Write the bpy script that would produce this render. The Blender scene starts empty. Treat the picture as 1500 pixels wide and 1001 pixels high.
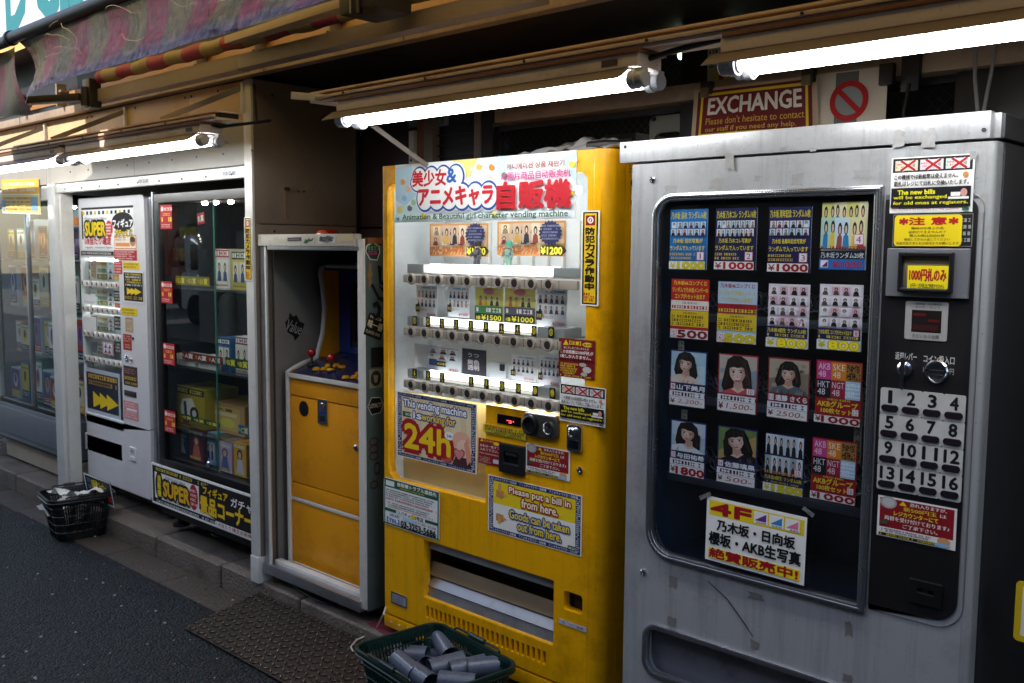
import bpy, bmesh, math, random
from mathutils import Vector, Matrix
SC = bpy.context.scene
COL = SC.collection
# ------------------------------------------------------------------ camera, world, sun, exposure
CAM_Z = 1.53
F_PX, YAW, PITCH, ROLL = 1414.91, 0.756865, 0.0955173, 0.0078033
_fw = Vector((-math.sin(YAW)*math.cos(PITCH), math.cos(YAW)*math.cos(PITCH), -math.sin(PITCH)))
_r0 = Vector((math.cos(YAW), math.sin(YAW), 0)); _u0 = _r0.cross(_fw)
_R = math.cos(ROLL)*_r0 + math.sin(ROLL)*_u0
_U = -math.sin(ROLL)*_r0 + math.cos(ROLL)*_u0
cam = bpy.data.cameras.new('camera'); camo = bpy.data.objects.new('camera', cam); COL.objects.link(camo)
cam.sensor_width = 36; cam.lens = 36*F_PX/1500; cam.clip_start = .05; cam.clip_end = 500
m = Matrix((_R, _U, -_fw)).transposed().to_4x4(); m.translation = (0, 0, CAM_Z); camo.matrix_world = m
SC.camera = camo
cam.dof.use_dof = True; cam.dof.focus_distance = 2.85; cam.dof.aperture_fstop = 8

W = bpy.data.worlds.new('World'); SC.world = W; W.use_nodes = True
nt = W.node_tree; bg = nt.nodes['Background']
sky = nt.nodes.new('ShaderNodeTexSky'); sky.sky_type = 'NISHITA'; sky.sun_disc = False
SUN_EL, SUN_AZ = math.radians(33), math.radians(195)     # the sun stands over the roofs across the alley: it reaches the sign and awning, the rest is in their shade
sky.sun_elevation = SUN_EL; sky.sun_rotation = SUN_AZ
nt.links.new(sky.outputs[0], bg.inputs[0]); bg.inputs[1].default_value = 0.15
sd = Vector((math.sin(SUN_AZ)*math.cos(SUN_EL), math.cos(SUN_AZ)*math.cos(SUN_EL), math.sin(SUN_EL)))
sl = bpy.data.lights.new('sun', 'SUN'); sl.energy = 3.0; sl.angle = math.radians(.5); sl.color = (1, .95, .87)
so = bpy.data.objects.new('sun', sl); COL.objects.link(so); so.rotation_euler = sd.to_track_quat('Z', 'Y').to_euler(); so.location = (0, -8, 12)
SC.view_settings.view_transform = 'Standard'; SC.view_settings.look = 'None'
SC.view_settings.gamma = 1; SC.view_settings.exposure = 1.12
SC.cycles.max_bounces = 8; SC.cycles.transparent_max_bounces = 16
SC.cycles.sample_clamp_indirect = 4

# ------------------------------------------------------------------ survey helpers: a sighting in the photo -> a point on a known plane
def sight(x, y): return _R*((x-750)/F_PX) - _U*((y-500.5)/F_PX) + _fw
def P(x, y, Y):
    v = sight(x, y); p = v*(Y/v.y); return Vector((p.x, p.y, p.z+CAM_Z))
def PX(x, y, X):
    v = sight(x, y); p = v*(X/v.x); return Vector((p.x, p.y, p.z+CAM_Z))
def PZ(x, y, Z):
    v = sight(x, y); p = v*((Z-CAM_Z)/v.z); return Vector((p.x, p.y, p.z+CAM_Z))

# ------------------------------------------------------------------ materials
def lin(h):
    h = h.lstrip('#'); c = [int(h[i:i+2], 16)/255 for i in (0, 2, 4)]
    return tuple(x/12.92 if x <= .04045 else ((x+.055)/1.055)**2.4 for x in c)+(1,)
MATS = {}
def mat(name, col='#808080', rough=.5, metal=0, var=.12, vs=6, dirt=None, dirt_amt=.3, ds=3, bump=0, bs=60, coat=0, spec=.5, scr=0, streak=0):
    """worn painted surface: base colour varied by noise, blotches of dirt, grain bump"""
    if name in MATS: return MATS[name]
    M = bpy.data.materials.new(name); M.use_nodes = True; MATS[name] = M
    n = M.node_tree.nodes; L = M.node_tree.links; b = n['Principled BSDF']
    b.inputs['Metallic'].default_value = metal; b.inputs['Specular IOR Level'].default_value = spec
    b.inputs['Coat Weight'].default_value = coat; b.inputs['Coat Roughness'].default_value = .15
    tc = n.new('ShaderNodeTexCoord')
    no = n.new('ShaderNodeTexNoise'); no.inputs['Scale'].default_value = vs; no.inputs['Detail'].default_value = 6
    no.inputs['Roughness'].default_value = .65; L.new(tc.outputs['Object'], no.inputs['Vector'])
    c = lin(col)
    mx = n.new('ShaderNodeMix'); mx.data_type = 'RGBA'; L.new(no.outputs[0], mx.inputs[0])
    mx.inputs[6].default_value = tuple(x*(1-var) for x in c[:3])+(1,)
    mx.inputs[7].default_value = tuple(min(1, x*(1+var)) for x in c[:3])+(1,)
    out = mx.outputs[2]
    if dirt:
        n2 = n.new('ShaderNodeTexNoise'); n2.inputs['Scale'].default_value = ds; n2.inputs['Detail'].default_value = 9
        n2.inputs['Roughness'].default_value = .75; L.new(tc.outputs['Object'], n2.inputs['Vector'])
        cr = n.new('ShaderNodeValToRGB'); cr.color_ramp.elements[0].position = .5; cr.color_ramp.elements[1].position = .78
        cr.color_ramp.elements[1].color = (dirt_amt,)*3+(1,); cr.color_ramp.elements[0].color = (0, 0, 0, 1)
        L.new(n2.outputs[0], cr.inputs[0])
        m2 = n.new('ShaderNodeMix'); m2.data_type = 'RGBA'; L.new(cr.outputs[0], m2.inputs[0]); L.new(out, m2.inputs[6])
        m2.inputs[7].default_value = lin(dirt); out = m2.outputs[2]
    if streak:   # runs of grime down the sheet
        mp = n.new('ShaderNodeMapping'); mp.inputs['Scale'].default_value = (26, 26, 1.3); L.new(tc.outputs['Object'], mp.inputs[0])
        n6 = n.new('ShaderNodeTexNoise'); n6.inputs['Scale'].default_value = 1; n6.inputs['Detail'].default_value = 7; n6.inputs['Roughness'].default_value = .7; L.new(mp.outputs[0], n6.inputs['Vector'])
        c6 = n.new('ShaderNodeValToRGB'); c6.color_ramp.elements[0].position = .5; c6.color_ramp.elements[1].position = .75; c6.color_ramp.elements[0].color = (0, 0, 0, 1); c6.color_ramp.elements[1].color = (streak,)*3+(1,); L.new(n6.outputs[0], c6.inputs[0])
        m6 = n.new('ShaderNodeMix'); m6.data_type = 'RGBA'; L.new(c6.outputs[0], m6.inputs[0]); L.new(out, m6.inputs[6]); m6.inputs[7].default_value = lin('#3a342e'); out = m6.outputs[2]
    if scr:   # fine scratches and specks
        n3 = n.new('ShaderNodeTexNoise'); n3.inputs['Scale'].default_value = 140; n3.inputs['Detail'].default_value = 2
        L.new(tc.outputs['Object'], n3.inputs['Vector'])
        c3 = n.new('ShaderNodeValToRGB'); c3.color_ramp.elements[0].position = .66; c3.color_ramp.elements[1].position = .74
        c3.color_ramp.elements[0].color = (0, 0, 0, 1); c3.color_ramp.elements[1].color = (scr,)*3+(1,); L.new(n3.outputs[0], c3.inputs[0])
        m3 = n.new('ShaderNodeMix'); m3.data_type = 'RGBA'; L.new(c3.outputs[0], m3.inputs[0]); L.new(out, m3.inputs[6])
        m3.inputs[7].default_value = lin('#20180f'); out = m3.outputs[2]
    L.new(out, b.inputs['Base Color'])
    rr = n.new('ShaderNodeMapRange'); rr.inputs[3].default_value = max(.02, rough*.75); rr.inputs[4].default_value = min(1, rough*1.3)
    L.new(no.outputs[0], rr.inputs[0]); L.new(rr.outputs[0], b.inputs['Roughness'])
    if bump:
        n4 = n.new('ShaderNodeTexNoise'); n4.inputs['Scale'].default_value = bs; n4.inputs['Detail'].default_value = 5
        L.new(tc.outputs['Object'], n4.inputs['Vector'])
        bp = n.new('ShaderNodeBump'); bp.inputs['Strength'].default_value = bump; bp.inputs['Distance'].default_value = .01
        L.new(n4.outputs[0], bp.inputs['Height']); L.new(bp.outputs[0], b.inputs['Normal'])
    return M
def ink(h, rough=.38):
    k = 'print_'+h.strip('#').lower()
    return mat(k, h, .52, var=.07, vs=9, spec=.3)
def emit(name, col, s):
    if name in MATS: return MATS[name]
    M = bpy.data.materials.new(name); M.use_nodes = True; MATS[name] = M
    b = M.node_tree.nodes['Principled BSDF']; b.inputs['Base Color'].default_value = (.8, .8, .8, 1)
    b.inputs['Emission Color'].default_value = lin(col); b.inputs['Emission Strength'].default_value = s
    return M
def glass(name, tint='#e8f2f0', fmin=.06, rough=.01, film=0.0):
    """thin pane: see-through with a Fresnel mirror on it and a film of dust"""
    if name in MATS: return MATS[name]
    M = bpy.data.materials.new(name); M.use_nodes = True; MATS[name] = M
    n = M.node_tree.nodes; L = M.node_tree.links; n.remove(n['Principled BSDF'])
    t = n.new('ShaderNodeBsdfTransparent'); t.inputs[0].default_value = lin(tint)
    g = n.new('ShaderNodeBsdfGlossy'); g.inputs['Roughness'].default_value = rough
    lw = n.new('ShaderNodeLayerWeight'); lw.inputs[0].default_value = .5
    pw = n.new('ShaderNodeMath'); pw.operation = 'POWER'; pw.inputs[1].default_value = 4.5; L.new(lw.outputs['Facing'], pw.inputs[0])
    ad = n.new('ShaderNodeMath'); ad.operation = 'MULTIPLY_ADD'; ad.inputs[1].default_value = .9; ad.inputs[2].default_value = fmin; ad.use_clamp = True
    L.new(pw.outputs[0], ad.inputs[0])
    mx = n.new('ShaderNodeMixShader'); L.new(ad.outputs[0], mx.inputs[0]); L.new(t.outputs[0], mx.inputs[1]); L.new(g.outputs[0], mx.inputs[2])
    last = mx
    if film:
        d = n.new('ShaderNodeBsdfDiffuse'); d.inputs[0].default_value = (.7, .7, .72, 1)
        tc = n.new('ShaderNodeTexCoord'); no = n.new('ShaderNodeTexNoise'); no.inputs['Scale'].default_value = 5; no.inputs['Detail'].default_value = 8; no.inputs['Roughness'].default_value = .7
        L.new(tc.outputs['Object'], no.inputs['Vector'])
        mr = n.new('ShaderNodeMapRange'); mr.inputs[1].default_value = .4; mr.inputs[2].default_value = .8; mr.inputs[3].default_value = film*.3; mr.inputs[4].default_value = film*1.6
        L.new(no.outputs[0], mr.inputs[0])
        m2 = n.new('ShaderNodeMixShader'); L.new(mr.outputs[0], m2.inputs[0]); L.new(mx.outputs[0], m2.inputs[1]); L.new(d.outputs[0], m2.inputs[2]); last = m2
    L.new(last.outputs[0], n['Material Output'].inputs[0])
    return M

# ------------------------------------------------------------------ mesh builder
def rr(x0, z0, x1, z1, r, seg=6):
    """rounded rectangle outline; r = one radius or (bottom left, bottom right, top right, top left)"""
    if not isinstance(r, (tuple, list)): r = (r,)*4
    out = []
    for cx, cz, a, q in ((x0, z0, 180, r[0]), (x1, z0, 270, r[1]), (x1, z1, 0, r[2]), (x0, z1, 90, r[3])):
        sx = 1 if cx == x0 else -1; sz = 1 if cz == z0 else -1
        if q <= 0: out.append((cx, cz)); continue
        for k in range(seg+1):
            t = math.radians(a+90*k/seg); out.append((cx+sx*q+q*math.cos(t), cz+sz*q+q*math.sin(t)))
    return out
def ell(cx, cz, rx, rz, n=20): return [(cx+rx*math.cos(2*math.pi*k/n), cz+rz*math.sin(2*math.pi*k/n)) for k in range(n)]
TXT = {}
def glyphs(s, bold=0, line=1.0):
    k = (s, round(bold, 3), line)
    if k in TXT: return TXT[k]
    c = bpy.data.curves.new('t', 'FONT'); c.body = s; c.resolution_u = 2; c.offset = bold; c.space_line = line; c.align_x = 'CENTER' if '\n' in s else 'LEFT'
    o = bpy.data.objects.new('t', c); me = o.to_mesh()
    v = [(a.co.x, a.co.y) for a in me.vertices]; f = [tuple(p.vertices) for p in me.polygons]
    o.to_mesh_clear(); bpy.data.objects.remove(o); bpy.data.curves.remove(c)
    TXT[k] = (v, f); return v, f
def plate_mesh(outer, holes, depth, bevel=0):
    c = bpy.data.curves.new('t', 'CURVE'); c.dimensions = '2D'; c.fill_mode = 'BOTH'; c.extrude = depth/2-bevel; c.bevel_depth = bevel; c.bevel_resolution = 1; c.offset = -bevel
    for pts in [outer]+list(holes):
        s = c.splines.new('POLY'); s.points.add(len(pts)-1); s.use_cyclic_u = True
        for p, q in zip(s.points, pts): p.co = (q[0], q[1], 0, 1)
    o = bpy.data.objects.new('t', c); me = o.to_mesh()
    v = [a.co.copy() for a in me.vertices]; f = [tuple(p.vertices) for p in me.polygons]
    o.to_mesh_clear(); bpy.data.objects.remove(o); bpy.data.curves.remove(c)
    return v, f
class MB:
    def __init__(s): s.v = []; s.f = []; s.mi = []; s.ms = []
    def m(s, M):
        if M not in s.ms: s.ms.append(M)
        return s.ms.index(M)
    def add(s, vs, fs, M):
        b = len(s.v); i = s.m(M); s.v += [tuple(x) for x in vs]
        for q in fs: s.f.append(tuple(b+j for j in q)); s.mi.append(i)
        return s
    def box(s, a, b, M, bev=.003, seg=2, T=None):
        lo = Vector([min(p, q) for p, q in zip(a, b)]); hi = Vector([max(p, q) for p, q in zip(a, b)])
        bm = bmesh.new(); bmesh.ops.create_cube(bm, size=1)
        for q in bm.verts: q.co = Vector(((q.co.x+.5)*(hi.x-lo.x)+lo.x, (q.co.y+.5)*(hi.y-lo.y)+lo.y, (q.co.z+.5)*(hi.z-lo.z)+lo.z))
        bev = min(bev, .45*min(hi-lo))
        if bev > 0: bmesh.ops.bevel(bm, geom=bm.edges[:], offset=bev, segments=seg, profile=.7, affect='EDGES')
        bm.verts.index_update(); vs = [q.co.copy() for q in bm.verts]
        if T: vs = [T @ q for q in vs]
        s.add(vs, [[w.index for w in fc.verts] for fc in bm.faces], M); bm.free(); return s
    def bar(s, a, b, w, h, M, bev=.002, up=(0, 0, 1)):
        """square bar from a to b"""
        a = Vector(a); b = Vector(b); d = b-a; l = d.length; x = d.normalized(); y = Vector(up).cross(x)
        if y.length < 1e-4: y = Vector((0, 1, 0)).cross(x)
        y.normalize(); z = x.cross(y)
        T = Matrix((x, y, z)).transposed().to_4x4(); T.translation = a
        return s.box((0, -w/2, -h/2), (l, w/2, h/2), M, bev, T=T)
    def tube(s, pts, r, M, n=10, cap=True, closed=False):
        pts = [Vector(p) for p in pts]; rs = r if isinstance(r, (list, tuple)) else [r]*len(pts)
        rings = []; prev = None
        for i, p in enumerate(pts):
            if closed: d = pts[(i+1) % len(pts)]-pts[i-1]
            else: d = pts[min(i+1, len(pts)-1)]-pts[max(i-1, 0)]
            d = d.normalized() if d.length > 1e-9 else Vector((0, 0, 1))
            if prev is None: q = d.orthogonal().normalized()
            else:
                q = prev-d*prev.dot(d); q = q.normalized() if q.length > 1e-6 else d.orthogonal().normalized()
            prev = q; w = d.cross(q)
            rings.append([p+rs[i]*(math.cos(2*math.pi*k/n)*q+math.sin(2*math.pi*k/n)*w) for k in range(n)])
        vs = [x for g in rings for x in g]; fs = []; N = len(rings)
        for i in range(N if closed else N-1):
            for k in range(n):
                a = i*n+k; b = i*n+(k+1) % n; c = ((i+1) % N)*n; fs.append((a, b, c+(k+1) % n, c+k))
        if cap and not closed: fs.append(tuple(range(n-1, -1, -1))); fs.append(tuple((N-1)*n+k for k in range(n)))
        return s.add(vs, fs, M)
    def cyl(s, a, b, r, M, n=20, r2=None): return s.tube([a, b], [r, r if r2 is None else r2], M, n)
    def lathe(s, c, axis, prof, M, n=24):
        """prof: (radius, height along axis) from centre c"""
        ax = Vector(axis).normalized(); q = ax.orthogonal().normalized(); w = ax.cross(q); c = Vector(c); vs = []; fs = []
        for r, h in prof: vs += [c+ax*h+max(r, 1e-5)*(math.cos(2*math.pi*k/n)*q+math.sin(2*math.pi*k/n)*w) for k in range(n)]
        for i in range(len(prof)-1):
            for k in range(n): fs.append((i*n+k, i*n+(k+1) % n, (i+1)*n+(k+1) % n, (i+1)*n+k))
        return s.add(vs, fs, M)
    def plate(s, outer, holes, Y, depth, M, bev=0):
        """outline in the X-Z plane, front face at Y, going back by depth"""
        vs, fs = plate_mesh(outer, holes, depth, bev)
        return s.add([(p.x, Y+depth/2-p.z, p.y) for p in vs], fs, M)
    def platex(s, outer, holes, X, depth, M, bev=0):
        """outline in the Y-Z plane, face at X (towards +X), going back by depth"""
        vs, fs = plate_mesh(outer, holes, depth, bev)
        return s.add([(X-depth/2+p.z, p.x, p.y) for p in vs], fs, M)
    def platez(s, outer, holes, Z, depth, M, bev=0):
        vs, fs = plate_mesh(outer, holes, depth, bev)
        return s.add([(p.x, p.y, Z-depth/2+p.z) for p in vs], fs, M)
    def pane(s, x0, x1, z0, z1, Y, M): return s.add([(x0, Y, z0), (x1, Y, z0), (x1, Y, z1), (x0, Y, z1)], [(0, 1, 2, 3)], M)
    def grid(s, fn, nu, nv, M):
        vs = [fn(i/nu, j/nv) for j in range(nv+1) for i in range(nu+1)]
        fs = [(j*(nu+1)+i, j*(nu+1)+i+1, (j+1)*(nu+1)+i+1, (j+1)*(nu+1)+i) for j in range(nv) for i in range(nu)]
        return s.add(vs, fs, M)
    def build(s, name, parent=None, org=None, smooth=True, thick=0, **tags):
        me = bpy.data.meshes.new(name)
        if org is None:
            if parent: org = parent.location.copy()
            else:
                xs = [p[0] for p in s.v]; ys = [p[1] for p in s.v]; zs = [p[2] for p in s.v]
                org = Vector(((min(xs)+max(xs))/2, (min(ys)+max(ys))/2, min(zs)))
        org = Vector(org)
        me.from_pydata([tuple(Vector(p)-org) for p in s.v], [], s.f)
        for M in s.ms: me.materials.append(M)
        me.polygons.foreach_set('material_index', s.mi)
        if smooth:
            me.polygons.foreach_set('use_smooth', [True]*len(me.polygons)); me.set_sharp_from_angle(angle=math.radians(32))
        me.update()
        o = bpy.data.objects.new(name, me); COL.objects.link(o)
        if parent: o.parent = parent; o.location = org-parent_world(parent)
        else: o.location = org
        if thick:
            md = o.modifiers.new('thick', 'SOLIDIFY'); md.thickness = thick; md.offset = 0
        for k, x in tags.items(): o[k] = x
        return o
def parent_world(p):
    v = p.location.copy()
    while p.parent: p = p.parent; v += p.location
    return v
def thing(name, label, cat, loc, group=None):
    o = bpy.data.objects.new(name, None); COL.objects.link(o); o.location = loc; o.empty_display_size = .1
    o['label'] = label; o['category'] = cat
    if group: o['group'] = group
    return o
def part(mb, name, parent, **t): return mb.build(name, parent, org=parent_world(parent), **t)

# ------------------------------------------------------------------ printed sheets: card plus layers of ink, all in one mesh
class Sheet(MB):
    def __init__(s, O, U, Wd, V, H, N, base='#f2f0ea', t=.0012, radius=0, bend=None, basemat=None):
        super().__init__(); s.O = Vector(O); s.U = Vector(U); s.Wd = Wd; s.V = Vector(V); s.H = H; s.N = Vector(N); s.k = 1; s.t = t; s.bend = bend
        s.outline = ([(0, 0), (1, 0), (1, 1), (0, 1)] if not radius else [(x/Wd, y/H) for x, y in rr(0, 0, Wd, H, radius)])
        if base:
            M = basemat or ink(base); n = len(s.outline)
            if bend:
                nu = 24; vs = []; 
                for j in (0, 1):
                    for i in range(nu+1): vs += [s.p(i/nu, j, 0), s.p(i/nu, j, -t)]
                w = 2*(nu+1); fs = []
                for i in range(nu):
                    a = 2*i; fs += [(a, a+2, w+a+2, w+a), (a+1, w+a+1, w+a+3, a+3), (a, a+1, a+3, a+2), (w+a, w+a+2, w+a+3, w+a+1)]
                fs += [(0, w, w+1, 1), (2*nu, 2*nu+1, w+2*nu+1, w+2*nu)]
                s.add(vs, fs, M)
            else:
                vs = [s.p(u, v, 0) for u, v in s.outline]+[s.p(u, v, -t) for u, v in s.outline]
                s.add(vs, [tuple(range(n)), tuple(range(2*n-1, n-1, -1))]+[(i, n+i, n+(i+1) % n, (i+1) % n) for i in range(n)], M)
    def p(s, u, v, n=0):
        q = s.O+s.U*(u*s.Wd)+s.V*(v*s.H)+s.N*(n*4 if s.bend and n > 0 else n)
        if s.bend: q += s.N*s.bend(u, v)
        return q
    def lay(s): s.k += 1; return s.k*.00013
    def poly(s, pts, col, rough=.38):
        d = s.lay(); s.add([s.p(u, v, d) for u, v in pts], [tuple(range(len(pts)))], ink(col, rough)); return s
    def r(s, u0, v0, u1, v1, col):
        if s.bend:
            d = s.lay(); n = 16; vs = []
            for i in range(n+1): u = u0+(u1-u0)*i/n; vs += [s.p(u, v0, d), s.p(u, v1, d)]
            s.add(vs, [(2*i, 2*i+2, 2*i+3, 2*i+1) for i in range(n)], ink(col)); return s
        return s.poly([(u0, v0), (u1, v0), (u1, v1), (u0, v1)], col)
    def frame(s, u0, v0, u1, v1, w, col):
        a = w; b = w*s.Wd/s.H
        s.r(u0, v0, u1, v0+b, col); s.k -= 1; s.r(u0, v1-b, u1, v1, col); s.k -= 1; s.r(u0, v0+b, u0+a, v1-b, col); s.k -= 1; return s.r(u1-a, v0+b, u1, v1-b, col)
    def e(s, cu, cv, ru, rv, col, n=20): return s.poly(ell(cu, cv, ru, rv, n), col)
    def t_(s, u0, v0, u1, v1, txt, col, bold=.02, ol=None, ow=.07, line=1.0, slant=0):
        v, f = glyphs(txt, 0, line)
        if not v: return s
        x0 = min(a[0] for a in v); x1 = max(a[0] for a in v); y0 = min(a[1] for a in v); y1 = max(a[1] for a in v)
        sx = (u1-u0)/max(x1-x0, 1e-6); sy = (v1-v0)/max(y1-y0, 1e-6)
        big = abs(sy)*s.H > .012; wx, wy = abs(sx)*s.Wd, abs(sy)*s.H; mn = min(wx, wy); ix, iy = mn/wx, mn/wy; bx_, by_ = bold*ix, bold*iy
        jobs = []
        if ol:   # outline and weight: the letters laid several times, a hair apart
            jobs.append((ol, [(ow*math.cos(2*math.pi*k/10)*ix, ow*math.sin(2*math.pi*k/10)*iy) for k in range(10)]+[(0, 0)]))
        jobs.append((col, [(-bx_*.7, -by_*.7), (bx_*.7, by_*.7), (bx_*.7, -by_*.7), (-bx_*.7, by_*.7), (0, 0), (bx_, 0), (-bx_, 0), (0, by_), (0, -by_)] if bold > .012 and big else [(-bx_*.7, 0), (bx_*.7, 0)] if bold > .012 else [(0, 0)]))
        for c, offs in jobs:
            d = s.lay(); vs = []; fs = []
            for i, (ax, ay) in enumerate(offs):
                b = len(vs); dd = d+i*1.1e-5
                vs += [s.p(u0+(a[0]-x0+ax)*sx+slant*(a[1]-y0)*sx, v1-(a[1]-y0+ay)*sy, dd) for a in v]; fs += [tuple(b+j for j in q) for q in f]
            s.add(vs, fs, ink(c))
        return s
    def fine(s, u0, v0, u1, v1, n, col, seed=1, fill=.55):
        """print too fine to read in the photo: rows of small marks"""
        R = random.Random(seed); d = s.lay(); vs = []; fs = []; h = (v1-v0)/n
        cw = h*fill*s.H/s.Wd
        for i in range(n):
            u = u0; end = u1-R.random()*.22*(u1-u0) if n > 1 else u1
            while u < end:
                w = cw*R.uniform(.55, 1.0); k = R.random()
                if k < .9:
                    va = v0+i*h+h*(1-fill)/2; vb = va+h*fill; b = len(vs)
                    if k < .45:
                        th = (vb-va)*.26
                        for (a0, b0, a1, b1) in ((u, va, u+w, va+th), (u+w*.38, va, u+w*.62, vb), (u, vb-th, u+w, vb)):
                            b = len(vs); vs += [s.p(a0, b0, d), s.p(a1, b0, d), s.p(a1, b1, d), s.p(a0, b1, d)]; fs.append((b, b+1, b+2, b+3))
                    else:
                        vs += [s.p(u, va, d), s.p(u+w*.8, va, d), s.p(u+w*.8, vb, d), s.p(u, vb, d)]; fs.append((b, b+1, b+2, b+3))
                u += w*1.28
        if fs: s.add(vs, fs, ink(col))
        return s
    def thumbs(s, u0, v0, u1, v1, nx, ny, seed, bgs=('#f3ece8', '#e9dfe6', '#ffffff', '#dfe8f0'), gap=.12, body=('#20242c', '#7a2330', '#ece4dc', '#2c3a60', '#8a7a6c')):
        """a sheet of small people cut-outs: background, hair, face, clothes"""
        R = random.Random(seed); w = (u1-u0)/nx; h = (v1-v0)/ny
        for j in range(ny):
            for i in range(nx):
                a = u0+i*w+w*gap/2; b = v0+j*h+h*gap/2; ww = w*(1-gap); hh = h*(1-gap)
                k0 = s.k
                s.r(a, b, a+ww, b+hh, R.choice(bgs))
                cu = a+ww*R.uniform(.42, .58); cv = b+hh*R.uniform(.3, .38)
                bc = R.choice(body); hc = R.choice(('#15100e', '#1f1512', '#2a1a14', '#0f0d10'))
                s.e(cu, cv, ww*.22, hh*.22, hc, 10)
                s.poly([(cu-ww*.36, b+hh), (cu-ww*.26, cv+hh*.25), (cu, cv+hh*.16), (cu+ww*.26, cv+hh*.25), (cu+ww*.36, b+hh)], bc)
                s.e(cu, cv+hh*.03, ww*.12, hh*.14, '#e2b79e', 8)
                s.k = k0+3
        s.k += 1
        return s
    def portrait(s, u0, v0, u1, v1, bgc, bg2, hair, skin, cloth, pose=0, smile=False, bob=0, Z=1.2, tilt=0, ox=0, oy=0):
        w = u1-u0; h = v1-v0
        ct, st = math.cos(tilt), math.sin(tilt)
        def tq(a, b):
            x, y = (a-.5)*Z*w*s.Wd, (b-.42)*Z*h*s.H; x, y = ct*x-st*y, st*x+ct*y
            return (min(u1, max(u0, u0+w*(.5+ox)+x/s.Wd)), min(v1, max(v0, v0+h*(.42+oy)+y/s.H)))
        def q(pts): return [tq(a, b) for a, b in pts]
        def el(cu, cv, ru, rv, col, n=12): return s.poly(q([(cu+ru*math.cos(2*math.pi*k/n), cv+rv*math.sin(2*math.pi*k/n)) for k in range(n)]), col)
        dx = pose*.06
        s.r(u0, v0, u1, v1, bgc)
        s.poly(q([(0, .55), (.35, .48), (.4, 1), (0, 1)]), bg2); s.poly(q([(.72, .4), (1, .34), (1, 1), (.75, 1)]), bg2)
        Rp = random.Random(int(abs(u0*977+v1*131+bob*71+pose*37)*1000)+len(hair+cloth)+sum(map(ord, bgc+cloth)))
        def mixc(a, b, t): ca = [int(a[i:i+2], 16) for i in (1, 3, 5)]; cb = [int(b[i:i+2], 16) for i in (1, 3, 5)]; return '#%02x%02x%02x' % tuple(int(x+(y-x)*t) for x, y in zip(ca, cb))
        for q_ in range(9):
            s.e(u0+w*Rp.uniform(.08, .92), v0+h*Rp.uniform(.08, .9), w*Rp.uniform(.04, .085), h*Rp.uniform(.03, .07), mixc(bgc, bg2, Rp.uniform(-.4, 1.2) if False else Rp.uniform(.1, .9)), 14); s.k -= 1
        s.k += 1
        L = .78-bob+Rp.uniform(-.06, .08); asym = Rp.uniform(-.05, .05)
        s.poly(q([(.5-.25+dx, .34), (.5-.2+dx, .16), (.5-.08+dx, .06), (.5+.08+dx, .06), (.5+.2+dx, .16), (.5+.26+dx, .36), (.5+.31+asym, L-.1), (.5+.25+asym, L+.05), (.5+.08, L-.05), (.5-.1, L-.05), (.5-.24+asym, L+.02), (.5-.3+asym, L-.12)]), hair)
        s.poly(q([(.06, 1), (.12, .83), (.3, .73), (.42, .69), (.58, .69), (.72, .73), (.9, .83), (.96, 1)]), cloth)
        for q_ in range(7): a_ = Rp.uniform(.15, .85); s.poly(q([(a_, .98), (a_+.02, .86), (a_+.05, .8), (a_+.06, .98)]), mixc(cloth, ('#ffffff', '#101014')[q_ % 2], .22)); s.k -= 1
        s.k += 1
        s.poly(q([(.43, .56), (.58, .56), (.6, .69), (.52, .77), (.41, .69)]), mixc(skin, '#8a5a48', .3)); s.poly(q([(.36, .72), (.5, .8), (.64, .72), (.58, .69), (.5, .75), (.43, .69)]), skin)
        s.poly(q([(.5-.165+dx, .3), (.5-.13+dx, .2), (.5+.13+dx, .2), (.5+.165+dx, .3), (.5+.155+dx, .45), (.5+.09+dx, .56), (.5+dx, .61), (.5-.09+dx, .56), (.5-.155+dx, .45)]), skin)
        sd_ = 1 if pose <= 0 else -1
        s.poly(q([(.5+sd_*.165+dx, .3), (.5+sd_*.155+dx, .45), (.5+sd_*.09+dx, .56), (.5+dx, .61), (.5+sd_*.05+dx, .53), (.5+sd_*.095+dx, .44), (.5+sd_*.1+dx, .3)]), mixc(skin, '#9a6450', .35))
        for k_ in range(5): el(.5+dx-sd_*.03, .39, .13-.024*k_, .17-.03*k_, mixc(skin, '#fff0e4', .1+.1*k_), 16)
        for sx in (-1, 1): el(.5+dx+sx*.09, .455, .035, .02, mixc(skin, '#e08a80', .35), 10); s.k -= 1
        s.k += 1
        s.poly(q([(.5-.2+dx, .37), (.5-.18+dx, .16), (.5+dx, .1), (.5+.18+dx, .16), (.5+.2+dx, .37), (.5+.145+dx, .31), (.5+.08+dx, .29), (.5+.01+dx, .31), (.5-.07+dx, .29), (.5-.14+dx, .31)]), hair)
        s.poly(q([(.5+.15+dx, .3), (.5+.24, .34), (.5+.28, L-.06), (.5+.17, L-.12)]), hair); s.poly(q([(.5-.15+dx, .3), (.5-.24, .34), (.5-.27, L-.06), (.5-.17, L-.12)]), hair)
        for sx in (-1, 1):
            el(.5+dx+sx*.075, .392, .042, .017, '#f0e6e0', 10); el(.5+dx+sx*.075, .39, .026, .019, '#1a100e', 10); s.k -= 2
        s.k += 2
        for q_ in range(10):
            a_ = Rp.uniform(-.26, .26); s.poly(q([(.5+dx+a_*.6, .12+abs(a_)*.3), (.5+dx+a_*.6+.012, .12+abs(a_)*.3), (.5+a_*1.1+.02, L-.08-Rp.random()*.1), (.5+a_*1.1, L-.1-Rp.random()*.1)] if abs(a_) > .17 else [(.5+dx+a_, .13), (.5+dx+a_+.012, .13), (.5+dx+a_*1.1+.01, .28), (.5+dx+a_*1.1, .28)]), mixc(hair, '#a07a60', Rp.uniform(.15, .45))); s.k -= 1
        s.k += 1
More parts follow.
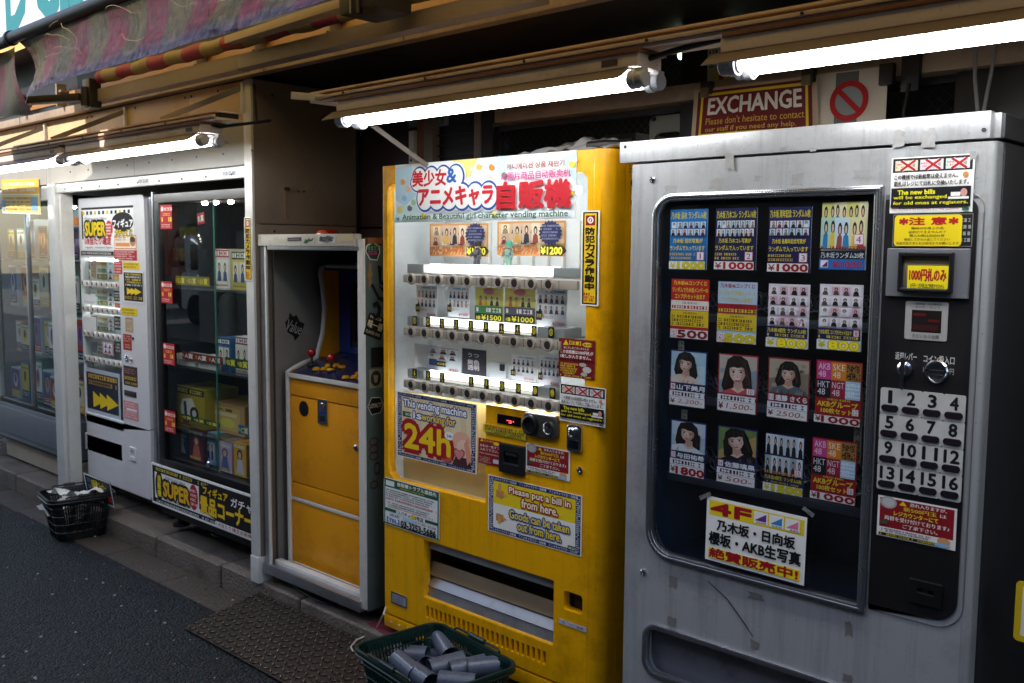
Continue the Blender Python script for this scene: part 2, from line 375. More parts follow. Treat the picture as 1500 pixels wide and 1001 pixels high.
        for sx in (-1, 1):
            s.poly(q([(.5+dx+sx*.075-.045, .345), (.5+dx+sx*.075+.045, .345), (.5+dx+sx*.075+.045, .357), (.5+dx+sx*.075-.045, .357)]), hair); s.k -= 1
        s.poly(q([(.5+dx, .44), (.515+dx, .485), (.485+dx, .485)]), '#c08f78'); s.k -= 1
        if smile: s.poly(q([(.44+dx, .515), (.5+dx, .52), (.56+dx, .515), (.5+dx, .555)]), '#f4ece8')
        el(.5+dx, .535 if not smile else .556, .048, .013, '#b03a48', 10)
        s.k += 2
        return s
def sheetY(tl, br, Y, base='#f2f0ea', rot=0, **kw):
    """sheet standing in a plane of constant Y, facing the alley; tl, br sighted in the photo"""
    a = P(*tl, Y); b = P(*br, Y); c = (a+b)/2; Wd = b.x-a.x; H = a.z-b.z
    U = Vector((math.cos(rot), 0, math.sin(rot))); V = Vector((math.sin(rot), 0, -math.cos(rot)))
    return Sheet(c-U*Wd/2-V*H/2, U, Wd, V, H, (0, -1, 0), base, **kw)
def sheetX(tl, br, X, base='#f2f0ea', rot=0, **kw):
    a = PX(*tl, X); b = PX(*br, X); c = (a+b)/2; Wd = b.y-a.y; H = a.z-b.z
    U = Vector((0, math.cos(rot), math.sin(rot))); V = Vector((0, math.sin(rot), -math.cos(rot)))
    return Sheet(c-U*Wd/2-V*H/2, U, Wd, V, H, (1, 0, 0), base, **kw)
def sign(s, name, label, cat, group=None):
    o = s.build(name, smooth=False, label=label, category=cat)
    if group: o['group'] = group
    return o
# ------------------------------------------------------------------ shared materials
ALU = mat('aluminium', '#b9b9bd', .32, .9, .1, 14, '#5b5650', .5, 9)
CHROME = mat('chrome', '#d4d6da', .14, 1, .05, 8)
STEEL_W = mat('white_steel', '#dad7d0', .42, 0, .07, 5, '#8a7a66', .4, 4, .1, 40, scr=.25)
STEEL_B = mat('beige_steel', '#dab98c', .5, 0, .12, 4, '#6b533c', .5, 3, .15, 30, scr=.4)
TAUPE = mat('taupe_panel', '#86796e', .55, 0, .08, 3, '#5d5249', .5, 2.2, .1, 60, scr=.15)
BEAM = mat('painted_beam', '#a38d78', .55, 0, .14, 5, '#4c3b2d', .7, 4, .2, 50, scr=.5)
DARK = mat('dark_metal', '#29262a', .5, .3, .2, 7, '#4a4038', .3)
BLACK = mat('black_plastic', '#121214', .38, 0, .2, 10, '#3a3836', .3, 6)
RUBBER = mat('rubber', '#1a1a1b', .7, 0, .2, 20)
WOOD = mat('brown_wood', '#7d4f30', .55, 0, .22, 9, '#3a2416', .5, 6, .2, 40)
TUBE = emit('lamp_tube', '#f6fbff', 13)

# ------------------------------------------------------------------ ground
def asphalt():
    M = mat('asphalt', '#292a2e', .6, 0, .55, 2.2, '#151312', .8, 1.6, 0)
    n = M.node_tree.nodes; L = M.node_tree.links; b = n['Principled BSDF']; tc = n.new('ShaderNodeTexCoord')
    vo = n.new('ShaderNodeTexVoronoi'); vo.inputs['Scale'].default_value = 95; L.new(tc.outputs['Object'], vo.inputs['Vector'])
    no = n.new('ShaderNodeTexNoise'); no.inputs['Scale'].default_value = 75; no.inputs['Detail'].default_value = 6; L.new(tc.outputs['Object'], no.inputs['Vector'])
    ad = n.new('ShaderNodeMath'); ad.operation = 'SUBTRACT'; L.new(no.outputs[0], ad.inputs[0]); L.new(vo.outputs['Distance'], ad.inputs[1])
    bp = n.new('ShaderNodeBump'); bp.inputs['Strength'].default_value = 1; bp.inputs['Distance'].default_value = .05; L.new(ad.outputs[0], bp.inputs['Height']); L.new(bp.outputs[0], b.inputs['Normal'])
    # pale stones among the bitumen
    cr = n.new('ShaderNodeValToRGB'); cr.color_ramp.elements[0].position = .1; cr.color_ramp.elements[1].position = .9
    cr.color_ramp.elements[0].color = (.06, .06, .06, 1); cr.color_ramp.elements[1].color = (2.3, 2.3, 2.45, 1); L.new(vo.outputs['Color'], cr.inputs[0])
    src = b.inputs['Base Color'].links[0].from_socket; mx = n.new('ShaderNodeMix'); mx.data_type = 'RGBA'; mx.blend_type = 'MULTIPLY'; mx.inputs[0].default_value = 1
    L.new(src, mx.inputs[6]); L.new(cr.outputs[0], mx.inputs[7]); L.new(mx.outputs[2], b.inputs['Base Color'])
    # hairline cracks
    nz = n.new('ShaderNodeTexNoise'); nz.inputs['Scale'].default_value = 3; L.new(tc.outputs['Object'], nz.inputs['Vector'])
    va = n.new('ShaderNodeVectorMath'); va.operation = 'ADD'; L.new(tc.outputs['Object'], va.inputs[0]); L.new(nz.outputs['Color'], va.inputs[1])
    ve = n.new('ShaderNodeTexVoronoi'); ve.feature = 'DISTANCE_TO_EDGE'; ve.inputs['Scale'].default_value = .8; L.new(va.outputs[0], ve.inputs['Vector'])
    ce = n.new('ShaderNodeMapRange'); ce.inputs[1].default_value = .001; ce.inputs[2].default_value = .008; ce.inputs[3].default_value = .25; ce.inputs[4].default_value = 1; L.new(ve.outputs['Distance'], ce.inputs[0])
    m7 = n.new('ShaderNodeMix'); m7.data_type = 'RGBA'; m7.blend_type = 'MULTIPLY'; m7.inputs[0].default_value = 1; L.new(mx.outputs[2], m7.inputs[6]); L.new(ce.outputs[0], m7.inputs[7]); L.new(m7.outputs[2], b.inputs['Base Color'])
    return M
STONE = mat('kerb_stone', '#6d6156', .7, 0, .4, 7, '#211913', .9, 4, .9, 70, scr=.6)
CONC = mat('gutter_concrete', '#4a3f37', .55, 0, .5, 5, '#161210', .9, 2.5, .9, 60, scr=.6)
ROADZ = -.12
MB().add([(-60, -40, ROADZ), (40, -40, ROADZ), (40, 2.345, ROADZ), (-60, 2.345, ROADZ)], [(0, 1, 2, 3)], asphalt()).build('road', kind='structure')
g = MB(); x = -16.0; R = random.Random(4)
while x < 3:
    g.box((x+.004, 2.155+R.uniform(-.006, .006), ROADZ-.05), (x+.606, 2.338, ROADZ+.008+R.uniform(-.002, .002)), CONC, .004); x += .61
g.build('gutter', kind='structure')
k = MB(); x = -4.14-.66*18
while x < 3:
    dz = R.uniform(-.004, .004)
    k.box((x+.006, 2.34, -.16), (x+.654, 2.62, dz), STONE, .022, 3); x += .66
k.build('kerb', kind='structure')
p = MB(); x = -16.3
PAV = mat('paving', '#6b5d52', .8, 0, .2, 5, '#2c231c', .7, 3, .5, 70, scr=.4)
while x < 3:
    p.box((x+.003, 2.632, -.1), (x+.897, 3.6, .022+R.uniform(-.004, .004)), PAV, .006); x += .9
p.build('pavement', kind='structure')
# litter and pale grit on the road
lt = MB(); gm = mat('grit', '#a9a39a', .6)
for i in range(160):
    x = R.uniform(-6.2, -2.2); y = R.uniform(.9, 2.3); r = R.choice((.003, .004, .004, .007)); z = ROADZ+(.009 if y > 2.15 else .001)
    lt.lathe((x, y, z), (0, 0, 1), ((r, 0), (r*.8, r*.6), (0, r*.7)), gm, 5)
lt.build('grit', kind='stuff')
lb = MB(); lm = mat('dead_leaf', '#5a4026', .7, 0, .3, 40)
for i in range(120):
    x = R.uniform(-6.4, -2.7); y = 2.338-abs(R.gauss(0, .05)); r = R.uniform(.004, .012); a = R.uniform(0, 6)
    lb.add([(x+r*math.cos(a+t)*k, y+r*math.sin(a+t)*k*.6, ROADZ+.012+R.uniform(0, .006)) for t, k in ((0, 1), (1.2, .5), (3.1, 1), (4.4, .5))], [(0, 1, 2, 3)], lm)
lb.build('dirt_along_kerb', kind='stuff')

# ramp plate with raised lozenges
RUST = mat('rusty_steel', '#33271f', .45, .5, .5, 9, '#15100d', .95, 5, .6, 80, scr=.5)
WORN = mat('worn_steel', '#a8998a', .3, .75, .5, 5, '#4a382c', .95, 3)
A0 = Vector((-3.79, 1.965, -.108)); RX = 2.1
ed = Vector((0, .368, .064)); el = ed.length; ev = ed.normalized(); en = Vector((0, -ev.z, ev.y))
pl = MB()
vs = []
for n0 in (0, -.006):
    for (a, b) in ((0, 0), (RX, 0), (RX, el), (0, el)): vs.append(A0+Vector((a, 0, 0))+ev*b+en*n0)
pl.add(vs, [(0, 1, 2, 3), (7, 6, 5, 4), (0, 4, 5, 1), (1, 5, 6, 2), (2, 6, 7, 3), (3, 7, 4, 0)], RUST)
nx, ny = 60, 11
for i in range(nx):
    for j in range(ny):
        u = (i+.5)*RX/nx; v = (j+.5)*el/ny; c = A0+Vector((u, 0, 0))+ev*v
        s = 1 if (i+j) % 2 else -1; d1 = (Vector((1, 0, 0))*.7+ev*.7*s); d2 = (Vector((1, 0, 0))*.7-ev*.7*s); l, w, h = .018, .0056, .005
        ps = [c-d1*l, c-d2*w, c+d1*l, c+d2*w]; top = [c-d1*l*.6+en*h, c-d2*w*.45+en*h, c+d1*l*.6+en*h, c+d2*w*.45+en*h]
        pl.add(ps+top, [(0, 1, 5, 4), (1, 2, 6, 5), (2, 3, 7, 6), (3, 0, 4, 7)], RUST); pl.add(top, [(0, 1, 2, 3)], WORN)
o = pl.build('ramp_plate', smooth=False, label='rusty checkered steel ramp plate sloping from the road up to the kerb', category='ramp')

# ------------------------------------------------------------------ shop building behind the machines
GRAN = mat('dark_red_granite', '#33211f', .35, 0, .5, 60, '#0c0808', .9, 45, .1, 60)
sb = thing('shop_building', 'dark shop building with granite wall, louvre and wired glass windows behind the machines', 'building', (-3, 3.2, 0))
w = MB()
w.box((-6.5, 2.93, 0), (-3.30, 3.2, 1.62), GRAN, .004); w.box((-6.5, 2.93, 1.63), (-3.30, 3.2, 2.34), GRAN, .004)
w.box((-2.9, 3.02, 0), (2.2, 3.2, .95), GRAN, .004)
w.box((-16, 2.96, 2.42), (3, 3.25, 9), mat('upper_wall', '#6f6a64', .8, 0, .1, 2, '#3a3632', .5, 1, .3, 30), 0)
w.box((-16, 3.21, 0), (-6.5, 3.4, 2.42), DARK, 0); w.box((-6.5, 3.9, 0), (3.2, 4, 3), mat('shop_inside', '#1d1b19', .8), 0)
w.box((1.6, 2.3, 0), (3, 3.2, 2.42), TAUPE, 0)
part(w, 'wall', sb)
h = MB(); a = P(600, 62, 2.85); b = P(600, 98, 2.85)
h.box((-3.33, 2.84, 2.31), (1.6, 2.96, 2.43), BEAM, .004)
for i in range(8): h.box((-3.33+.61*i+.6, 2.838, 2.312), (-3.33+.61*i+.604, 2.842, 2.428), DARK, 0)
part(h, 'header_beam', sb)
part(MB().box((-2.75, 2.8, 2.03), (1.6, 2.88, 2.085), BEAM, .003), 'transom_rail', sb)
lv = MB()
for z in [1.3+.045*i for i in range(17)]: lv.box((-3.2, 2.90, z), (-2.94, 2.94, z+.006), DARK, .001, T=None); lv.bar((-3.2, 2.915, z+.02), (-2.94, 2.915, z+.02), .004, .046, DARK)
part(lv, 'louvre', sb)
fr = MB()
for x0, x1, M in ((-3.30, -3.255, WOOD), (-3.255, -3.2, TAUPE), (-2.94, -2.90, TAUPE), (-2.895, -2.83, DARK)): fr.box((x0, 2.87, .9), (x1, 2.97, 2.31), M, .003)
part(fr, 'door_frame', sb)
ps = MB()
ps2 = MB(); ps2.box((-1.9, 2.84, .9), (-1.79, 2.95, 2.31), BLACK, .004); ps.box((-.99, 2.84, .9), (-.78, 2.95, 2.31), BLACK, .004)
part(ps, 'post', sb); part(ps2, 'post', sb)
# wired panes
WG = glass('wired_glass', '#8f9688', .04, .05, .012); wire = mat('wire', '#3c3c38', .5, .6)
for x0, x1, z0, z1 in ((-2.83, -1.9, 1.2, 2.03), (-2.83, -1.9, 2.085, 2.31), (-1.79, -.99, 1.2, 2.03), (-1.79, -.99, 2.085, 2.31), (-.78, 1.6, 1.2, 2.31)):
    wf = MB()
    for a, b in (((x0, z0), (x1, z0+.02)), ((x0, z1-.02), (x1, z1)), ((x0, z0), (x0+.02, z1)), ((x1-.02, z0), (x1, z1))): wf.box((a[0], 2.885, a[1]), (b[0], 2.925, b[1]), DARK, .002)
    wo = part(wf, 'window', sb)
    g = MB().pane(x0+.02, x1-.02, z0+.02, z1-.02, 2.902, WG)
    n = int((x1-x0+z1-z0)/.035)
    for i in range(n):
        t = i*.035
        for sgn in (1, -1):
            aa = max(0, t-(z1-z0)); bb = min(t, x1-x0)
            if bb-aa > .01:
                xa = x0+aa if sgn > 0 else x1-aa; xb = x0+bb if sgn > 0 else x1-bb
                g.tube([(xa, 2.898, z0+t-aa), (xb, 2.898, z0+t-bb)], .0005, wire, 4, False)
    part(g, 'pane', wo)
# lit things seen through the panes: a ceiling tube and pale boxes on the sill inside
ip = MB(); ip.box((-2.12, 3.10, 2.275), (-1.9, 3.16, 2.30), STEEL_W, .004)
il = ip.build('indoor_lamp', label='white ceiling tube lamp glowing behind the wired glass above the machines', category='lamp')
part(MB().cyl((-2.10, 3.13, 2.258), (-1.92, 3.13, 2.258), .014, emit('indoor_tube', '#f2fff4', 22)), 'tube', il)
W2 = mat('pale_paper', '#d9d7cc', .6, 0, .15, 12)
b1 = MB().box((-2.08, 3.2, 1.9), (-1.9, 3.3, 2.24), W2, .004).box((-2.03, 3.195, 1.94), (-1.93, 3.2, 2.2), mat('plastic_film', '#b8c2c0', .2, 0, .3, 20), .002)
b1.build('cardboard_box', label='pale wrapped box behind the wired glass beside the black post', category='box')
b1 = MB().box((-2.6, 3.0, 1.72), (-2.42, 3.2, 1.93), mat('blue_box', '#27407c', .6), .004).box((-2.58, 2.997, 1.76), (-2.5, 3, 1.9), W2, .001)
b1.build('cardboard_box', label='blue box on the window sill behind the dark glass above the yellow machine', category='box')
b1 = MB().box((-2.36, 3.0, 1.72), (-2.2, 3.2, 1.97), mat('mauve_box', '#7c5f6c', .6), .004).box((-2.34, 2.997, 1.86), (-2.22, 3, 1.95), W2, .001)
b1.build('cardboard_box', label='mauve box on the window sill behind the dark glass left of the silver machine', category='box')
pf = MB(); pf.plate(rr(-2.04, 1.72, -1.88, 2.0, .02), [rr(-2.02, 1.76, -1.9, 1.94, .03)], 2.86, .012, mat('dull_plate', '#77786f', .5, .3, .2, 9), .002)
for x, z in ((-2.02, 1.99), (-1.9, 1.99)): pf.cyl((x, 2.861, z), (x, 2.85, z), .008, DARK, 10)
pf.build('bracket_plate', label='pale pierced metal plate behind the glass left of the exchange sign', category='bracket')

# slim white upright with bolt holes and the stays carrying the lamp rails
up = MB().box((-3.345, 2.86, 1.0), (-3.31, 2.9, 2.05), STEEL_W, .002)
for z in [1.2+.09*i for i in range(9)]: up.cyl((-3.328, 2.861, z), (-3.328, 2.857, z), .006, BLACK, 10)
up.build('upright', label='slim white perforated upright against the granite wall behind the yellow machine', category='upright')

# ------------------------------------------------------------------ eaves of the arcade: canopy beam, soffit, rails
cb = thing('canopy', 'long taupe steel canopy beam and soffit running above all the machines', 'canopy', (-3, 2.4, 2.2))
b = MB(); b.box((-9, 2.285, 2.262), (2.2, 2.332, 2.305), BEAM, .004)
for i in range(16): b.box((-9+.9*i, 2.2835, 2.264), (-9+.9*i+.004, 2.2865, 2.303), DARK, 0)
part(b, 'edge_beam', cb)
part(MB().box((-9, 2.333, 2.275), (2.2, 2.96, 2.305), DARK, .002), 'soffit', cb)
b = MB(); am = mat('amber_board', '#a77b4c', .5, 0, .2, 5, '#4a3018', .5, 4)
b.box((-9, 2.30, 2.335), (2.2, 2.34, 2.39), am, .004); b.box((-9, 2.31, 2.305), (2.2, 2.34, 2.335), BLACK, 0)
b.box((-9, 2.32, 2.39), (2.2, 2.36, 2.62), DARK, 0)
part(b, 'upper_board', cb)
for i, x in enumerate((-6.2, -5.65, -4.1, -3.62, -3.1, -2.3, -1.2)):
    b = MB(); b.box((x, 2.245, 2.306), (x+.018, 2.30, 2.43), TAUPE, .002); b.box((x-.03, 2.255, 2.382), (x+.05, 2.30, 2.394), TAUPE, .002); b.cyl((x+.009, 2.244, 2.34), (x+.009, 2.24, 2.34), .008, DARK, 8)
    part(b, 'bracket', cb)
part(MB().box((-9, 2.12, 2.62), (2.2, 3.0, 2.66), DARK, 0), 'roof', cb)

# rails on stays: a pair of aluminium channels each
CH = mat('channel', '#dcc0a8', .45, .1, .12, 6, '#5a4636', .6, 5)
def rail(x0, x1, label):
    t = thing('lamp_rail', label, 'rail', (x0, 2.02, 2.06), 'rails the tube lamps hang from')
    b = MB(); b.box((x0, 1.955, 2.018), (x1, 2.075, 2.026), CH, .002); b.box((x0, 1.945, 2.026), (x1, 1.955, 2.036), CH, .002); b.box((x0, 1.955, 2.046), (x1, 2.075, 2.053), CH, .002); b.box((x0+.01, 1.98, 2.026), (x1-.01, 2.06, 2.046), DARK, 0)
    for i in range(int((x1-x0)/.4)): b.cyl((x0+.2+.4*i, 1.9455, 2.031), (x0+.2+.4*i, 1.942, 2.031), .004, DARK, 8)
    part(b, 'channel', t)
    return t
t = rail(-2.80, 2.0, 'long pair of pinkish channels carrying the lamps over the yellow and silver machines')
for x in (-2.66,):
    b = MB(); b.bar((x, 1.96, 2.02), (x, 2.84, 1.60), .004, .018, mat('stay_grey', '#8d857d', .5, .4)); b.bar((x-.17, 1.90, 2.04), (x+.02, 2.02, 2.02), .004, .024, STEEL_W); part(b, 'stay', t)
t = rail(-7.2, -3.42, 'pair of channels carrying the lamps in front of the vending kiosk')
for x in (-6.05, -5.0, -3.86):
    b = MB(); b.bar((x-.03, 1.97, 2.055), (x+.02, 2.325, 2.225), .004, .024, mat('stay_grey', '#6d655e', .5, .4)); b.box((x+.015, 2.318, 2.12), (x+.035, 2.334, 2.25), STEEL_W, .002); part(b, 'stay', t)

# ------------------------------------------------------------------ twin tube lamps
HOUS = mat('lamp_housing', '#f0dccb', .5, 0, .08, 5, '#6d5747', .5, 4, .08, 40, scr=.4)
REFL = mat('lamp_reflector', '#5a4c44', .4, 0, .1, 6)
REFI = mat('lamp_reflector_inner', '#2e2d2e', .35, 0, .05, 6)
SOCK = mat('socket_plastic', '#c4c4c8', .4, 0, .1, 20)
def lamp(x0, x1, label):
    t = thing('tube_lamp', label, 'lamp', ((x0+x1)/2, 2.0, 1.92), 'twin tube lamps along the alley')
    b = MB(); b.box((x0+.015, 1.95, 1.976), (x1-.03, 2.05, 2.008), HOUS, .003)
    b.box((x1-.14, 1.9485, 1.985), (x1-.09, 1.9495, 2.0), ink('#5b4a40'), 0)
    part(b, 'housing', t)
    part(MB().box((x0+.02, 1.945, 2.008), (x1-.02, 2.06, 2.018), WOOD, .002), 'packing_strip', t)
    b = MB(); sec = [(1.908, 1.9455), (1.952, 1.976), (2.048, 1.976), (2.092, 1.9455), (2.088, 1.9445), (2.046, 1.971), (1.954, 1.971), (1.912, 1.9445)]
    n = len(sec); vs = [(x, y, z) for x in (x0-.01, x1-.06) for y, z in sec]
    b.add(vs, [(i, (i+1) % n, n+(i+1) % n, n+i) for i in (0, 1, 2, 3, 7)], REFL); b.add(vs, [(i, (i+1) % n, n+(i+1) % n, n+i) for i in (4, 5, 6)], REFI); b.add(vs, [(0, 1, 6, 7), (1, 2, 5, 6), (2, 3, 4, 5), (n+7, n+6, n+1, n), (n+6, n+5, n+2, n+1), (n+5, n+4, n+3, n+2)], REFL)
    part(b, 'reflector', t)
    for y in (1.962, 2.030):
        part(MB().cyl((x0+.055, y, 1.946), (x1-.055, y, 1.946), .0128, TUBE, 20), 'tube', t)
        for xe, s in ((x0, 1), (x1, -1)):
            b = MB(); b.lathe((xe+.012*s, y, 1.946), (s, 0, 0), ((0, 0), (.018, 0), (.021, .004), (.021, .022), (.0235, .024), (.0235, .043), (.0172, .045), (.0165, .05)), SOCK, 20)
            b.box((xe+.014*s, y-.012, 1.95), (xe+.04*s, y+.012, 1.972), SOCK, .003)
            part(b, 'socket', t)
    return t
lamp(-6.05, -4.86, 'far left twin tube lamp hanging before the vending kiosk, cut by the frame')
lamp(-4.83, -3.50, 'lit twin tube lamp above the white vending machine and prize showcase')
lamp(-2.66, -1.40, 'lit twin tube lamp over the yellow vending machine')
lamp(-1.215, .05, 'lit twin tube lamp over the silver vending machine')
# cable between the two right lamps
MB().tube([(-1.43, 2.0, 2.0), (-1.37, 2.0, 2.008), (-1.3, 2.0, 2.014), (-1.2, 2.0, 2.02)], .007, RUBBER).build('cable', label='dark cable linking the two right hand lamps', category='cable')
MB().tube([(-3.535, 2.0, 2.01), (-3.50, 2.02, 2.0), (-3.46, 2.12, 2.02), (-3.52, 2.26, 2.05), (-3.70, 2.31, 2.06), (-3.74, 2.3255, 2.2), (-3.74, 2.324, 2.23)], .006, RUBBER).build('cable', label='black cable from the kiosk lamp up the corner of the kiosk panel', category='cable')

# ------------------------------------------------------------------ awning, its bar, and the shop sign over it
def awn_mat(name, sheen):
    M = bpy.data.materials.new(name); M.use_nodes = True; n = M.node_tree.nodes; L = M.node_tree.links; b = n['Principled BSDF']
    tc = n.new('ShaderNodeTexCoord'); sx = n.new('ShaderNodeSeparateXYZ'); L.new(tc.outputs['Object'], sx.inputs[0])
    md = n.new('ShaderNodeMath'); md.operation = 'PINGPONG'; md.inputs[1].default_value = .155; L.new(sx.outputs[0], md.inputs[0])
    gt = n.new('ShaderNodeMath'); gt.operation = 'GREATER_THAN'; gt.inputs[1].default_value = .0775; L.new(md.outputs[0], gt.inputs[0])
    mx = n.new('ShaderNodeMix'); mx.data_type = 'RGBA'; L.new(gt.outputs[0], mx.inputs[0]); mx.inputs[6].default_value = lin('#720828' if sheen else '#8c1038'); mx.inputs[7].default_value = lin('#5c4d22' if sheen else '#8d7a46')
    mp = n.new('ShaderNodeMapping'); mp.inputs['Scale'].default_value = (70, 20, 14); L.new(tc.outputs['Object'], mp.inputs[0])
    no = n.new('ShaderNodeTexNoise'); no.inputs['Scale'].default_value = 1; no.inputs['Detail'].default_value = 9; no.inputs['Roughness'].default_value = .8; L.new(mp.outputs[0], no.inputs['Vector'])
    cr = n.new('ShaderNodeValToRGB'); cr.color_ramp.elements[0].position = .4; cr.color_ramp.elements[1].position = .66; cr.color_ramp.elements[0].color = (.03, .03, .03, 1); L.new(no.outputs[0], cr.inputs[0])
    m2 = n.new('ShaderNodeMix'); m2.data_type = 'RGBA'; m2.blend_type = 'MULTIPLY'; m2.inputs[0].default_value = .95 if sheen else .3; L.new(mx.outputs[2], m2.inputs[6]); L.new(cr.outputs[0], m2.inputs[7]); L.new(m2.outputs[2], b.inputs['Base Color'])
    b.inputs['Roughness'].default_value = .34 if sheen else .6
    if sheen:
        # pale highlight of the crinkled lower hem, painted into the colour in streaks
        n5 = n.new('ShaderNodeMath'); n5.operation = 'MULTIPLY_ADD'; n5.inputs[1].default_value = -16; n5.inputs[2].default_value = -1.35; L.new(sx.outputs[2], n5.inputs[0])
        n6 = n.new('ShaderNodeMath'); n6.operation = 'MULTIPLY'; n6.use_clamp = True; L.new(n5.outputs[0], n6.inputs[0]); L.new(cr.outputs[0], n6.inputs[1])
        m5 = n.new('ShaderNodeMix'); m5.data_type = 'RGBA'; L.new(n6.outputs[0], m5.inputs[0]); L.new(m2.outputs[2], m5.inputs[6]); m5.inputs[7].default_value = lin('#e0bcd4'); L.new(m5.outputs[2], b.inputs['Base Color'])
    if sheen: b.inputs['Coat Weight'].default_value = .15; b.inputs['Coat Roughness'].default_value = .1; b.inputs['Specular IOR Level'].default_value = .3
    bp = n.new('ShaderNodeBump'); bp.inputs['Strength'].default_value = .9 if sheen else .2; bp.inputs['Distance'].default_value = .014; L.new(no.outputs[0], bp.inputs['Height']); L.new(bp.outputs[0], b.inputs['Normal'])
    if sheen: L.new(bp.outputs[0], b.inputs['Coat Normal'])
    if name == 'awning_cloth':
        tr = n.new('ShaderNodeBsdfTranslucent'); tr.inputs[0].default_value = lin('#f8d488'); ms = n.new('ShaderNodeMixShader'); ms.inputs[0].default_value = .6
        L.new(b.outputs[0], ms.inputs[1]); L.new(tr.outputs[0], ms.inputs[2]); L.new(ms.outputs[0], n['Material Output'].inputs[0])
    return M
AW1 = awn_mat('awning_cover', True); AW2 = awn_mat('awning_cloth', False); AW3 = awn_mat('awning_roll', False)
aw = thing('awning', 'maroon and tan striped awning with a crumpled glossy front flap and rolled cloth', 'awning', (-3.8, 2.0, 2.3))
import mathutils.noise as MN
def flap(x0, x1):
    def fn(u, v):
        x = x0+(x1-x0)*u; z = 2.395-.215*v-.02*math.sin(min(1, u*2.7)*3.1)*v; c = MN.noise((x*4, v*2, 1))*.022+MN.noise((x*13, v*3, 5))*.009+MN.noise((x*40, v*12, 8))*.006*(.4+v)
        e = math.exp(-u*30); e2 = math.exp(-(1-u)*14)
        y = 1.605-.05*v+.03*math.sin(v*3.1)+c*(.3+v)+.10*e*v
        return (x+.05*math.sin(v*5)*e, y, z+.05*e*math.sin(v*3)*.3-.04*e*v+c*.3*v)
    return fn
b = MB(); b.grid(flap(-4.42, 2.0), 420, 26, AW1); part(b, 'flap', aw)  # flap and cloth run on unseen to the right, added to shade the machines
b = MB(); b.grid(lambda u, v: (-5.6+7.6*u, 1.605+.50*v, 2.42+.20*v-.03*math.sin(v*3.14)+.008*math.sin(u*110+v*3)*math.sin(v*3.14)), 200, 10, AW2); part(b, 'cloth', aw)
b = MB(); b.tube([(-4.72+i*.06, 2.09, 2.338+.003*math.sin(i*1.7)) for i in range(112)], [.03+.002*math.sin(i*.9) for i in range(112)], AW3, 18); part(b, 'roll', aw)
b = MB(); b.box((-4.95, 2.10, 2.232), (-3.50, 2.16, 2.292), DARK if 0 else TAUPE, .004); b.box((-3.50, 2.10, 2.235), (-1.9, 2.16, 2.29), TAUPE, .004); part(b, 'rear_bar', aw)
b = MB(); b.tube([(-4.46, 1.60, 2.41), (-3.6, 1.60, 2.414), (2.0, 1.60, 2.416)], .026, BLACK, 16); b.lathe((-4.46, 1.6, 2.41), (-1, 0, 0), ((.026, 0), (.032, .002), (.032, .02), (.02, .03), (0, .03)), BLACK, 16); part(b, 'front_bar', aw)
b = MB(); b.box((-4.86, 2.06, 2.20), (-4.78, 2.12, 2.34), BLACK, .008); b.cyl((-4.82, 2.055, 2.21), (-4.82, 2.055, 2.30), .02, DARK, 14); b.bar((-4.83, 2.05, 2.25), (-6.0, 1.62, 2.26), .06, .035, DARK, .004); part(b, 'arm', aw)
b = MB(); b.bar((-3.48, 2.06, 2.335), (-2.52, 1.95, 2.31), .05, .03, mat('arm_tan', '#8f7a5c', .5, .2, .1), .004); b.box((-2.56, 1.9, 2.26), (-2.38, 2.05, 2.38), DARK, .01); b.cyl((-2.47, 1.9, 2.25), (-2.47, 1.9, 2.38), .02, BLACK); part(b, 'arm', aw)
sb2 = thing('awning', 'end of a second maroon striped awning at the left frame edge', 'awning', (-4.8, 1.8, 2.2))
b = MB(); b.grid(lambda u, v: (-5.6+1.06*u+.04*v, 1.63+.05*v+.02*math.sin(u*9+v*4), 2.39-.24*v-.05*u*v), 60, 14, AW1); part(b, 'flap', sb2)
b = MB(); b.tube([(-5.6, 1.60, 2.405), (-4.50, 1.60, 2.405)], .024, BLACK, 14); part(b, 'front_bar', sb2)
# dry vines over the flap
STRAW = mat('dry_vine', '#9a8158', .7, 0, .2, 30)
vn = MB()
for i in range(12):
    x = R.uniform(-4.1, -2.5); z = R.uniform(2.24, 2.42); pts = []; a = R.uniform(-.8, .8)
    for j in range(12):
        pts.append((x, 1.585-.012*math.sin(j*.8), z)); a += R.uniform(-.45, .45); x += .03*math.cos(a); z += .018*math.sin(a)
    vn.tube(pts, [.0012-.00008*j for j in range(12)], STRAW, 5)
vn.build('dry_vines', label='thin dry vines straggling over the awning flap', category='vine', kind='stuff')
# shop sign: white board, teal capitals
KS = 2.2/1.62
s = Sheet((-7.6, 2.2, 3.75), (1, 0, 0), 5.2, (0, 0, -1), 1.05, (0, -1, 0), '#c9cdcf', .05)
TEAL = '#2a7880'
Wd = 5.2; zz = lambda z: (3.75-(1.53+(z-1.53)*KS))/1.05; uu = lambda x: (x*KS+7.6)/Wd
for ch, xa, xb in (('D', -5.14, -4.90), ('V', -4.86, -4.60), ('D', -4.565, -4.335), ('C', -4.245, -4.02), ('E', -3.985, -3.80)):
    s.t_(uu(xa), zz(2.86), uu(xb), zz(2.447 if ch != 'C' else 2.44), ch, TEAL, .035)
sign(s, 'shop_sign', 'white shop sign with teal capital letters above the awning at top left', 'sign')
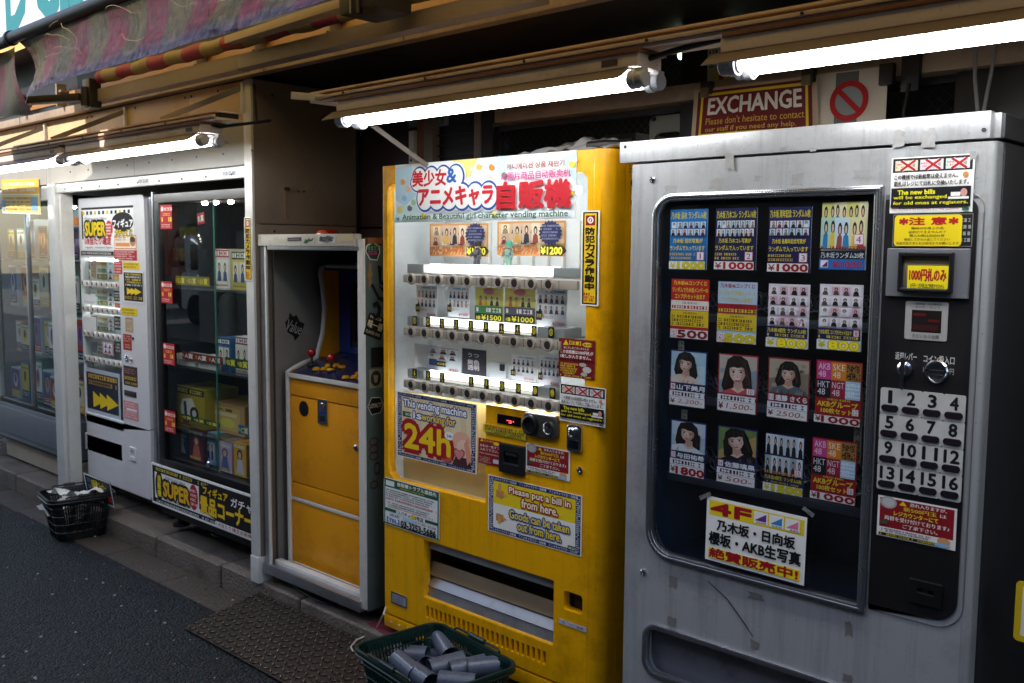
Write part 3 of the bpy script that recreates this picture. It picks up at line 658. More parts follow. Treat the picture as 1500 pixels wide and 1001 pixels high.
# ------------------------------------------------------------------ the other side of the alley (seen mirrored in the glass, and it bounces the daylight)
ob = thing('opposite_building', 'dark shop buildings across the alley, seen only mirrored in the glass', 'building', (-6, -3.6, ROADZ))
b = MB(); PW = mat('pale_wall', '#c9c4bb', .8, 0, .15, 1.5, '#7d776f', .5, 1); DW = mat('dark_cladding', '#2a2c33', .5, 0, .2, 1.5)
for i, x in ((2, -15.5), (3, -9.0), (4, -2.5), (5, 4.0)):
    hh = 5.69; PWi = PW if i < 3 else DW
    b.box((x, -8, ROADZ), (x+.5, -3.6, hh), PWi, 0); b.box((x+6, -8, ROADZ), (x+6.48, -3.6, hh), PWi, 0)
    b.box((x+.5, -8, 2.9), (x+6, -3.6, 3.9), (PW, mat('red_fascia', '#8c2a28', .5), PW, DW, DW, DW)[i], 0)
    b.box((x+.5, -8, 4.4), (x+6, -3.6, hh), PWi, 0); b.box((x+.5, -8, 3.9), (x+6, -3.75, 4.4), mat('dark_window', '#23282c', .15), 0)
    b.box((x+.5, -8, ROADZ), (x+6, -4.4, 2.9), mat('shop_front_pale', '#4a4c50', .6) if i < 3 else mat('shop_front_dark', '#1d2028', .4), 0)
    b.box((x+.7, -4.4, ROADZ), (x+1.6, -3.9, 1.8), mat('white_goods', '#d8d8d4', .4) if i < 3 else DW, .02); b.box((x+2.1, -4.4, ROADZ), (x+2.5, -3.8, 1.5), DW, .05); b.box((x+3.6, -4.4, ROADZ), (x+5.2, -3.8, 1.0), mat('stall_red', '#9a3a34', .6) if i < 3 else DW, .02)
part(b, 'wall', ob)
MB().add([(-60, -40, ROADZ+.004), (-15.5, -40, ROADZ+.004), (-15.5, -3.6, ROADZ+.004), (-60, -3.6, ROADZ+.004)], [(0, 1, 2, 3)], mat('plaza_paving', '#6f6b64', .8, 0, .45, .5, '#34322f', .9, .35)).build('plaza', kind='structure')
fb = thing('opposite_building', 'pale distant building across the open plaza, seen mirrored in the left glass', 'building', (-39, -22, ROADZ))
b = MB(); b.box((-62, -26, ROADZ), (-16, -22, 9), mat('far_wall', '#5c5b5a', .8, 0, .2, .5), 0)
for i in range(16):
    b.box((-60+2.4*i, -21.9, ROADZ), (-58.2+2.4*i, -21.6, 2.6), mat('far_front_%d' % (i % 5), ('#e2e0da', '#2c7f86', '#1d1f24', '#b03428', '#d9b93c')[i % 5], .6), .02)
    for z in (3.2, 6.0): b.box((-60+2.4*i, -21.99, z), (-58.4+2.4*i, -21.95, z+1.8), mat('dark_window', '#23282c', .15), 0)
part(b, 'wall', fb)
for i, (x, y, c_, l_) in enumerate(((-17.6, -6.2, '#d8d8d6', 'white parked van across the plaza, seen mirrored in the glass'), (-22.5, -8.5, '#9a2f2a', 'red parked van across the plaza, seen mirrored in the glass'))):
    v_ = thing('parked_van', l_, 'van', (x, y, ROADZ)); VB = mat('van_paint_%d' % i, c_, .3, 0, .03, coat=.4)
    b = MB(); b.box((x-1.9, y-.85, ROADZ+.3), (x+1.9, y+.85, ROADZ+1.1), VB, .12, 3); b.box((x-1.85, y-.8, ROADZ+1.0), (x+1.3, y+.8, ROADZ+1.9), VB, .2, 3); part(b, 'body', v_)
    for xs in (-1.5, -.4, .5): part(MB().box((x+xs, y+.79, ROADZ+1.15), (x+xs+.75, y+.812, ROADZ+1.7), mat('dark_window', '#23282c', .15), .02), 'window', v_)
    for xs in (-1.2, 1.2):
        for ys in (-.8, .8): part(MB().cyl((x+xs, y+ys-.1, ROADZ+.32), (x+xs, y+ys+.1, ROADZ+.32), .32, RUBBER, 24), 'wheel', v_)

# ------------------------------------------------------------------ vending kiosk: steel stall holding the left machines
ki = thing('vending_kiosk', 'beige steel kiosk with white posts and a tall taupe side panel at the left', 'kiosk', (-5, 2.6, 0))
def knl(x0, x1):
    b = MB(); b.box((x0, 2.335, 2.068), (x1-.003, 2.36, 2.258), STEEL_B, .002)
    for x in (x0+.03, (x0+x1)/2, x1-.03):
        for z in (2.09, 2.235): b.cyl((x, 2.336, z), (x, 2.332, z), .006, DARK, 8)
    part(b, 'header_panel', ki)
for x0, x1 in ((-7.9, -6.95), (-6.95, -5.42), (-5.42, -4.33), (-4.33, -3.785)): knl(x0, x1)
b = MB()
for x0, x1 in ((-7.9, -6.05), (-6.05, -4.9), (-4.9, -3.785)): b.box((x0, 2.333, 1.893), (x1-.003, 2.358, 2.065), mat('dull_white_steel', '#a39f98', .5, 0, .08, 4, '#6f6456', .4, 3), .002)
for i in range(9): b.cyl((-5.7+.24*i, 2.334, 1.95), (-5.7+.24*i, 2.330, 1.95), .004, DARK, 8)
part(b, 'lower_panel', ki)
b = MB(); b.box((-3.84, 2.33, .0), (-3.779, 2.342, 2.26), STEEL_W, .002); b.box((-3.858, 2.345, 0), (-3.842, 2.40, 1.86), STEEL_W, .002); b.box((-3.842, 2.326, -.002), (-3.776, 2.40, .12), STEEL_W, .003); part(b, 'post', ki)
part(MB().box((-6.04, 2.33, .0), (-5.93, 2.43, 1.893), STEEL_W, .004), 'post', ki)
part(MB().box((-5.925, 2.35, .0), (-5.895, 2.42, 1.84), STEEL_W, .003), 'inner_post', ki)
b = MB(); b.box((-5.925, 2.34, 1.838), (-3.845, 2.38, 1.889), STEEL_W, .003); b.box((-6.9, 2.34, 1.80), (-6.045, 2.38, 1.886), STEEL_W, .003)
for i in range(9): b.cyl((-5.8+.23*i, 2.341, 1.856), (-5.8+.23*i, 2.337, 1.856), .005, DARK, 8)
for x in (-4.75, -4.03): b.fine = None
part(b, 'lintel', ki)
TAUD = mat('taupe_side', '#7d6f62', .6, 0, .1, 3, '#40372f', .5, 2.2, .1, 60, scr=.15)
s = MB(); s.box((-3.80, 2.343, .02), (-3.78, 2.90, 1.63), TAUD, .002); s.box((-3.80, 2.343, 1.634), (-3.78, 2.90, 2.26), TAUD, .002)
for y, z in ((2.44, 1.6), (2.44, .8), (2.88, 1.6), (2.44, 2.2)): s.cyl((-3.781, y, z), (-3.777, y, z), .006, DARK, 8)
s.tube([(-3.776, 2.50, 1.79), (-3.772, 2.497, 1.75), (-3.774, 2.50, 1.68), (-3.776, 2.51, 1.66)], .003, WOOD, 6); s.box((-3.781, 2.495, 1.785), (-3.770, 2.52, 1.80), DARK, .002)
for y in (2.57, 2.60): s.cyl((-3.781, y, 1.785), (-3.777, y, 1.785), .005, BLACK, 8)
part(s, 'side_panel', ki)
b = MB(); b.box((-9, 2.92, 0), (-3.80, 2.95, 2.25), mat('kiosk_inside', '#2b2a2c', .6), 0); b.box((-9, 2.37, 2.2), (-3.80, 2.92, 2.225), DARK, 0); part(b, 'back_panel', ki)
for i, (q0, q1) in enumerate((((202, 260), (220, 268)), ((326, 247), (348, 254)))):
    a = P(*q0, 2.338); c = P(*q1, 2.338)
    s = Sheet((a.x, 2.3385, 1.876), (1, 0, 0), .11, (0, 0, -1), .028, (0, -1, 0), '#d9d6ce', .001); s.t_(.04, .2, .96, .8, '0120-125-365', '#28466c', .03); part(s, 'phone_label', ki)

# ------------------------------------------------------------------ glass cabinet at far left
BFR = mat('black_frame', '#1b1b1d', .35, .4, .2, 9)
GLS = glass('case_glass', '#e6f0ee', .10, .008)
GLP = glass('prize_case_glass', '#e9f0ee', .055, .006)
CREAM = mat('cream_base', '#b9ab94', .6, 0, .1, 5, '#6d5f4d', .5, 4)
GREYP = mat('grey_panel', '#7b8086', .4, .2, .08, 4, '#4a4c50', .4, 3)
vt = thing('glass_cabinet', 'tall glass display cabinet with a grey base at the far left', 'cabinet', (-6.75, 2.7, .02))
b = MB(); X0, X1 = -7.42, -6.10
b.box((X0+.03, 2.5, .02), (X1, 2.85, .16), CREAM, .006); part(b, 'plinth', vt)
b = MB(); b.box((X0, 2.46, .17), (X1, 2.88, .42), GREYP, .006); b.box((X0+.05, 2.452, .21), (X1-.04, 2.462, .39), GREYP, .004); b.box((X0, 2.45, .165), (X1, 2.47, .18), BFR, .002); part(b, 'base', vt)
b = MB()
for x in (X0, X1-.04): b.box((x, 2.46, .42), (x+.04, 2.5, 1.80), STEEL_W, .004)
b.box((X0, 2.46, 1.78), (X1, 2.88, 1.84), BFR, .004); b.box((X0+.04, 2.465, .42), (X1-.04, 2.49, .45), BFR, .002); b.box((X0, 2.86, .42), (X1, 2.88, 1.8), mat('case_back', '#8fa0a6', .5), 0); b.box((-6.78, 2.462, .45), (-6.755, 2.49, 1.78), ALU, .002)
part(b, 'frame', vt)
part(MB().pane(X0+.04, X1-.04, .45, 1.78, 2.476, GLS), 'pane', vt)
for z in (.78, 1.10, 1.42): part(MB().box((X0+.04, 2.52, z), (X1-.04, 2.86, z+.008), GLS, 0), 'shelf', vt)
for i in range(4): part(MB().lathe((X0+.2+.3*i, 2.6, 1.765), (0, 0, 1), ((0, 0), (.012, .003), (.015, .012), (.013, .016)), emit('case_bulb_added', '#f4fbff', 90), 12), 'bulb', vt)  # added bulbs that brighten the inside of the cabinet
goods = [('#c7d3d8', '#7f5f94'), ('#e8e4da', '#c2402e'), ('#3b6a8c', '#e3c34a'), ('#d88a4a', '#f0ece2'), ('#4f8f78', '#f2efe6'), ('#7a3f5a', '#e9d9a6'), ('#d7dce0', '#3f5f9a')]
rg = random.Random(8)
colr = {'#c7d3d8': 'pale grey', '#e8e4da': 'cream', '#3b6a8c': 'blue', '#d88a4a': 'orange', '#4f8f78': 'green', '#7a3f5a': 'plum', '#d7dce0': 'light grey'}
def toybox(x0, y0, z0, w, d, h, c1, c2, seed, label, grp='boxed toys in the left glass cabinet'):
    b = MB(); b.box((x0, y0, z0), (x0+w, y0+d, z0+h), mat('carton_'+c1[1:], c1, .35, 0, .08, 12), .002)
    o = b.build('toy_box', label=label, category='box'); o['group'] = grp
    s = Sheet((x0+w*.05, y0-.0015, z0+h*.95), (1, 0, 0), w*.9, (0, 0, -1), h*.9, (0, -1, 0), c2, .001)
    q = random.Random(seed)
    s.r(0, .78, 1, 1, q.choice(('#1f2a50', '#b02c2c', '#e2b52e', '#2a2a2c'))); s.fine(.08, .82, .92, .96, 2, '#f4f0e4', seed)
    s.e(.5, .42, .26, .26, q.choice(('#f0e2d0', '#d9a07a', '#8a6f9c', '#e7c64a')), 16); s.e(.5, .36, .15, .17, q.choice(('#3a2620', '#5c3f8a', '#c9722e', '#234a70')), 14); s.fine(.08, .06, .9, .16, 1, '#402838', seed+3)
    part(s, 'print', o)
    return o
wd = ('left end', 'second', 'third', 'middle', 'fifth', 'sixth', 'right end')
for r_, z in enumerate((.452, .79, 1.11, 1.43)):
    for c_ in range(7):
        c1, c2 = goods[(r_*3+c_*2) % 7]; h = rg.uniform(.19, .29); w_ = rg.uniform(.14, .168)
        toybox(-7.34+c_*.176, 2.53+rg.uniform(0, .05), z, w_, .14, h, c1, c2, 30+r_*7+c_, '%s toy box, %s on the %s shelf of the left glass cabinet' % (colr[c1], wd[c_], ('bottom', 'second', 'third', 'top')[r_]))
st = Sheet((X0+.045, 2.459, 1.76), (1, 0, 0), .045, (0, 0, -1), 1.1, (0, -1, 0), '#d8d2cc', .0008); st.thumbs(0, 0, 1, 1, 1, 14, 5, gap=.1)
part(st, 'picture_strip', vt)
# notice taped in front
s = sheetY((2, 266), (58, 312), 2.325, '#f4ecd2', rot=-.03, bend=lambda u, v: .012*math.sin(u*4)*v); s.r(.0, 0, 1, .42, '#f2b64a'); s.fine(.06, .06, .94, .38, 2, '#fbf3d8', 3); s.r(0, .45, 1, .95, '#f3d77a'); s.fine(.05, .5, .95, .92, 4, '#8c5a34', 6); s.r(.8, .5, .96, .9, '#7fa8c0'); s.r(.02, .6, .12, .92, '#7fa8c0')
sign(s, 'paper_notice', 'orange and yellow paper notice hanging from the kiosk lintel at far left', 'notice')

# ------------------------------------------------------------------ white vending machine
VY = 2.45
WPL = mat('white_machine', '#dedbda', .36, 0, .04, 3, '#9d948c', .3, 3, .03, 40, scr=.08)
vm = thing('vending_machine', 'narrow greyish white vending machine plastered with lottery stickers in the kiosk', 'vending machine', (-5.4, 2.65, .1))
a = P(115, 292, VY); c = P(215, 745, VY); vx0, vx1, vz1, vz0 = a.x, P(216, 500, VY).x, a.z-.004, .1
wz0, wz1 = P(118, 615, VY).z, P(118, 376, VY).z; wx0, wx1 = P(120, 480, VY).x+.0, P(178, 500, VY).x
sz = P(222, 631, VY).z
b = MB(); b.box((vx0, VY+.06, vz0+.02), (vx1+.03, 2.9, vz1), WPL, .01)
for x in (vx0+.05, vx1-.03):
    for y in (VY+.12, 2.84): b.cyl((x, y, .024), (x, y, .13), .02, DARK, 12); b.cyl((x, y, .022), (x, y, .034), .04, DARK, 16)
b.box((vx0, VY+.05, vz1), (vx1+.04, 2.88, vz1+.012), WPL, .003)
part(b, 'body', vm)
dx0, dx1, dz0, dz1 = P(124.3, 650, VY).x, P(179, 650, VY).x, P(150, 654, VY).z-.055, P(150, 648, VY).z+.025
b = MB(); b.plate(rr(vx0, vz0+.02, vx1, sz-.003, (.015, .03, 0, 0)), [rr(dx0, dz0, dx1, dz1, .003)], VY, .05, WPL, .006); part(b, 'lower_door', vm)
b = MB(); b.plate(rr(vx0, sz+.003, vx1, vz1, (0, 0, .03, .01)), [rr(wx0, wz0, wx1, wz1, .02)], VY, .05, WPL, .006); part(b, 'upper_door', vm)
b = MB(); b.box((vx1, VY+.02, vz0+.03), (vx1+.035, VY+.06, vz1-.01), ALU, .006); part(b, 'side_trim', vm)
part(MB().box((dx0, VY+.06, dz0), (dx1, VY+.07, dz1), BLACK, 0).box((dx0+.005, VY+.02, dz0), (dx1, VY+.023, dz0+.09), glass('flap_film', '#c9ced2', .2, .15, .35), 0), 'delivery_flap', vm)
part(MB().pane(wx0, wx1, wz0, wz1, VY+.013, GLS), 'window_pane', vm)
b = MB(); b.box((wx0-.02, VY+.3, wz0-.02), (wx1+.02, VY+.31, wz1+.02), mat('white_liner', '#d9dadc', .5), 0); part(b, 'window_lining', vm)
for i, (ya, yb) in enumerate(((413, 421), (451, 459), (488, 496), (525, 533))):
    za = P(148, ya, VY).z; zb = P(148, yb, VY).z
    b = MB(); b.box((wx0, VY+.004, zb), (wx1, VY+.03, za), STEEL_W, .003)
    for j in range(8): xx = wx0+.035+(wx1-wx0-.07)*j/7; b.lathe((xx, VY+.004, (za+zb)/2), (0, -1, 0), ((.018, 0), (.018, .006), (.012, .007), (.012, .005), (0, .005)), STEEL_W, 14); b.cyl((xx, VY+.0, (za+zb)/2), (xx, VY-.0025, (za+zb)/2), .011, WOOD, 12)
    part(b, 'button_row', vm)
part(MB().cyl((wx0+.02, VY+.06, wz1-.02), (wx1-.02, VY+.06, wz1-.02), .012, emit('small_tube', '#f4fbff', 5)), 'window_lamp', vm)
part(MB().cyl((wx0+.02, VY+.06, P(148, 455, VY).z), (wx1-.02, VY+.06, P(148, 455, VY).z), .012, emit('small_tube', '#f4fbff', 5)), 'window_lamp', vm)
CG = 'cards on show in the white vending machine'
for i, (tl, br, c1, lab) in enumerate((((119.5, 379), (167, 413.5), '#c9c2b0', 'gold lettered prize card in the top row of the white machine'), ((120, 421), (167.5, 451.5), '#cfcabd', 'pale prize card in the second row of the white machine'), ((120.5, 459), (168, 489), '#cdbfc0', 'pinkish prize card in the third row of the white machine'), ((121, 497), (168.5, 525), '#d6cdc6', 'cream prize card in the fourth row of the white machine'))):
    s = sheetY(tl, br, VY+.05, c1); s.thumbs(.02, .04, .3, .96, 3, 2, 70+i); s.poly([(.3, .1), (.5, .05), (.46, .9), (.32, .8)], ('#a9743f', '#f2f2ee', '#7a4a6a', '#4a6a8c')[i]); s.fine(.31, .2, .48, .8, 4, '#5a3a22', i); s.r(.5, .1, .8, .3, '#c9ac4a'); s.fine(.5, .12, .8, .28, 1, '#6c2b1e', i+9); s.r(.52, .42, .8, .6, '#6a7f5a'); s.r(.5, .68, .82, .9, '#33301e'); s.t_(.55, .72, .8, .87, '¥1200' if i == 0 else '¥1000', '#d9c04a'); s.thumbs(.83, .1, 1, .9, 1, 3, i)
    o = sign(s, 'prize_card', lab, 'card', CG)
# stickers on it (glued on: parts)
def vst(tl, br, base, label, fn, dy=.0016):
    s = sheetY(tl, br, VY-dy, base); fn(s); return part(s, 'sticker', vm, label=label)
def f1(s):
    s.r(0, 0, 1, .05, '#1b1a18'); s.r(0, .08, 1, .2, '#f6f4ee'); s.r(0, .08, .03, .75, '#1b1a18')
    for i in range(12): s.r(.02+i*.08, .09, .06+i*.08, .17, ('#1b1a18', '#d9c22a')[i % 3 == 0]); s.k -= 1
    s.t_(.06, .23, .5, .31, 'Winning a prize ! About', '#33302c', .0); s.t_(.07, .36, .47, .66, 'SUPER', '#f3d21c', .05, '#17130e', .2)
    s.e(.545, .52, .07, .2, '#d5362e'); s.fine(.49, .38, .6, .66, 4, '#ffffff', 2)
    s.e(.8, .36, .2, .22, '#1a1113'); s.t_(.62, .3, .99, .48, 'フィギュア', '#ffffff', .05, '#1a1113', .12); s.t_(.66, .53, .97, .7, 'ガチャくじ', '#f3d21c', .05, '#1a1113', .12)
    s.t_(.06, .71, .58, .88, '1/8当たり確定', '#c82a2e', .03); s.t_(.07, .915, .6, .98, 'capsule , miniature figure', '#2a2622', .01)
vst((119, 305), (197, 367), '#f6f5f1', 'white lottery poster with yellow SUPER lettering', f1)
def f2(s): s.fine(.02, .1, .98, .9, 1, '#e8e4da', 4)
vst((118.5, 368), (166.5, 375), '#1c1b1a', 'black strip of small print under the lottery poster', f2)
def f3(s): s.fine(.05, .1, .6, .4, 2, '#c2402e', 5); s.r(.05, .55, .7, .8, '#f0a04a'); s.e(.84, .45, .13, .34, '#c98a66'); s.e(.84, .3, .12, .2, '#4a2c20'); s.frame(0, 0, 1, 1, .02, '#e0803a')
vst((167.5, 345), (200, 365.5), '#fbf0dc', 'cream sticker with orange frame', f3, .0024)
def f4(s): s.fine(.05, .06, .95, .94, 4, '#f6d7ce', 7)
vst((167, 366.5), (200.5, 382), '#b8242c', 'wide red sticker with pale print', f4); vst((121, 431), (140, 447), '#f0efea', 'white patch of painted glare on the window', lambda s: s.fine(.1, .6, .9, .9, 1, '#c9c4bc', 3)); vst((122, 463), (141, 486), '#eceae4', 'curled white sheet on the window', lambda s: s.fine(.1, .1, .6, .3, 2, '#c9c4bc', 3)); vst((150, 500), (166, 521), '#cfa9ae', 'pink leaflet on the window', lambda s: s.thumbs(.1, .1, .9, .9, 2, 2, 9)); vst((166.5, 382.5), (179, 402), '#c23a34', 'small red sticker beside the window', f4)  # the blank white slip is window glare, laid on as a sheet
def f5(s): s.fine(.05, .1, .95, .9, 2, '#5c4a10', 8)
vst((180, 384), (204, 395), '#edc91e', 'yellow strip sticker', f5); vst((177.5, 450), (201, 463.5), '#f0cc1c', 'bright yellow strip below the black arrow sticker', f5)
def arrows(s, u0, v0, u1, v1, col, n=3):
    w = (u1-u0)/(n*.62+.38)
    for i in range(n): a = u0+i*w*.62; s.poly([(a, v0), (a+w, (v0+v1)/2), (a, v1)], col)
def f6(s):
    s.frame(0, 0, 1, 1, .03, '#f2f0ea')
    for i in range(5): s.fine(.12, .07+i*.085, .88, .13+i*.085, 1, ('#f3d84a', '#f2efe8', '#f3d84a')[i % 3], 20+i, .9)
    arrows(s, .18, .53, .9, .76, '#f3cf1a'); s.fine(.06, .8, .94, .9, 1, '#d9a93a', 31, .9)
vst((180, 397), (211, 445), '#141310', 'black sticker with three yellow arrows', f6, .0024)
def f7(s): s.frame(.1, .08, .9, .92, .06, '#a58a66'); s.fine(.2, .3, .8, .7, 3, '#8c7250', 4)
vst((183, 464), (195.5, 488), '#cdb492', 'tan instruction label', f7)
def f8(s): s.fine(.06, .06, .94, .5, 3, '#f3c8b0', 5); s.fine(.2, .6, .9, .9, 2, '#f0d090', 6)
vst((180, 489), (193, 514), '#a8201c', 'dark red sticker above the coin slot', f8)
def f9(s): s.fine(.05, .1, .95, .4, 3, '#c88a80', 5); s.r(0, .5, 1, .72, '#14110c'); s.fine(.05, .52, .95, .7, 1, '#e0b93a', 9, .9); s.fine(.05, .78, .95, .95, 1, '#e0b93a', 2)
vst((180.5, 535), (201.5, 568), '#3a2a2c', 'dark sticker with a gold line', f9)
def f10(s): s.fine(.06, .05, .94, .95, 6, '#f6d5d2', 2); s.r(.2, .4, .9, .5, '#f5f0ea')
vst((181, 586), (203, 618), '#d98f90', 'pink and red sticker low on the door', f10)
for i, (tl, br) in enumerate((((166.5, 403), (178, 411)), ((167, 426), (176, 442)), ((168, 444), (176, 452)), ((167, 463), (177, 484)), ((168, 500), (177, 519)))):
    s = sheetY(tl, br, VY+.0105, ('#d9a01e', '#26302a', '#c23a24', '#2b332c', '#464a4c')[i]); s.fine(.1, .1, .9, .9, 3, '#d9d3c4', i); part(s, 'sticker', vm)
s = sheetY((122, 537), (177.5, 617), VY+.011, '#1d2436', t=.001)
s.frame(0, 0, 1, 1, .05, '#b9c2cc')
for i in range(2): s.fine(.14, .12+i*.14, .9, .22+i*.14, 1, ('#dcae3c', '#b98a34')[i], 51+i, .95)
arrows(s, .26, .5, .95, .86, '#f2cc1c'); part(s, 'sticker', vm, label='dark blue sheet with big yellow arrows behind crinkled film')
b = MB(); b.lathe(P(186, 552-28+.5, VY), (0, -1, 0), ((.019, 0), (.019, .006), (.013, .008), (.012, .003), (0, .003)), CHROME, 18); part(b, 'coin_slot', vm)
b = MB(); b.lathe(P(193.5, 527, VY), (0, -1, 0), ((.011, 0), (.011, .008), (.006, .012), (0, .012)), CHROME, 14); part(b, 'return_button', vm)
b = MB(); a = P(182.5, 571, VY); c = P(200, 583, VY); b.box((a.x, VY-.004, c.z), (c.x, VY+.01, a.z), DARK, .003); b.box((a.x+.02, VY-.005, c.z+.015), (c.x-.02, VY, a.z-.012), mat('dim_screen', '#3d4a40', .2), .001); part(b, 'price_display', vm)
b = MB(); a = P(190, 654, VY); c = P(200, 676.6, VY); b.plate(rr(a.x, c.z, c.x, a.z, .004), [rr(a.x+.014, c.z+.022, c.x-.014, a.z-.018, .002)], VY-.006, .01, WPL, .001); b.box((a.x+.012, VY+.001, c.z+.02), (c.x-.012, VY+.003, a.z-.016), BLACK, 0); part(b, 'coin_return', vm)
b = MB(); b.cyl(P(195.5, 496, VY), P(195.5, 496, VY)+Vector((0, -.006, 0)), .008, BLACK, 14); part(b, 'lock', vm)

# ------------------------------------------------------------------ prize showcase
SY = 2.42
sx0, sx1 = -4.88, -3.86
sc = thing('prize_showcase', 'black framed glass showcase of boxed prizes under the kiosk lamp', 'showcase', (-4.35, 2.65, .03))
b = MB()
for x in (sx0+.06, sx1-.06):
    for y in (2.5, 2.84): b.cyl((x, y, .024), (x, y, .1), .02, DARK, 12); b.cyl((x, y, .022), (x, y, .034), .045, DARK, 16)
b.box((sx0, SY, .10), (sx1, 2.88, .40), BFR, .004); b.box((sx0, 2.86, .4), (sx1, 2.88, 1.8), mat('case_dark', '#1d2226', .5), 0)
b.box((sx0, SY, 1.755), (sx1, 2.88, 1.80), mat('case_top', '#6b6765', .4, .4), .004); b.box((sx0, SY, .4), (sx0+.055, SY+.05, 1.755), BFR, .003); b.box((sx1-.03, SY, .4), (sx1, SY+.05, 1.755), BFR, .003)
b.box((sx0, SY+.05, .4), (sx0+.006, 2.86, 1.755), mat('case_dark', '#1d2226', .5), 0); b.box((sx1-.006, SY+.05, .4), (sx1, 2.86, 1.755), mat('case_dark', '#1d2226', .5), 0)
part(b, 'frame', sc)
b = MB(); xm = (sx0+sx1)/2+.08
b.pane(sx0+.055, xm+.02, .41, 1.75, SY+.014, GLP); part(b, 'pane', sc)
b = MB(); b.pane(xm-.02, sx1-.03, .41, 1.75, SY+.026, GLP); b.box((xm-.02, SY+.0175, .41), (xm-.014, SY+.0235, 1.75), mat('glass_edge', '#4f8a76', .1), 0); part(b, 'pane', sc)
b = MB(); kx = P(305, 680, SY); b.lathe((kx.x, SY+.012, kx.z), (0, -1, 0), ((.016, 0), (.016, .012), (.010, .018), (0, .018)), CHROME, 16); part(b, 'lock', sc)
SHZ = [P(265, 628, SY+.06).z-.012, P(267, 535.5, SY+.06).z-.012, P(257, 420, SY+.06).z-.012]
BANDS = (((265, 606), (322, 628), '#1c4a2c', 'B賞', 3, 'green'), ((266.7, 514.5), (326.6, 535.5), '#7c1420', 'A賞', 3, 'red'), ((257, 404), (307, 420), '#8a7a14', 'S1賞', 3, 'yellow'), ((329.6, 523), (366, 543), '#1c4a2c', 'B賞', 2, 'dark green'), ((349, 622), (366.5, 640), '#1d6aa8', 'C賞', 1, 'blue'))
for z in (SHZ[0], SHZ[1], SHZ[2]): part(MB().box((sx0+.01, SY+.063, z), (sx1-.01, 2.86, z+.012), glass('shelf_glass', '#c8d6d2', .08, .01, .08), 0), 'shelf', sc)
for tl, br, c, tx, n, cn in BANDS:
    s = sheetY(tl, br, SY+.06, c)
    for i in range(n):
        s.t_((i+.2)/n, .18, (i+.82)/n, .84, tx, '#f0dd4a' if tx[0] != 'A' else '#f3efe2', .03); s.e((i+.09)/n, .5, .05/n, .22, '#e0b030', 8)
    part(s, 'shelf_label', sc, label='%s shelf strip' % cn)
s = sheetY((288.5, 312), (299.5, 328.5), SY+.05, '#a81c1c', rot=.12); s.t_(.12, .2, .88, .8, 'S1賞', '#f2ece2', .03); part(s, 'shelf_label', sc, label='small red tilted tag')
for q_ in ((300, 292), (316, 293), (338, 293)):
    q3 = P(*q_, SY+.12); part(MB().lathe((q3.x, SY+.12, 1.74), (0, 0, 1), ((0, 0), (.012, .003), (.015, .012), (.013, .016)), emit('case_bulb', '#fff6e6', 60), 12), 'bulb', sc)
# goods
PG = 'boxed prizes in the prize showcase'
def prize(tl, br, Y, dep, c1, label, fn):
    a = P(*tl, Y); c = P(*br, Y)
    b = MB(); b.box((a.x, Y, c.z), (c.x, Y+dep, a.z), mat('carton_'+c1[1:], c1, .35, 0, .08, 12), .003)
    o = b.build('prize_box', label=label, category='box'); o['group'] = PG
    s = Sheet((a.x+.003, Y-.0012, a.z-.003), (1, 0, 0), c.x-a.x-.006, (0, 0, -1), a.z-c.z-.006, (0, -1, 0), None); fn(s)
    if s.f: part(s, 'print', o)
    return o
def zfix(q, Y, z): # keep column of sighting, sit on shelf z
    return q
YB = SY+.12
def g1(s): s.r(0, 0, 1, .16, '#2c2a20'); s.fine(.06, .03, .94, .13, 1, '#e8d44a', 2, .9); s.poly([(.3, .3), (.62, .24), (.74, .5), (.6, .82), (.3, .86), (.22, .55)], '#efe6cf'); s.poly([(.34, .36), (.42, .34), (.46, .78), (.36, .8)], '#2d3a5c'); s.e(.68, .62, .14, .17, '#20201e'); s.e(.68, .62, .07, .09, '#d9d5c8'); s.poly([(.28, .7), (.52, .68), (.5, .9), (.3, .92)], '#7a4a2a'); s.fine(.05, .9, .6, .97, 1, '#3a3018', 4)
def boxon(tl, br, Y, dep, shelf, c1, label, fn):
    a = P(*tl, Y); c = P(*br, Y); zb = SHZ[shelf]+.013 if shelf >= 0 else .402; h = a.z-c.z
    b = MB(); b.box((a.x, Y, zb), (c.x, Y+dep, zb+h), mat('carton_'+c1[1:], c1, .35, 0, .08, 12), .003)
    o = b.build('prize_box', label=label, category='box'); o['group'] = PG
    s = Sheet((a.x+.003, Y-.0012, zb+h-.003), (1, 0, 0), c.x-a.x-.006, (0, 0, -1), h-.006, (0, -1, 0), None); fn(s); part(s, 'print', o); return o
boxon((253, 535), (300, 604), SY+.10, .2, 0, '#b09a2a', 'yellow prize box with a pale machine picture on the middle shelf', g1)
def g2(s): s.frame(0, 0, 1, 1, .1, '#c79a5e'); s.r(.12, .1, .88, .9, '#d9b06a'); s.r(.2, .3, .8, .42, '#e8cf9a'); s.t_(.3, .16, .7, .26, 'A賞', '#6c3a16', .02); s.e(.55, .65, .2, .16, '#e3d25a')
boxon((303, 556), (359, 612), SY+.16, .22, 0, '#c08f52', 'tan prize box beside the yellow one on the middle shelf', g2)
def g3(s): s.r(0, 0, 1, .34, '#e9e7e2'); s.fine(.08, .06, .92, .28, 2, '#3d4a7c', 5, .8); s.fine(.1, .5, .7, .9, 3, '#9a948a', 6)
boxon((258, 488), (285, 508), SY+.07, .09, 1, '#d6d2c6', 'small white prize box, left of a pair on the upper shelf', g3)
boxon((289, 491), (316, 513), SY+.07, .09, 1, '#dcd8cc', 'small white prize box, right of a pair on the upper shelf', g3)
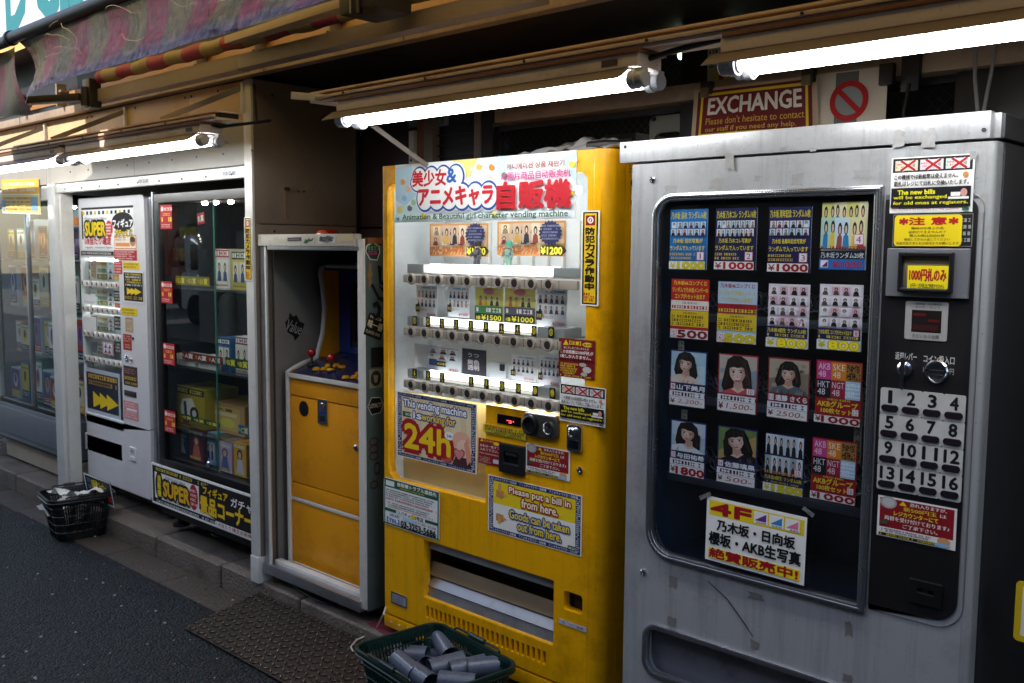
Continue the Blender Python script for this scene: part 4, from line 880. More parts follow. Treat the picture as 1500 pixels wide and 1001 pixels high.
def g4(c1, c2, c3):
    def f(s): s.r(0, 0, 1, 1, c1); s.e(.5, .34, .22, .17, c2); s.poly([(.2, .95), (.34, .48), (.66, .48), (.84, .95)], c3); s.e(.5, .36, .12, .11, '#e2b598'); s.fine(.08, .04, .92, .14, 1, '#f2ece0', 6, .9); s.fine(.06, .86, .7, .95, 1, '#f2d04a', 3, .9)
    return f
boxon((258, 648), (276, 684), SY+.12, .12, -1, '#2c4a70', 'narrow blue prize box at the left of the bottom shelf', g4('#3a6a9c', '#e8d9a0', '#d8dce8'))
boxon((277, 640), (300, 694), SY+.08, .14, -1, '#4a2430', 'dark red prize box with a figure picture on the bottom shelf', g4('#5a2030', '#8a3a2a', '#c96a5a'))
boxon((319, 650), (341, 700), SY+.06, .14, -1, '#c9a0b4', 'pink prize box on the bottom shelf', g4('#d7b4c6', '#7a5a90', '#4f6a9c'))
boxon((342, 657), (362, 712), SY+.06, .14, -1, '#c98a2e', 'orange and yellow prize box at the right of the bottom shelf', g4('#e0aa40', '#5a2c22', '#d9d0e0'))
def g5(s): s.fine(.1, .1, .9, .3, 1, '#4a6a9a', 3, .9); s.r(.1, .4, .9, .9, '#9fb6c9')
boxon((326, 560), (350, 574), SY+.3, .08, 0, '#e3e0d6', 'white prize box lying behind the tan box', g5)
def g6(c1, c2):
    def f(s): s.r(0, 0, 1, .2, c2); s.fine(.06, .03, .94, .17, 1, '#f2ece0', 3, .9); s.thumbs(.05, .24, .95, .86, 2, 1, len(c1)+ord(c2[2]), bgs=(c1, '#e6dcc8'), body=(c2, '#3a4a70')); s.fine(.06, .9, .9, .97, 1, c2, 4)
    return f
boxon((262, 360), (283, 402), SY+.2, .12, 2, '#6a2a34', 'dark red boxed figure left of the helmet on the top shelf', g6('#b8707a', '#4a1420'))
boxon((314, 352), (337, 410), SY+.14, .12, 2, '#d9d4ca', 'tall white boxed figure right of the helmet on the top shelf', g6('#e9e4dc', '#b03a4a'))
boxon((339, 358), (362, 415), SY+.12, .12, 2, '#c9b04a', 'yellow boxed figure at the right end of the top shelf', g6('#e3d07a', '#2c4a30'))
boxon((318, 468), (338, 519), SY+.1, .1, 1, '#3a6a9c', 'blue boxed figure in the middle of the upper shelf', g6('#8fb4d4', '#1c3a6a'))
boxon((344, 470), (364, 527), SY+.1, .1, 1, '#e6e2da', 'white boxed figure at the right end of the upper shelf', g6('#f0ece4', '#8c2a5a'))
boxon((301, 646), (317, 697), SY+.1, .12, -1, '#6f9ab8', 'pale blue slim boxed figure in the middle of the bottom shelf', g6('#b4d0e2', '#3a2c6a'))
# a black helmet-like prize and a doll stand on the top shelf
b = MB(); hx = P(290, 400, SY+.2).x; hz = SHZ[2]+.012
b.lathe((hx, SY+.2, hz), (0, 0, 1), ((0, 0), (.055, 0), (.06, .02), (.05, .06), (.085, .10), (.11, .16), (.112, .22), (.09, .29), (.05, .33), (0, .34)), mat('gloss_black', '#121317', .12, .2, .2, 8, coat=.6), 26)
b.box((hx-.05, SY+.07, hz+.13), (hx+.05, SY+.12, hz+.2), mat('visor_gold', '#6a5326', .25, .8, .3, 20), .02)
b.build('helmet', label='glossy black helmet prize on the top shelf of the showcase', category='helmet')
b = MB(); kx2 = P(328, 470, SY+.3).x; b.lathe((kx2, SY+.33, SHZ[1]+.013), (0, 0, 1), ((0, 0), (.09, 0), (.09, .01), (.06, .03), (.075, .1), (.07, .2), (.05, .27), (.055, .31), (.04, .36), (0, .38)), mat('grey_figure', '#6b6c70', .4, .1, .2, 8), 24)
b.build('figurine', label='grey bust figurine on the upper shelf of the showcase', category='figurine')
for i, (tl, br) in enumerate((((234.5, 301), (252, 335.6)), ((235.5, 412), (252.5, 445)), ((238.5, 502), (256, 536)), ((240.5, 600), (257, 636)))):
    s = sheetY(tl, br, SY-.0016, '#c0202a'); s.e(.17, .16, .11, .11, '#f2ebe2', 12); s.fine(.32, .1, .95, .25, 1, '#f6dcd0', 3, .9); s.fine(.22, .33, .8, .45, 1, '#f3b84a', 4, .9); s.fine(.1, .5, .95, .7, 1, '#f5d24a', 5, .9); s.fine(.1, .78, .95, .95, 2, '#f6dcd0', 6)
    part(s, 'sticker', sc, label='red notice sticker, %s down the left edge' % ('first', 'second', 'third', 'fourth')[i])
s = sheetY((222.5, 287), (232, 640), SY-.004, '#d8d4d0', t=.001); s.thumbs(0, 0, 1, 1, 1, 24, 12, gap=.08, bgs=('#e9e6e2', '#cfd6dc', '#e2cfd0', '#bfc9b8')); part(s, 'picture_strip', sc)
b = MB(); q0 = P(222.5, 287, SY); q1 = P(232, 640, SY); b.box((q0.x-.01, SY, .3), (q1.x+.006, SY+.04, q0.z+.02), ALU, .003); part(b, 'edge_post', sc)
# long lottery board leaning on its front
a = P(222, 677, 2.36); c = P(362, 790, 2.36); bz1 = P(222, 677, 2.36).z; bz0 = P(222, 735, 2.36).z
s = Sheet((a.x, 2.358, bz1), (1, 0, 0), -3.855-a.x, (0, 0, -1), bz1-bz0, (0, -1, 0), '#f2f0ec', .006)
s.r(.012, .05, .99, .95, '#141214'); s.r(.035, .2, .66, .84, '#f3f1ec'); s.fine(.05, .08, .6, .16, 1, '#d8c24a', 3, .9); s.fine(.05, .88, .65, .94, 1, '#e8e4dc', 4, .9)
s.e(.085, .52, .042, .36, '#120f10'); s.t_(.065, .26, .105, .78, '自\n販\n機', '#f0d424', .05)
s.t_(.15, .23, .36, .31, 'Winning a prize ! About', '#2a2622', .01); s.t_(.13, .38, .4, .72, 'SUPER', '#f0b81c', .05, '#17110c', .2); s.t_(.15, .76, .38, .83, 'capsule , miniature figure', '#2a2622', .01)
s.e(.445, .5, .043, .3, '#b51c26'); s.fine(.415, .3, .475, .72, 4, '#f3e6de', 6)
s.poly([(.5, .2), (.58, .1), (.99, .06), (.99, .82), (.66, .84), (.5, .72)], '#141214')
s.t_(.54, .14, .77, .34, 'フィギュア', '#f0c41c', .04); s.t_(.8, .2, .985, .4, 'ガチャ', '#f2efe8', .03)
s.t_(.51, .4, .985, .78, '景品コーナー', '#f0c41c', .05); s.r(.655, .85, .985, .95, '#f3f1ec'); s.t_(.665, .86, .98, .945, '1/8当たり確定自販機', '#a81c28', .02)
sign(s, 'lottery_board', 'long black and yellow SUPER lottery board below the prize showcase', 'sign')
# security sticker on the kiosk post
def security(tl, br, Y, label, par=None, kid='security_sign'):
    s = sheetY(tl, br, Y, '#f2efe6', radius=.004); s.r(.08, .015, .92, .985, '#161412'); s.r(.17, .03, .83, .97, '#f2c81e')
    s.r(.24, .05, .76, .155, '#8c1420'); s.e(.5, .1, .17, .036, '#f2e2e0', 18); s.e(.5, .1, .1, .022, '#8c1420', 14); s.poly([(.42, .12), (.48, .09), (.56, .08), (.52, .115)], '#f2e2e0')
    t = '防犯カメラ作動中'
    for i, ch in enumerate(t): s.t_(.25, .18+i*.083, .75, .25+i*.083, ch, '#14120e', .06)
    s.fine(.2, .86, .8, .955, 3, '#c03a1e', 5, .8)
    return sign(s, kid, label, 'sign')
security((357.4, 318.5), (369.6, 411.4), 2.327, 'narrow yellow vertical camera sign on the white kiosk post')

# cables on the kerb under the showcase
cbm = mat('cable_grey', '#2f2c2b', .5, 0, .2, 10)
R2 = random.Random(2); pts = []
for i in range(60):
    t = i/59; pts.append((-4.75+.75*t+.09*math.sin(i*.62), 2.56+.06*math.cos(i*.62)+.03*math.sin(i*.2), .035+.02*abs(math.sin(i*.31))))
MB().tube(pts, .006, cbm, 8).build('cable', label='dark coiled cable lying on the kerb under the lottery board', category='cable')
pts = [(-7.62+.1*math.cos(i*.5)*(1+.02*i), 2.46+.07*math.sin(i*.5), .03+.0025*i) for i in range(40)]
pts += [(-7.58, 2.44, .15), (-7.56, 2.43, .35), (-7.54, 2.44, .8)]
MB().tube(pts, .006, mat('cable_pale', '#8c8078', .5), 8).build('cable', label='pale coiled cable on the pavement at the far left', category='cable')

# ------------------------------------------------------------------ booth with the arcade cabinet
TEALP = mat('teal_panel', '#4a5a56', .5, 0, .12, 4, '#20221f', .6, 3, .1, 40, scr=.5)
bo = thing('game_booth', 'metal framed booth with a worn white top plank and stickered teal side panel', 'booth', (-3.37, 2.6, .05))
b = MB(); b.box((-3.765, 2.355, .05), (-3.722, 2.37, 1.535), ALU, .003); b.box((-3.725, 2.35, .1), (-3.712, 2.36, 1.535), STEEL_W, .002); part(b, 'post', bo)
WSP = mat('worn_white_plank', '#c9c1b2', .55, 0, .15, 7, '#5a4636', .8, 8, .2, 30, scr=.6)
b = MB(); b.box((-3.765, 2.345, 1.535), (-3.07, 2.38, 1.585), WSP, .004); b.box((-3.70, 2.35, 1.518), (-3.05, 2.37, 1.535), ALU, .002)
part(b, 'top_plank', bo)
for tl, br, base, lab, k in (((421, 348), (441, 353.5), '#4c4b50', 'small grey label', 0), ((444, 347), (461, 358), '#c9c1b2', 'green scrawled sticker', 1), ((466, 344.5), (491, 357), '#d4d2cc', 'grey graffiti sticker', 2), ((495, 343.5), (517, 354), '#cdbd9a', 'blank cream sticker', 3)):
    s = sheetY(tl, br, 2.3435, base, rot=.02)
    if k == 0: s.fine(.05, .2, .95, .8, 1, '#8a8a90', 3)
    if k == 1: s.poly([(.02, .8), (.2, .3), (.4, .4), (.5, .1), (.62, .4), (.95, .15), (.8, .6), (.5, .7), (.3, .95)], '#2a5a3c')
    if k == 2: s.poly([(.05, .7), (.1, .1), (.4, .25), (.55, .05), (.95, .3), (.8, .8), (.5, .95)], '#77777a'); s.t_(.15, .25, .85, .7, 'ROYAL', '#1b1b1d', .06)
    part(s, 'sticker', bo, label=lab)
b = MB(); b.box((-3.062, 2.352, .07), (-3.024, 2.362, 1.565), STEEL_W, .002); part(b, 'post', bo)
b = MB(); b.box((-3.76, 2.34, .055), (-3.05, 2.375, .10), ALU, .004); b.box((-3.72, 2.376, .09), (-3.05, 2.41, .115), STEEL_W, .004); b.box((-3.72, 2.41, .06), (-3.045, 2.88, .075), DARK, 0); part(b, 'sill', bo)
part(MB().box((-3.043, 2.363, .06), (-3.025, 2.88, 1.54), TEALP, .002).box((-3.045, 2.375, 1.545), (-3.023, 2.88, 1.57), WOOD, .002), 'side_panel', bo)
b = MB(); b.box((-3.765, 2.42, .06), (-3.755, 2.88, 1.54), mat('booth_left', '#8c857e', .5, 0, .08, 3, '#55504a', .4, 2), .001); part(b, 'left_panel', bo)
b = MB(); b.box((-3.755, 2.87, .06), (-3.043, 2.89, 1.54), mat('booth_back', '#3c3a3c', .6), 0); b.box((-3.765, 2.38, 1.545), (-3.043, 2.89, 1.57), DARK, .001); part(b, 'back_panel', bo)
# graffiti sticker on the inside wall, stickers on the teal panel
s = sheetX((417, 458), (445, 497), -3.7535, None, rot=-.35); s.poly([(-.02, .5), (.1, .3), (.06, .1), (.3, .2), (.45, .1), (.7, .28), (1, .3), (.95, .7), (.75, 1.0), (.6, .85), (.25, .8)], '#1a191b'); s.t_(.06, .34, .92, .74, 'Value', '#c4bfb8', .0, slant=.2); part(s, 'sticker', bo, label='black graffiti tag sticker reading Value')
def tst(tl, br, base, label, fn, rot=0):
    s = sheetX(tl, br, -3.0235, base, rot=rot); fn(s); part(s, 'sticker', bo, label=label)
def h1(s): s.poly([(.5, 0), (.95, .2), (1, .55), (.8, 1), (.3, .95), (0, .5), (.1, .15)], '#c9c4c0'); s.poly([(.5, .05), (.9, .22), (.93, .55), (.76, .94), (.34, .9), (.06, .5), (.15, .2)], '#2a3a3a'); s.fine(.2, .2, .85, .45, 1, '#4a8a5c', 3, .9); s.fine(.2, .48, .85, .68, 1, '#b8386a', 4, .9)
tst((535, 355), (557, 382), None, 'dark sticker with pink and green scrawl', h1)
def h2(s): s.poly([(.3, 0), (.6, .1), (.8, .02), (.7, .3), (1, .4), (.7, .5), (.75, .75), (.45, .8), (.4, 1), (.25, .8), (.3, .5), (0, .45), (.3, .3)], '#8f6a3a')
tst((537.5, 383.5), (546.5, 429), None, 'brown flame shaped sticker', h2)
def h3(s):
    for pts in ([(.5, 0), (.75, .02), (.72, .28), (1, .35), (.95, .42), (.6, .34)], [(.1, .36), (.25, .33), (.62, .6), (.55, .66)], [(.55, .38), (.85, .42), (.98, .56), (.8, .7), (.5, .62), (.62, .58), (.8, .6), (.86, .54), (.7, .46)], [(.2, .7), (.5, .66), (.7, .8), (.6, .97), (.3, 1), (.12, .88), (.26, .88), (.4, .92), (.52, .84), (.42, .76), (.26, .8)]): s.poly(pts, '#15171a')
tst((540, 389), (566, 467), None, 'large black spray paint tag', h3)
def h4(s): s.fine(.1, .06, .7, .2, 1, '#b9ad90', 3, .9); s.t_(.08, .28, .95, .62, '味一番', '#c9bd9c', .04); s.t_(.08, .74, .9, .88, 'FLAVOR ONE', '#b9ad90', .02)
tst((536, 463), (562, 494), '#14110f', 'tilted black sticker lettered in cream', h4, rot=-.35)
def h5(s): s.frame(.02, .02, .98, .98, .03, '#101010')
tst((543.5, 510), (564, 536.5), '#1a1c1c', 'black square sticker', h5)
def h6(s): s.e(.5, .5, .4, .42, '#2a2a24'); s.poly([(.3, .3), (.7, .35), (.6, .7), (.4, .72)], '#8c8264')
tst((541, 542), (560, 567), '#8c8262', 'tan square sticker with a dark round mark', h6)
def h7(s): s.poly([(.25, 0), (.8, .05), (1, .5), (.8, .95), (.25, 1), (0, .5)], '#b9b2a6'); s.poly([(.27, .05), (.78, .1), (.95, .5), (.77, .9), (.27, .95), (.05, .5)], '#16140f'); s.t_(.14, .36, .88, .6, 'LOYALTY', '#b9ad90', .03)
tst((538, 583), (562, 606), None, 'black hexagon sticker with cream letters', h7)
def h8(s):
    for j in range(3):
        for (cu, cv, ru, rv) in ((.4, .12+.1*j, .3, .06), (.6, .5, .2, .09), (.4, .72, .25, .06)):
            pts = ell(cu, cv, ru, rv, 16); pin = ell(cu, cv, ru*.8, rv*.7, 16); d = s.lay(); s.add([s.p(u, v, d) for u, v in pts+pin], [(i, (i+1) % 16, 16+(i+1) % 16, 16+i) for i in range(16)], ink('#5a1a22'))
tst((538, 636), (562, 736), None, 'dark red scribbled spray tag', h8)
b = MB(); dc = P(479, 343, 2.5); b.lathe((dc.x, 2.5, 1.57), (0, 0, 1), ((.06, 0), (.062, .008), (.056, .01), (.054, .02), (.042, .034), (.018, .041), (0, .042)), mat('red_lens', '#8c1a10', .15, 0, .1, 10, coat=.6), 24)
b.build('beacon_lamp', label='red dome beacon on top of the game booth', category='beacon')

YELA = mat('arcade_yellow', '#f2a008', .42, 0, .06, 4, '#7a4c10', .5, 4, .06, 50, scr=.25)
BLUA = mat('arcade_blue', '#16357c', .35, 0, .12, 5, '#0d1a3c', .4, 4)
DBLU = mat('panel_navy', '#171d3c', .25, 0, .2, 10)
ar = thing('arcade_cabinet', 'yellow arcade cabinet with blue bezel and red joysticks inside the booth', 'arcade cabinet', (-3.4, 2.65, .08))
prof = [(2.45, .085), (2.445, .975), (2.53, 1.005), (2.600, 1.022), (2.637, 1.136), (2.649, 1.249), (2.638, 1.354), (2.626, 1.41), (2.632, 1.435), (2.66, 1.445), (2.85, 1.445), (2.85, .085)]
b = MB(); b.platex(prof, [], -3.685, .018, YELA, .001); b.platex(prof, [], -3.075, .018, YELA, .001); part(b, 'side_panel', ar)
b = MB()
sm = []
for i in range(1, 9):
    p0, p1 = prof[i], prof[i+1]; sm += [Vector((-3.694, p0[0]-.002, p0[1])).lerp(Vector((-3.694, p1[0]-.002, p1[1])), t) for t in (0, .5)]
b.tube([(-3.694, 2.444, .09)]+sm+[(-3.694, 2.84, 1.447)], .011, STEEL_W, 8); part(b, 'edge_trim', ar)
b = MB(); zt, zm = .40, .855; b.box((-3.683, 2.452, .09), (-3.095, 2.50, .385), YELA, .003); b.box((-3.683, 2.462, .385), (-3.095, 2.5, .40), DARK, 0); part(b, 'lower_panel', ar)
part(MB().box((-3.69, 2.447, .388), (-3.092, 2.47, .402), STEEL_W, .002), 'trim_strip', ar)
part(MB().box((-3.69, 2.447, .085), (-3.092, 2.47, .10), STEEL_W, .002), 'trim_strip', ar)
b = MB(); b.box((-3.683, 2.452, .405), (-3.095, 2.50, .47), YELA, .003); b.box((-3.683, 2.450, .474), (-3.095, 2.50, .865), YELA, .003); part(b, 'door', ar)
b = MB(); b.box((-3.683, 2.448, .87), (-3.095, 2.50, .965), YELA, .003); part(b, 'fascia', ar)
a = P(445.4, 598.7, 2.45); part(MB().cyl((a.x, 2.452, a.z), (a.x, 2.447, a.z), .034, BLACK, 26), 'speaker_hole', ar)
a = P(466.4, 584, 2.45); c = P(480.8, 623, 2.45); b = MB(); b.plate(rr(a.x, c.z, c.x, a.z, .006), [], 2.444, .006, CHROME, .001); b.lathe(((a.x+c.x)/2, 2.444, a.z-.03), (0, -1, 0), ((.016, 0), (.014, .006), (0, .007)), CHROME, 16); b.box((a.x+.012, 2.4425, a.z-.065), (c.x-.012, 2.446, a.z-.05), BLUA, .001); b.box((a.x+.016, 2.442, c.z+.012), (c.x-.016, 2.447, c.z+.04), DARK, .002); part(b, 'coin_plate', ar)
a = P(522, 656, 2.45); b = MB(); b.lathe((a.x, 2.45, a.z), (0, -1, 0), ((.014, 0), (.014, .006), (.008, .01), (0, .01)), CHROME, 16); part(b, 'lock', ar)
def cpz(y): return .972+(y-2.445)*.32
b = MB(); b.add([(-3.683, 2.442, .968), (-3.095, 2.442, .968), (-3.095, 2.62, 1.028), (-3.683, 2.62, 1.028), (-3.683, 2.442, .95), (-3.095, 2.442, .95), (-3.095, 2.62, 1.0), (-3.683, 2.62, 1.0)], [(0, 1, 2, 3), (4, 5, 1, 0), (7, 6, 5, 4)], DBLU); part(b, 'control_panel', ar)
part(MB().box((-3.69, 2.436, .950), (-3.092, 2.443, .970), STEEL_W, .002), 'trim_strip', ar)
RED = mat('joystick_red', '#a3140e', .18, 0, .05, 10, coat=.5); YB_ = mat('button_yellow', '#d99a10', .25, 0, .05, 10, coat=.3)
for (x, y) in ((-3.64, 2.535), (-3.46, 2.512)):
    b = MB(); z = cpz(y); b.cyl((x, y, z-.004), (x, y, z+.045), .006, CHROME, 10); b.lathe((x, y, z), (0, 0, 1), ((.022, 0), (.02, .003), (0, .004)), BLACK, 16)
    b.lathe((x, y, z+.055), (0, 0, 1), [(.0195*math.sin(math.pi*k/10), -.0195*math.cos(math.pi*k/10)) for k in range(11)], RED, 18); part(b, 'joystick', ar)
for (x0, y0) in ((-3.555, 2.50), (-3.30, 2.47)):
    for i, (dx, dy) in enumerate(((0, 0), (.045, .012), (.09, .012), (.03, .045), (.075, .055), (.12, .05))):
        x, y = x0+dx, y0+dy; z = cpz(y); b = MB(); b.lathe((x, y, z-.002), (0, 0, 1), ((.018, 0), (.018, .006), (.0145, .008), (.0145, .011), (.011, .013), (0, .0125)), YB_, 16); part(b, 'button', ar)
b = MB(); b.add([(-3.683, 2.62, 1.02), (-3.095, 2.62, 1.02), (-3.095, 2.78, 1.06), (-3.683, 2.78, 1.06)], [(0, 1, 2, 3)], DBLU)
ti = lambda z: 2.78+(z-1.06)*-.12
b.plate(rr(-3.683, 1.0, -3.095, 1.43, 0), [rr(-3.60, 1.07, -3.12, 1.375, .012)], 2.72, .02, BLUA, .002); b.plate(rr(-3.605, 1.065, -3.115, 1.38, .012), [rr(-3.575, 1.095, -3.14, 1.35, .012)], 2.728, .014, DARK, .002); b.box((-3.683, 2.64, 1.425), (-3.095, 2.85, 1.443), DBLU, .001); part(b, 'bezel', ar)
b = MB(); b.grid(lambda u, v: (-3.58+.445*u, 2.752-.012*math.sin(math.pi*u)*math.sin(math.pi*v), 1.09+.265*v), 14, 10, mat('dark_screen', '#08090b', .08, 0, .1, 4, coat=.5)); part(b, 'screen', ar)
part(MB().box((-3.66, 2.628, 1.437), (-3.092, 2.66, 1.453), STEEL_W, .003), 'trim_strip', ar)
# ------------------------------------------------------------------ yellow vending machine
YY = 2.37
YEL = mat('yellow_paint', '#f3ae00', .32, 0, .06, 3, '#7a4606', .6, 3.5, .04, 40, coat=.12, spec=.35, scr=.3, streak=.25)
INNER = mat('machine_lining', '#d2d4d6', .45, 0, .06, 4, '#88857f', .4, 3)
SHELFP = mat('shelf_plastic', '#a3988a', .4, 0, .06, 8, '#7b6d5c', .4, 6)
ym = thing('vending_machine', 'bright yellow vending machine with a tall banner and three rows of round buttons', 'vending machine', (-2.4, 2.6, .03))
yx0, yx1, yz0, yz1 = -2.925, -1.842, .085, 1.84
RC = .05
def cornered(x0, x1, y0, y1, z0, z1, r, M, b):
    """upright body with rounded front corners"""
    o = [(x0, y1)]+[(x0+r*(.3)*(1-math.cos(t)), y0+r*.3*(1-math.sin(t))) for t in [math.pi/2*k/4 for k in range(5)]]
    o += [(x1-r+r*math.sin(t), y0+r-r*math.cos(t)) for t in [math.pi/2*k/8 for k in range(9)]]+[(x1, y1)]
    n = len(o); b.add([(x, y, z0) for x, y in o]+[(x, y, z1) for x, y in o], [(i, n+i, n+(i+1) % n, (i+1) % n) for i in range(n)]+[tuple(range(n)), tuple(range(2*n-1, n-1, -1))], M)
# front plate with the L-shaped window, slot, hole and vents
A = P(568, 500, YY).x; B = P(858.4, 400, YY).x; C = P(711, 640, YY).x
zT = P(700, 262, YY).z-.0; zB = P(640, 718, YY).z; zM = P(711, 592, YY).z
win = [(A+.035, zB), (C, zB), (C, zM), (B, zM), (B, zT-.02), (B-.02, zT), (A+.03, zT), (A+.01, zT-.01), (A, zT-.03), (A, zB+.06), (A+.01, zB+.02)]
d0 = P(620.8, 874, YY); d1 = P(811, 846.8, YY); dt = P(620.8, 791, YY).z
slot = rr(d0.x, d0.z, d1.x, dt, .004)
h0 = P(825.8, 865.4, YY); h1_ = P(852.4, 900.7, YY); hole = rr(h0.x, h1_.z, h1_.x, h0.z, .012)
fx1 = yx1-RC
v0 = P(626, 888.5, YY); v1 = P(797, 952, YY); vents = []
vz1 = v0.z; vz0 = P(626, 904.6, YY).z; nv = 25
for i in range(nv): x = v0.x+(v1.x-v0.x)*i/(nv-1); vents.append(rr(x-.0065, vz0, x+.0065, vz1, .003, 2))
b = MB(); b.plate([(yx0, yz0), (fx1, yz0), (fx1, yz1), (yx0, yz1)], [win, slot, hole]+vents, YY, .035, YEL, .003)
o = [(fx1, YY+.035)]+[(fx1+RC*math.sin(t), YY+RC-RC*math.cos(t)) for t in [math.pi/2*k/10 for k in range(11)]]+[(yx1, YY+.09), (yx1-.012, YY+.09), (yx1-.012, YY+.05)]
n = len(o); b.add([(x, y, yz0) for x, y in o]+[(x, y, yz1) for x, y in o], [(i, n+i, n+(i+1) % n, (i+1) % n) for i in range(n)]+[tuple(range(n-1, -1, -1)), tuple(range(n, 2*n))], YEL)
part(b, 'door', ym)
b = MB(); b.box((yx1-.014, YY+.094, yz0), (yx1-.002, 2.84, yz1-.004), YEL, .003); b.box((yx0, YY+.04, yz0), (yx0+.006, 2.84, yz1-.004), YEL, .002); b.box((yx0+.012, YY+.04, yz1-.03), (yx1-.014, 2.84, yz1-.004), YEL, .003); b.box((yx0, 2.83, yz0), (yx1-.012, 2.85, yz1-.006), YEL, 0)
part(b, 'body', ym)
b = MB(); b.box((yx0-.005, YY+.0, .03), (yx1, YY+.03, .078), YEL, .006); b.box((yx0, YY+.03, .03), (yx1, 2.82, .08), DARK, 0)
for i in range(4): b.cyl((yx0+.04+.05*i, YY+.001, .055), (yx0+.04+.05*i, YY-.004, .055), .004, STEEL_W, 8)
part(b, 'plinth', ym)
# lining of the window
b = MB(); b.box((A-.02, YY+.30, zB-.02), (B+.02, YY+.31, zT+.03), INNER, 0); b.box((A-.008, YY+.036, zB-.02), (A-.004, YY+.30, zT+.03), INNER, 0); b.box((B+.02, YY+.051, zB-.02), (B+.022, YY+.30, zT+.03), INNER, 0); b.box((A-.02, YY+.036, zB-.025), (B+.02, YY+.30, zB-.02), INNER, 0); b.box((A-.02, YY+.036, zT+.03), (B+.02, YY+.30, zT+.035), INNER, 0)
for i in range(9): b.box((A+.18+.075*i, YY+.285, zT-.34), (A+.19+.075*i, YY+.30, zT-.14), STEEL_W, .003)
b.box((A-.01, YY+.08, zM-.02), (C+.01, YY+.09, zB-.02), mat('tan_backing', '#cbab6a', .5), 0)
part(b, 'window_lining', ym)
part(MB().add([(x, YY+.008, z) for x, z in win], [tuple(range(len(win)))], glass('acrylic', '#f2f5f4', .05, .04, .04)), 'window_pane', ym)
# button rows
rows = (((593.4, 402, 848, 408), 414, [(603, 409), (804.9, 417)], True), (None, 0, [(603.2, 486.9), (803.2, 505.2)], True), (None, 0, [(603.2, 565.7), (805, 593)], True))
rx0 = P(593.4, 410, YY).x; rx1 = P(822, 590, YY).x; rx1b = P(848, 415, YY).x
tags = (None, '1122334455', '667X889900')
for r_, row in enumerate(rows):
    pa = P(*row[2][0], YY-.012); pb = P(*row[2][1], YY-.012); z = (pa.z+pb.z)/2
    sh = MB(); ex = rx1b if r_ == 0 else rx1
    sh.box((rx0, YY-.010, z-.0145), (ex, YY+.005, z+.0145), SHELFP, .004)
    for j in range(10): x = pa.x+(pb.x-pa.x)*j/9; sh.box((x+.038, YY-.0106, z-.015), (x+.0395, YY-.0098, z+.015), DARK, 0)
    part(sh, 'button_strip', ym)
    tb = MB(); tb.box((rx0-.002, YY+.012, z+.019), (ex, YY+.14, z+.024), SHELFP, .002); tb.box((rx0-.002, YY+.012, z+.024), (rx0+.09, YY+.10, z+.055), mat('clear_block', '#9fa3a3', .2, 0, .1), .003); tb.box((ex-.12, YY+.012, z+.024), (ex, YY+.10, z+.055), mat('clear_block', '#9fa3a3', .2, 0, .1), .003)
    part(tb, 'shelf', ym)
    if r_ < 3:
        part(MB().cyl((rx0+.09, YY+.05, z+.042), (ex-.125, YY+.05, z+.042), .014, emit('machine_tube' if r_ == 0 else 'machine_tube_low', '#f4fbff', 5 if r_ == 0 else 1.4), 16), 'lamp_tube', ym)
    for j in range(10):
        x = pa.x+(pb.x-pa.x)*j/9; bt = MB()
        bt.lathe((x, YY-.008, z), (0, -1, 0), ((.0215, 0), (.0215, .008), (.020, .011), (.0148, .012), (.0142, .009), (0, .009)), SHELFP, 24)
        bo_ = part(bt, 'select_button', ym)
        part(MB().lathe((x, YY-.0165, z), (0, -1, 0), ((.014, 0), (.0135, .002), (.009, .003), (0, .0032)), mat('dark_lens', '#35302e', .2, 0, .2, 12), 20), 'lens', bo_)
    if tags[r_]:
        for j, ch in enumerate(tags[r_]):
            if ch == 'X': continue
            x = pa.x+(pb.x-pa.x)*j/9-.003; t_ = {'5': '⑤', '0': '⑩', '9': '⑨'}.get(ch, ch)
            if r_ == 1 and ch == '1': t_ = '①'
            s = Sheet((x-.012, YY+.0045, z+.058), (1, 0, 0), .024, (0, 0, -1), .036, (0, -1, 0), '#17150f', .001)
            if len(t_) == 1 and ord(t_) > 255: s.t_(.18, .15, .82, .78, t_, '#e6d22c', .03)
            else: s.t_(.34, .15, .66, .68, t_, '#e6d22c', .04); s.fine(.2, .76, .8, .9, 1, '#c9b62c', j, .9)
            part(s, 'number_tag', ym)
# lining plate behind the door, and an added unseen tube brightening the window
b = MB(); b.plate([(yx0+.013, zB-.03), (B+.02, zB-.03), (B+.02, zT+.03), (yx0+.013, zT+.03)], [[(x+(.004 if x > (A+B)/2 else -.004), z) for x, z in win]], YY+.0365, .003, INNER); part(b, 'window_lining', ym)
part(MB().cyl((A+.08, YY+.06, zT-.05), (B-.08, YY+.06, zT-.05), .013, emit('machine_tube_added', '#f4fbff', 7), 16), 'lamp_tube', ym)
zl_ = (P(603.2, 565.7, YY-.012).z+P(805, 593, YY-.012).z)/2; part(MB().cyl((A+.10, YY+.03, zl_-.006), (C+.3, YY+.03, zl_-.006), .008, emit('machine_tube_low2', '#f4fbff', 12), 16), 'lamp_tube', ym)
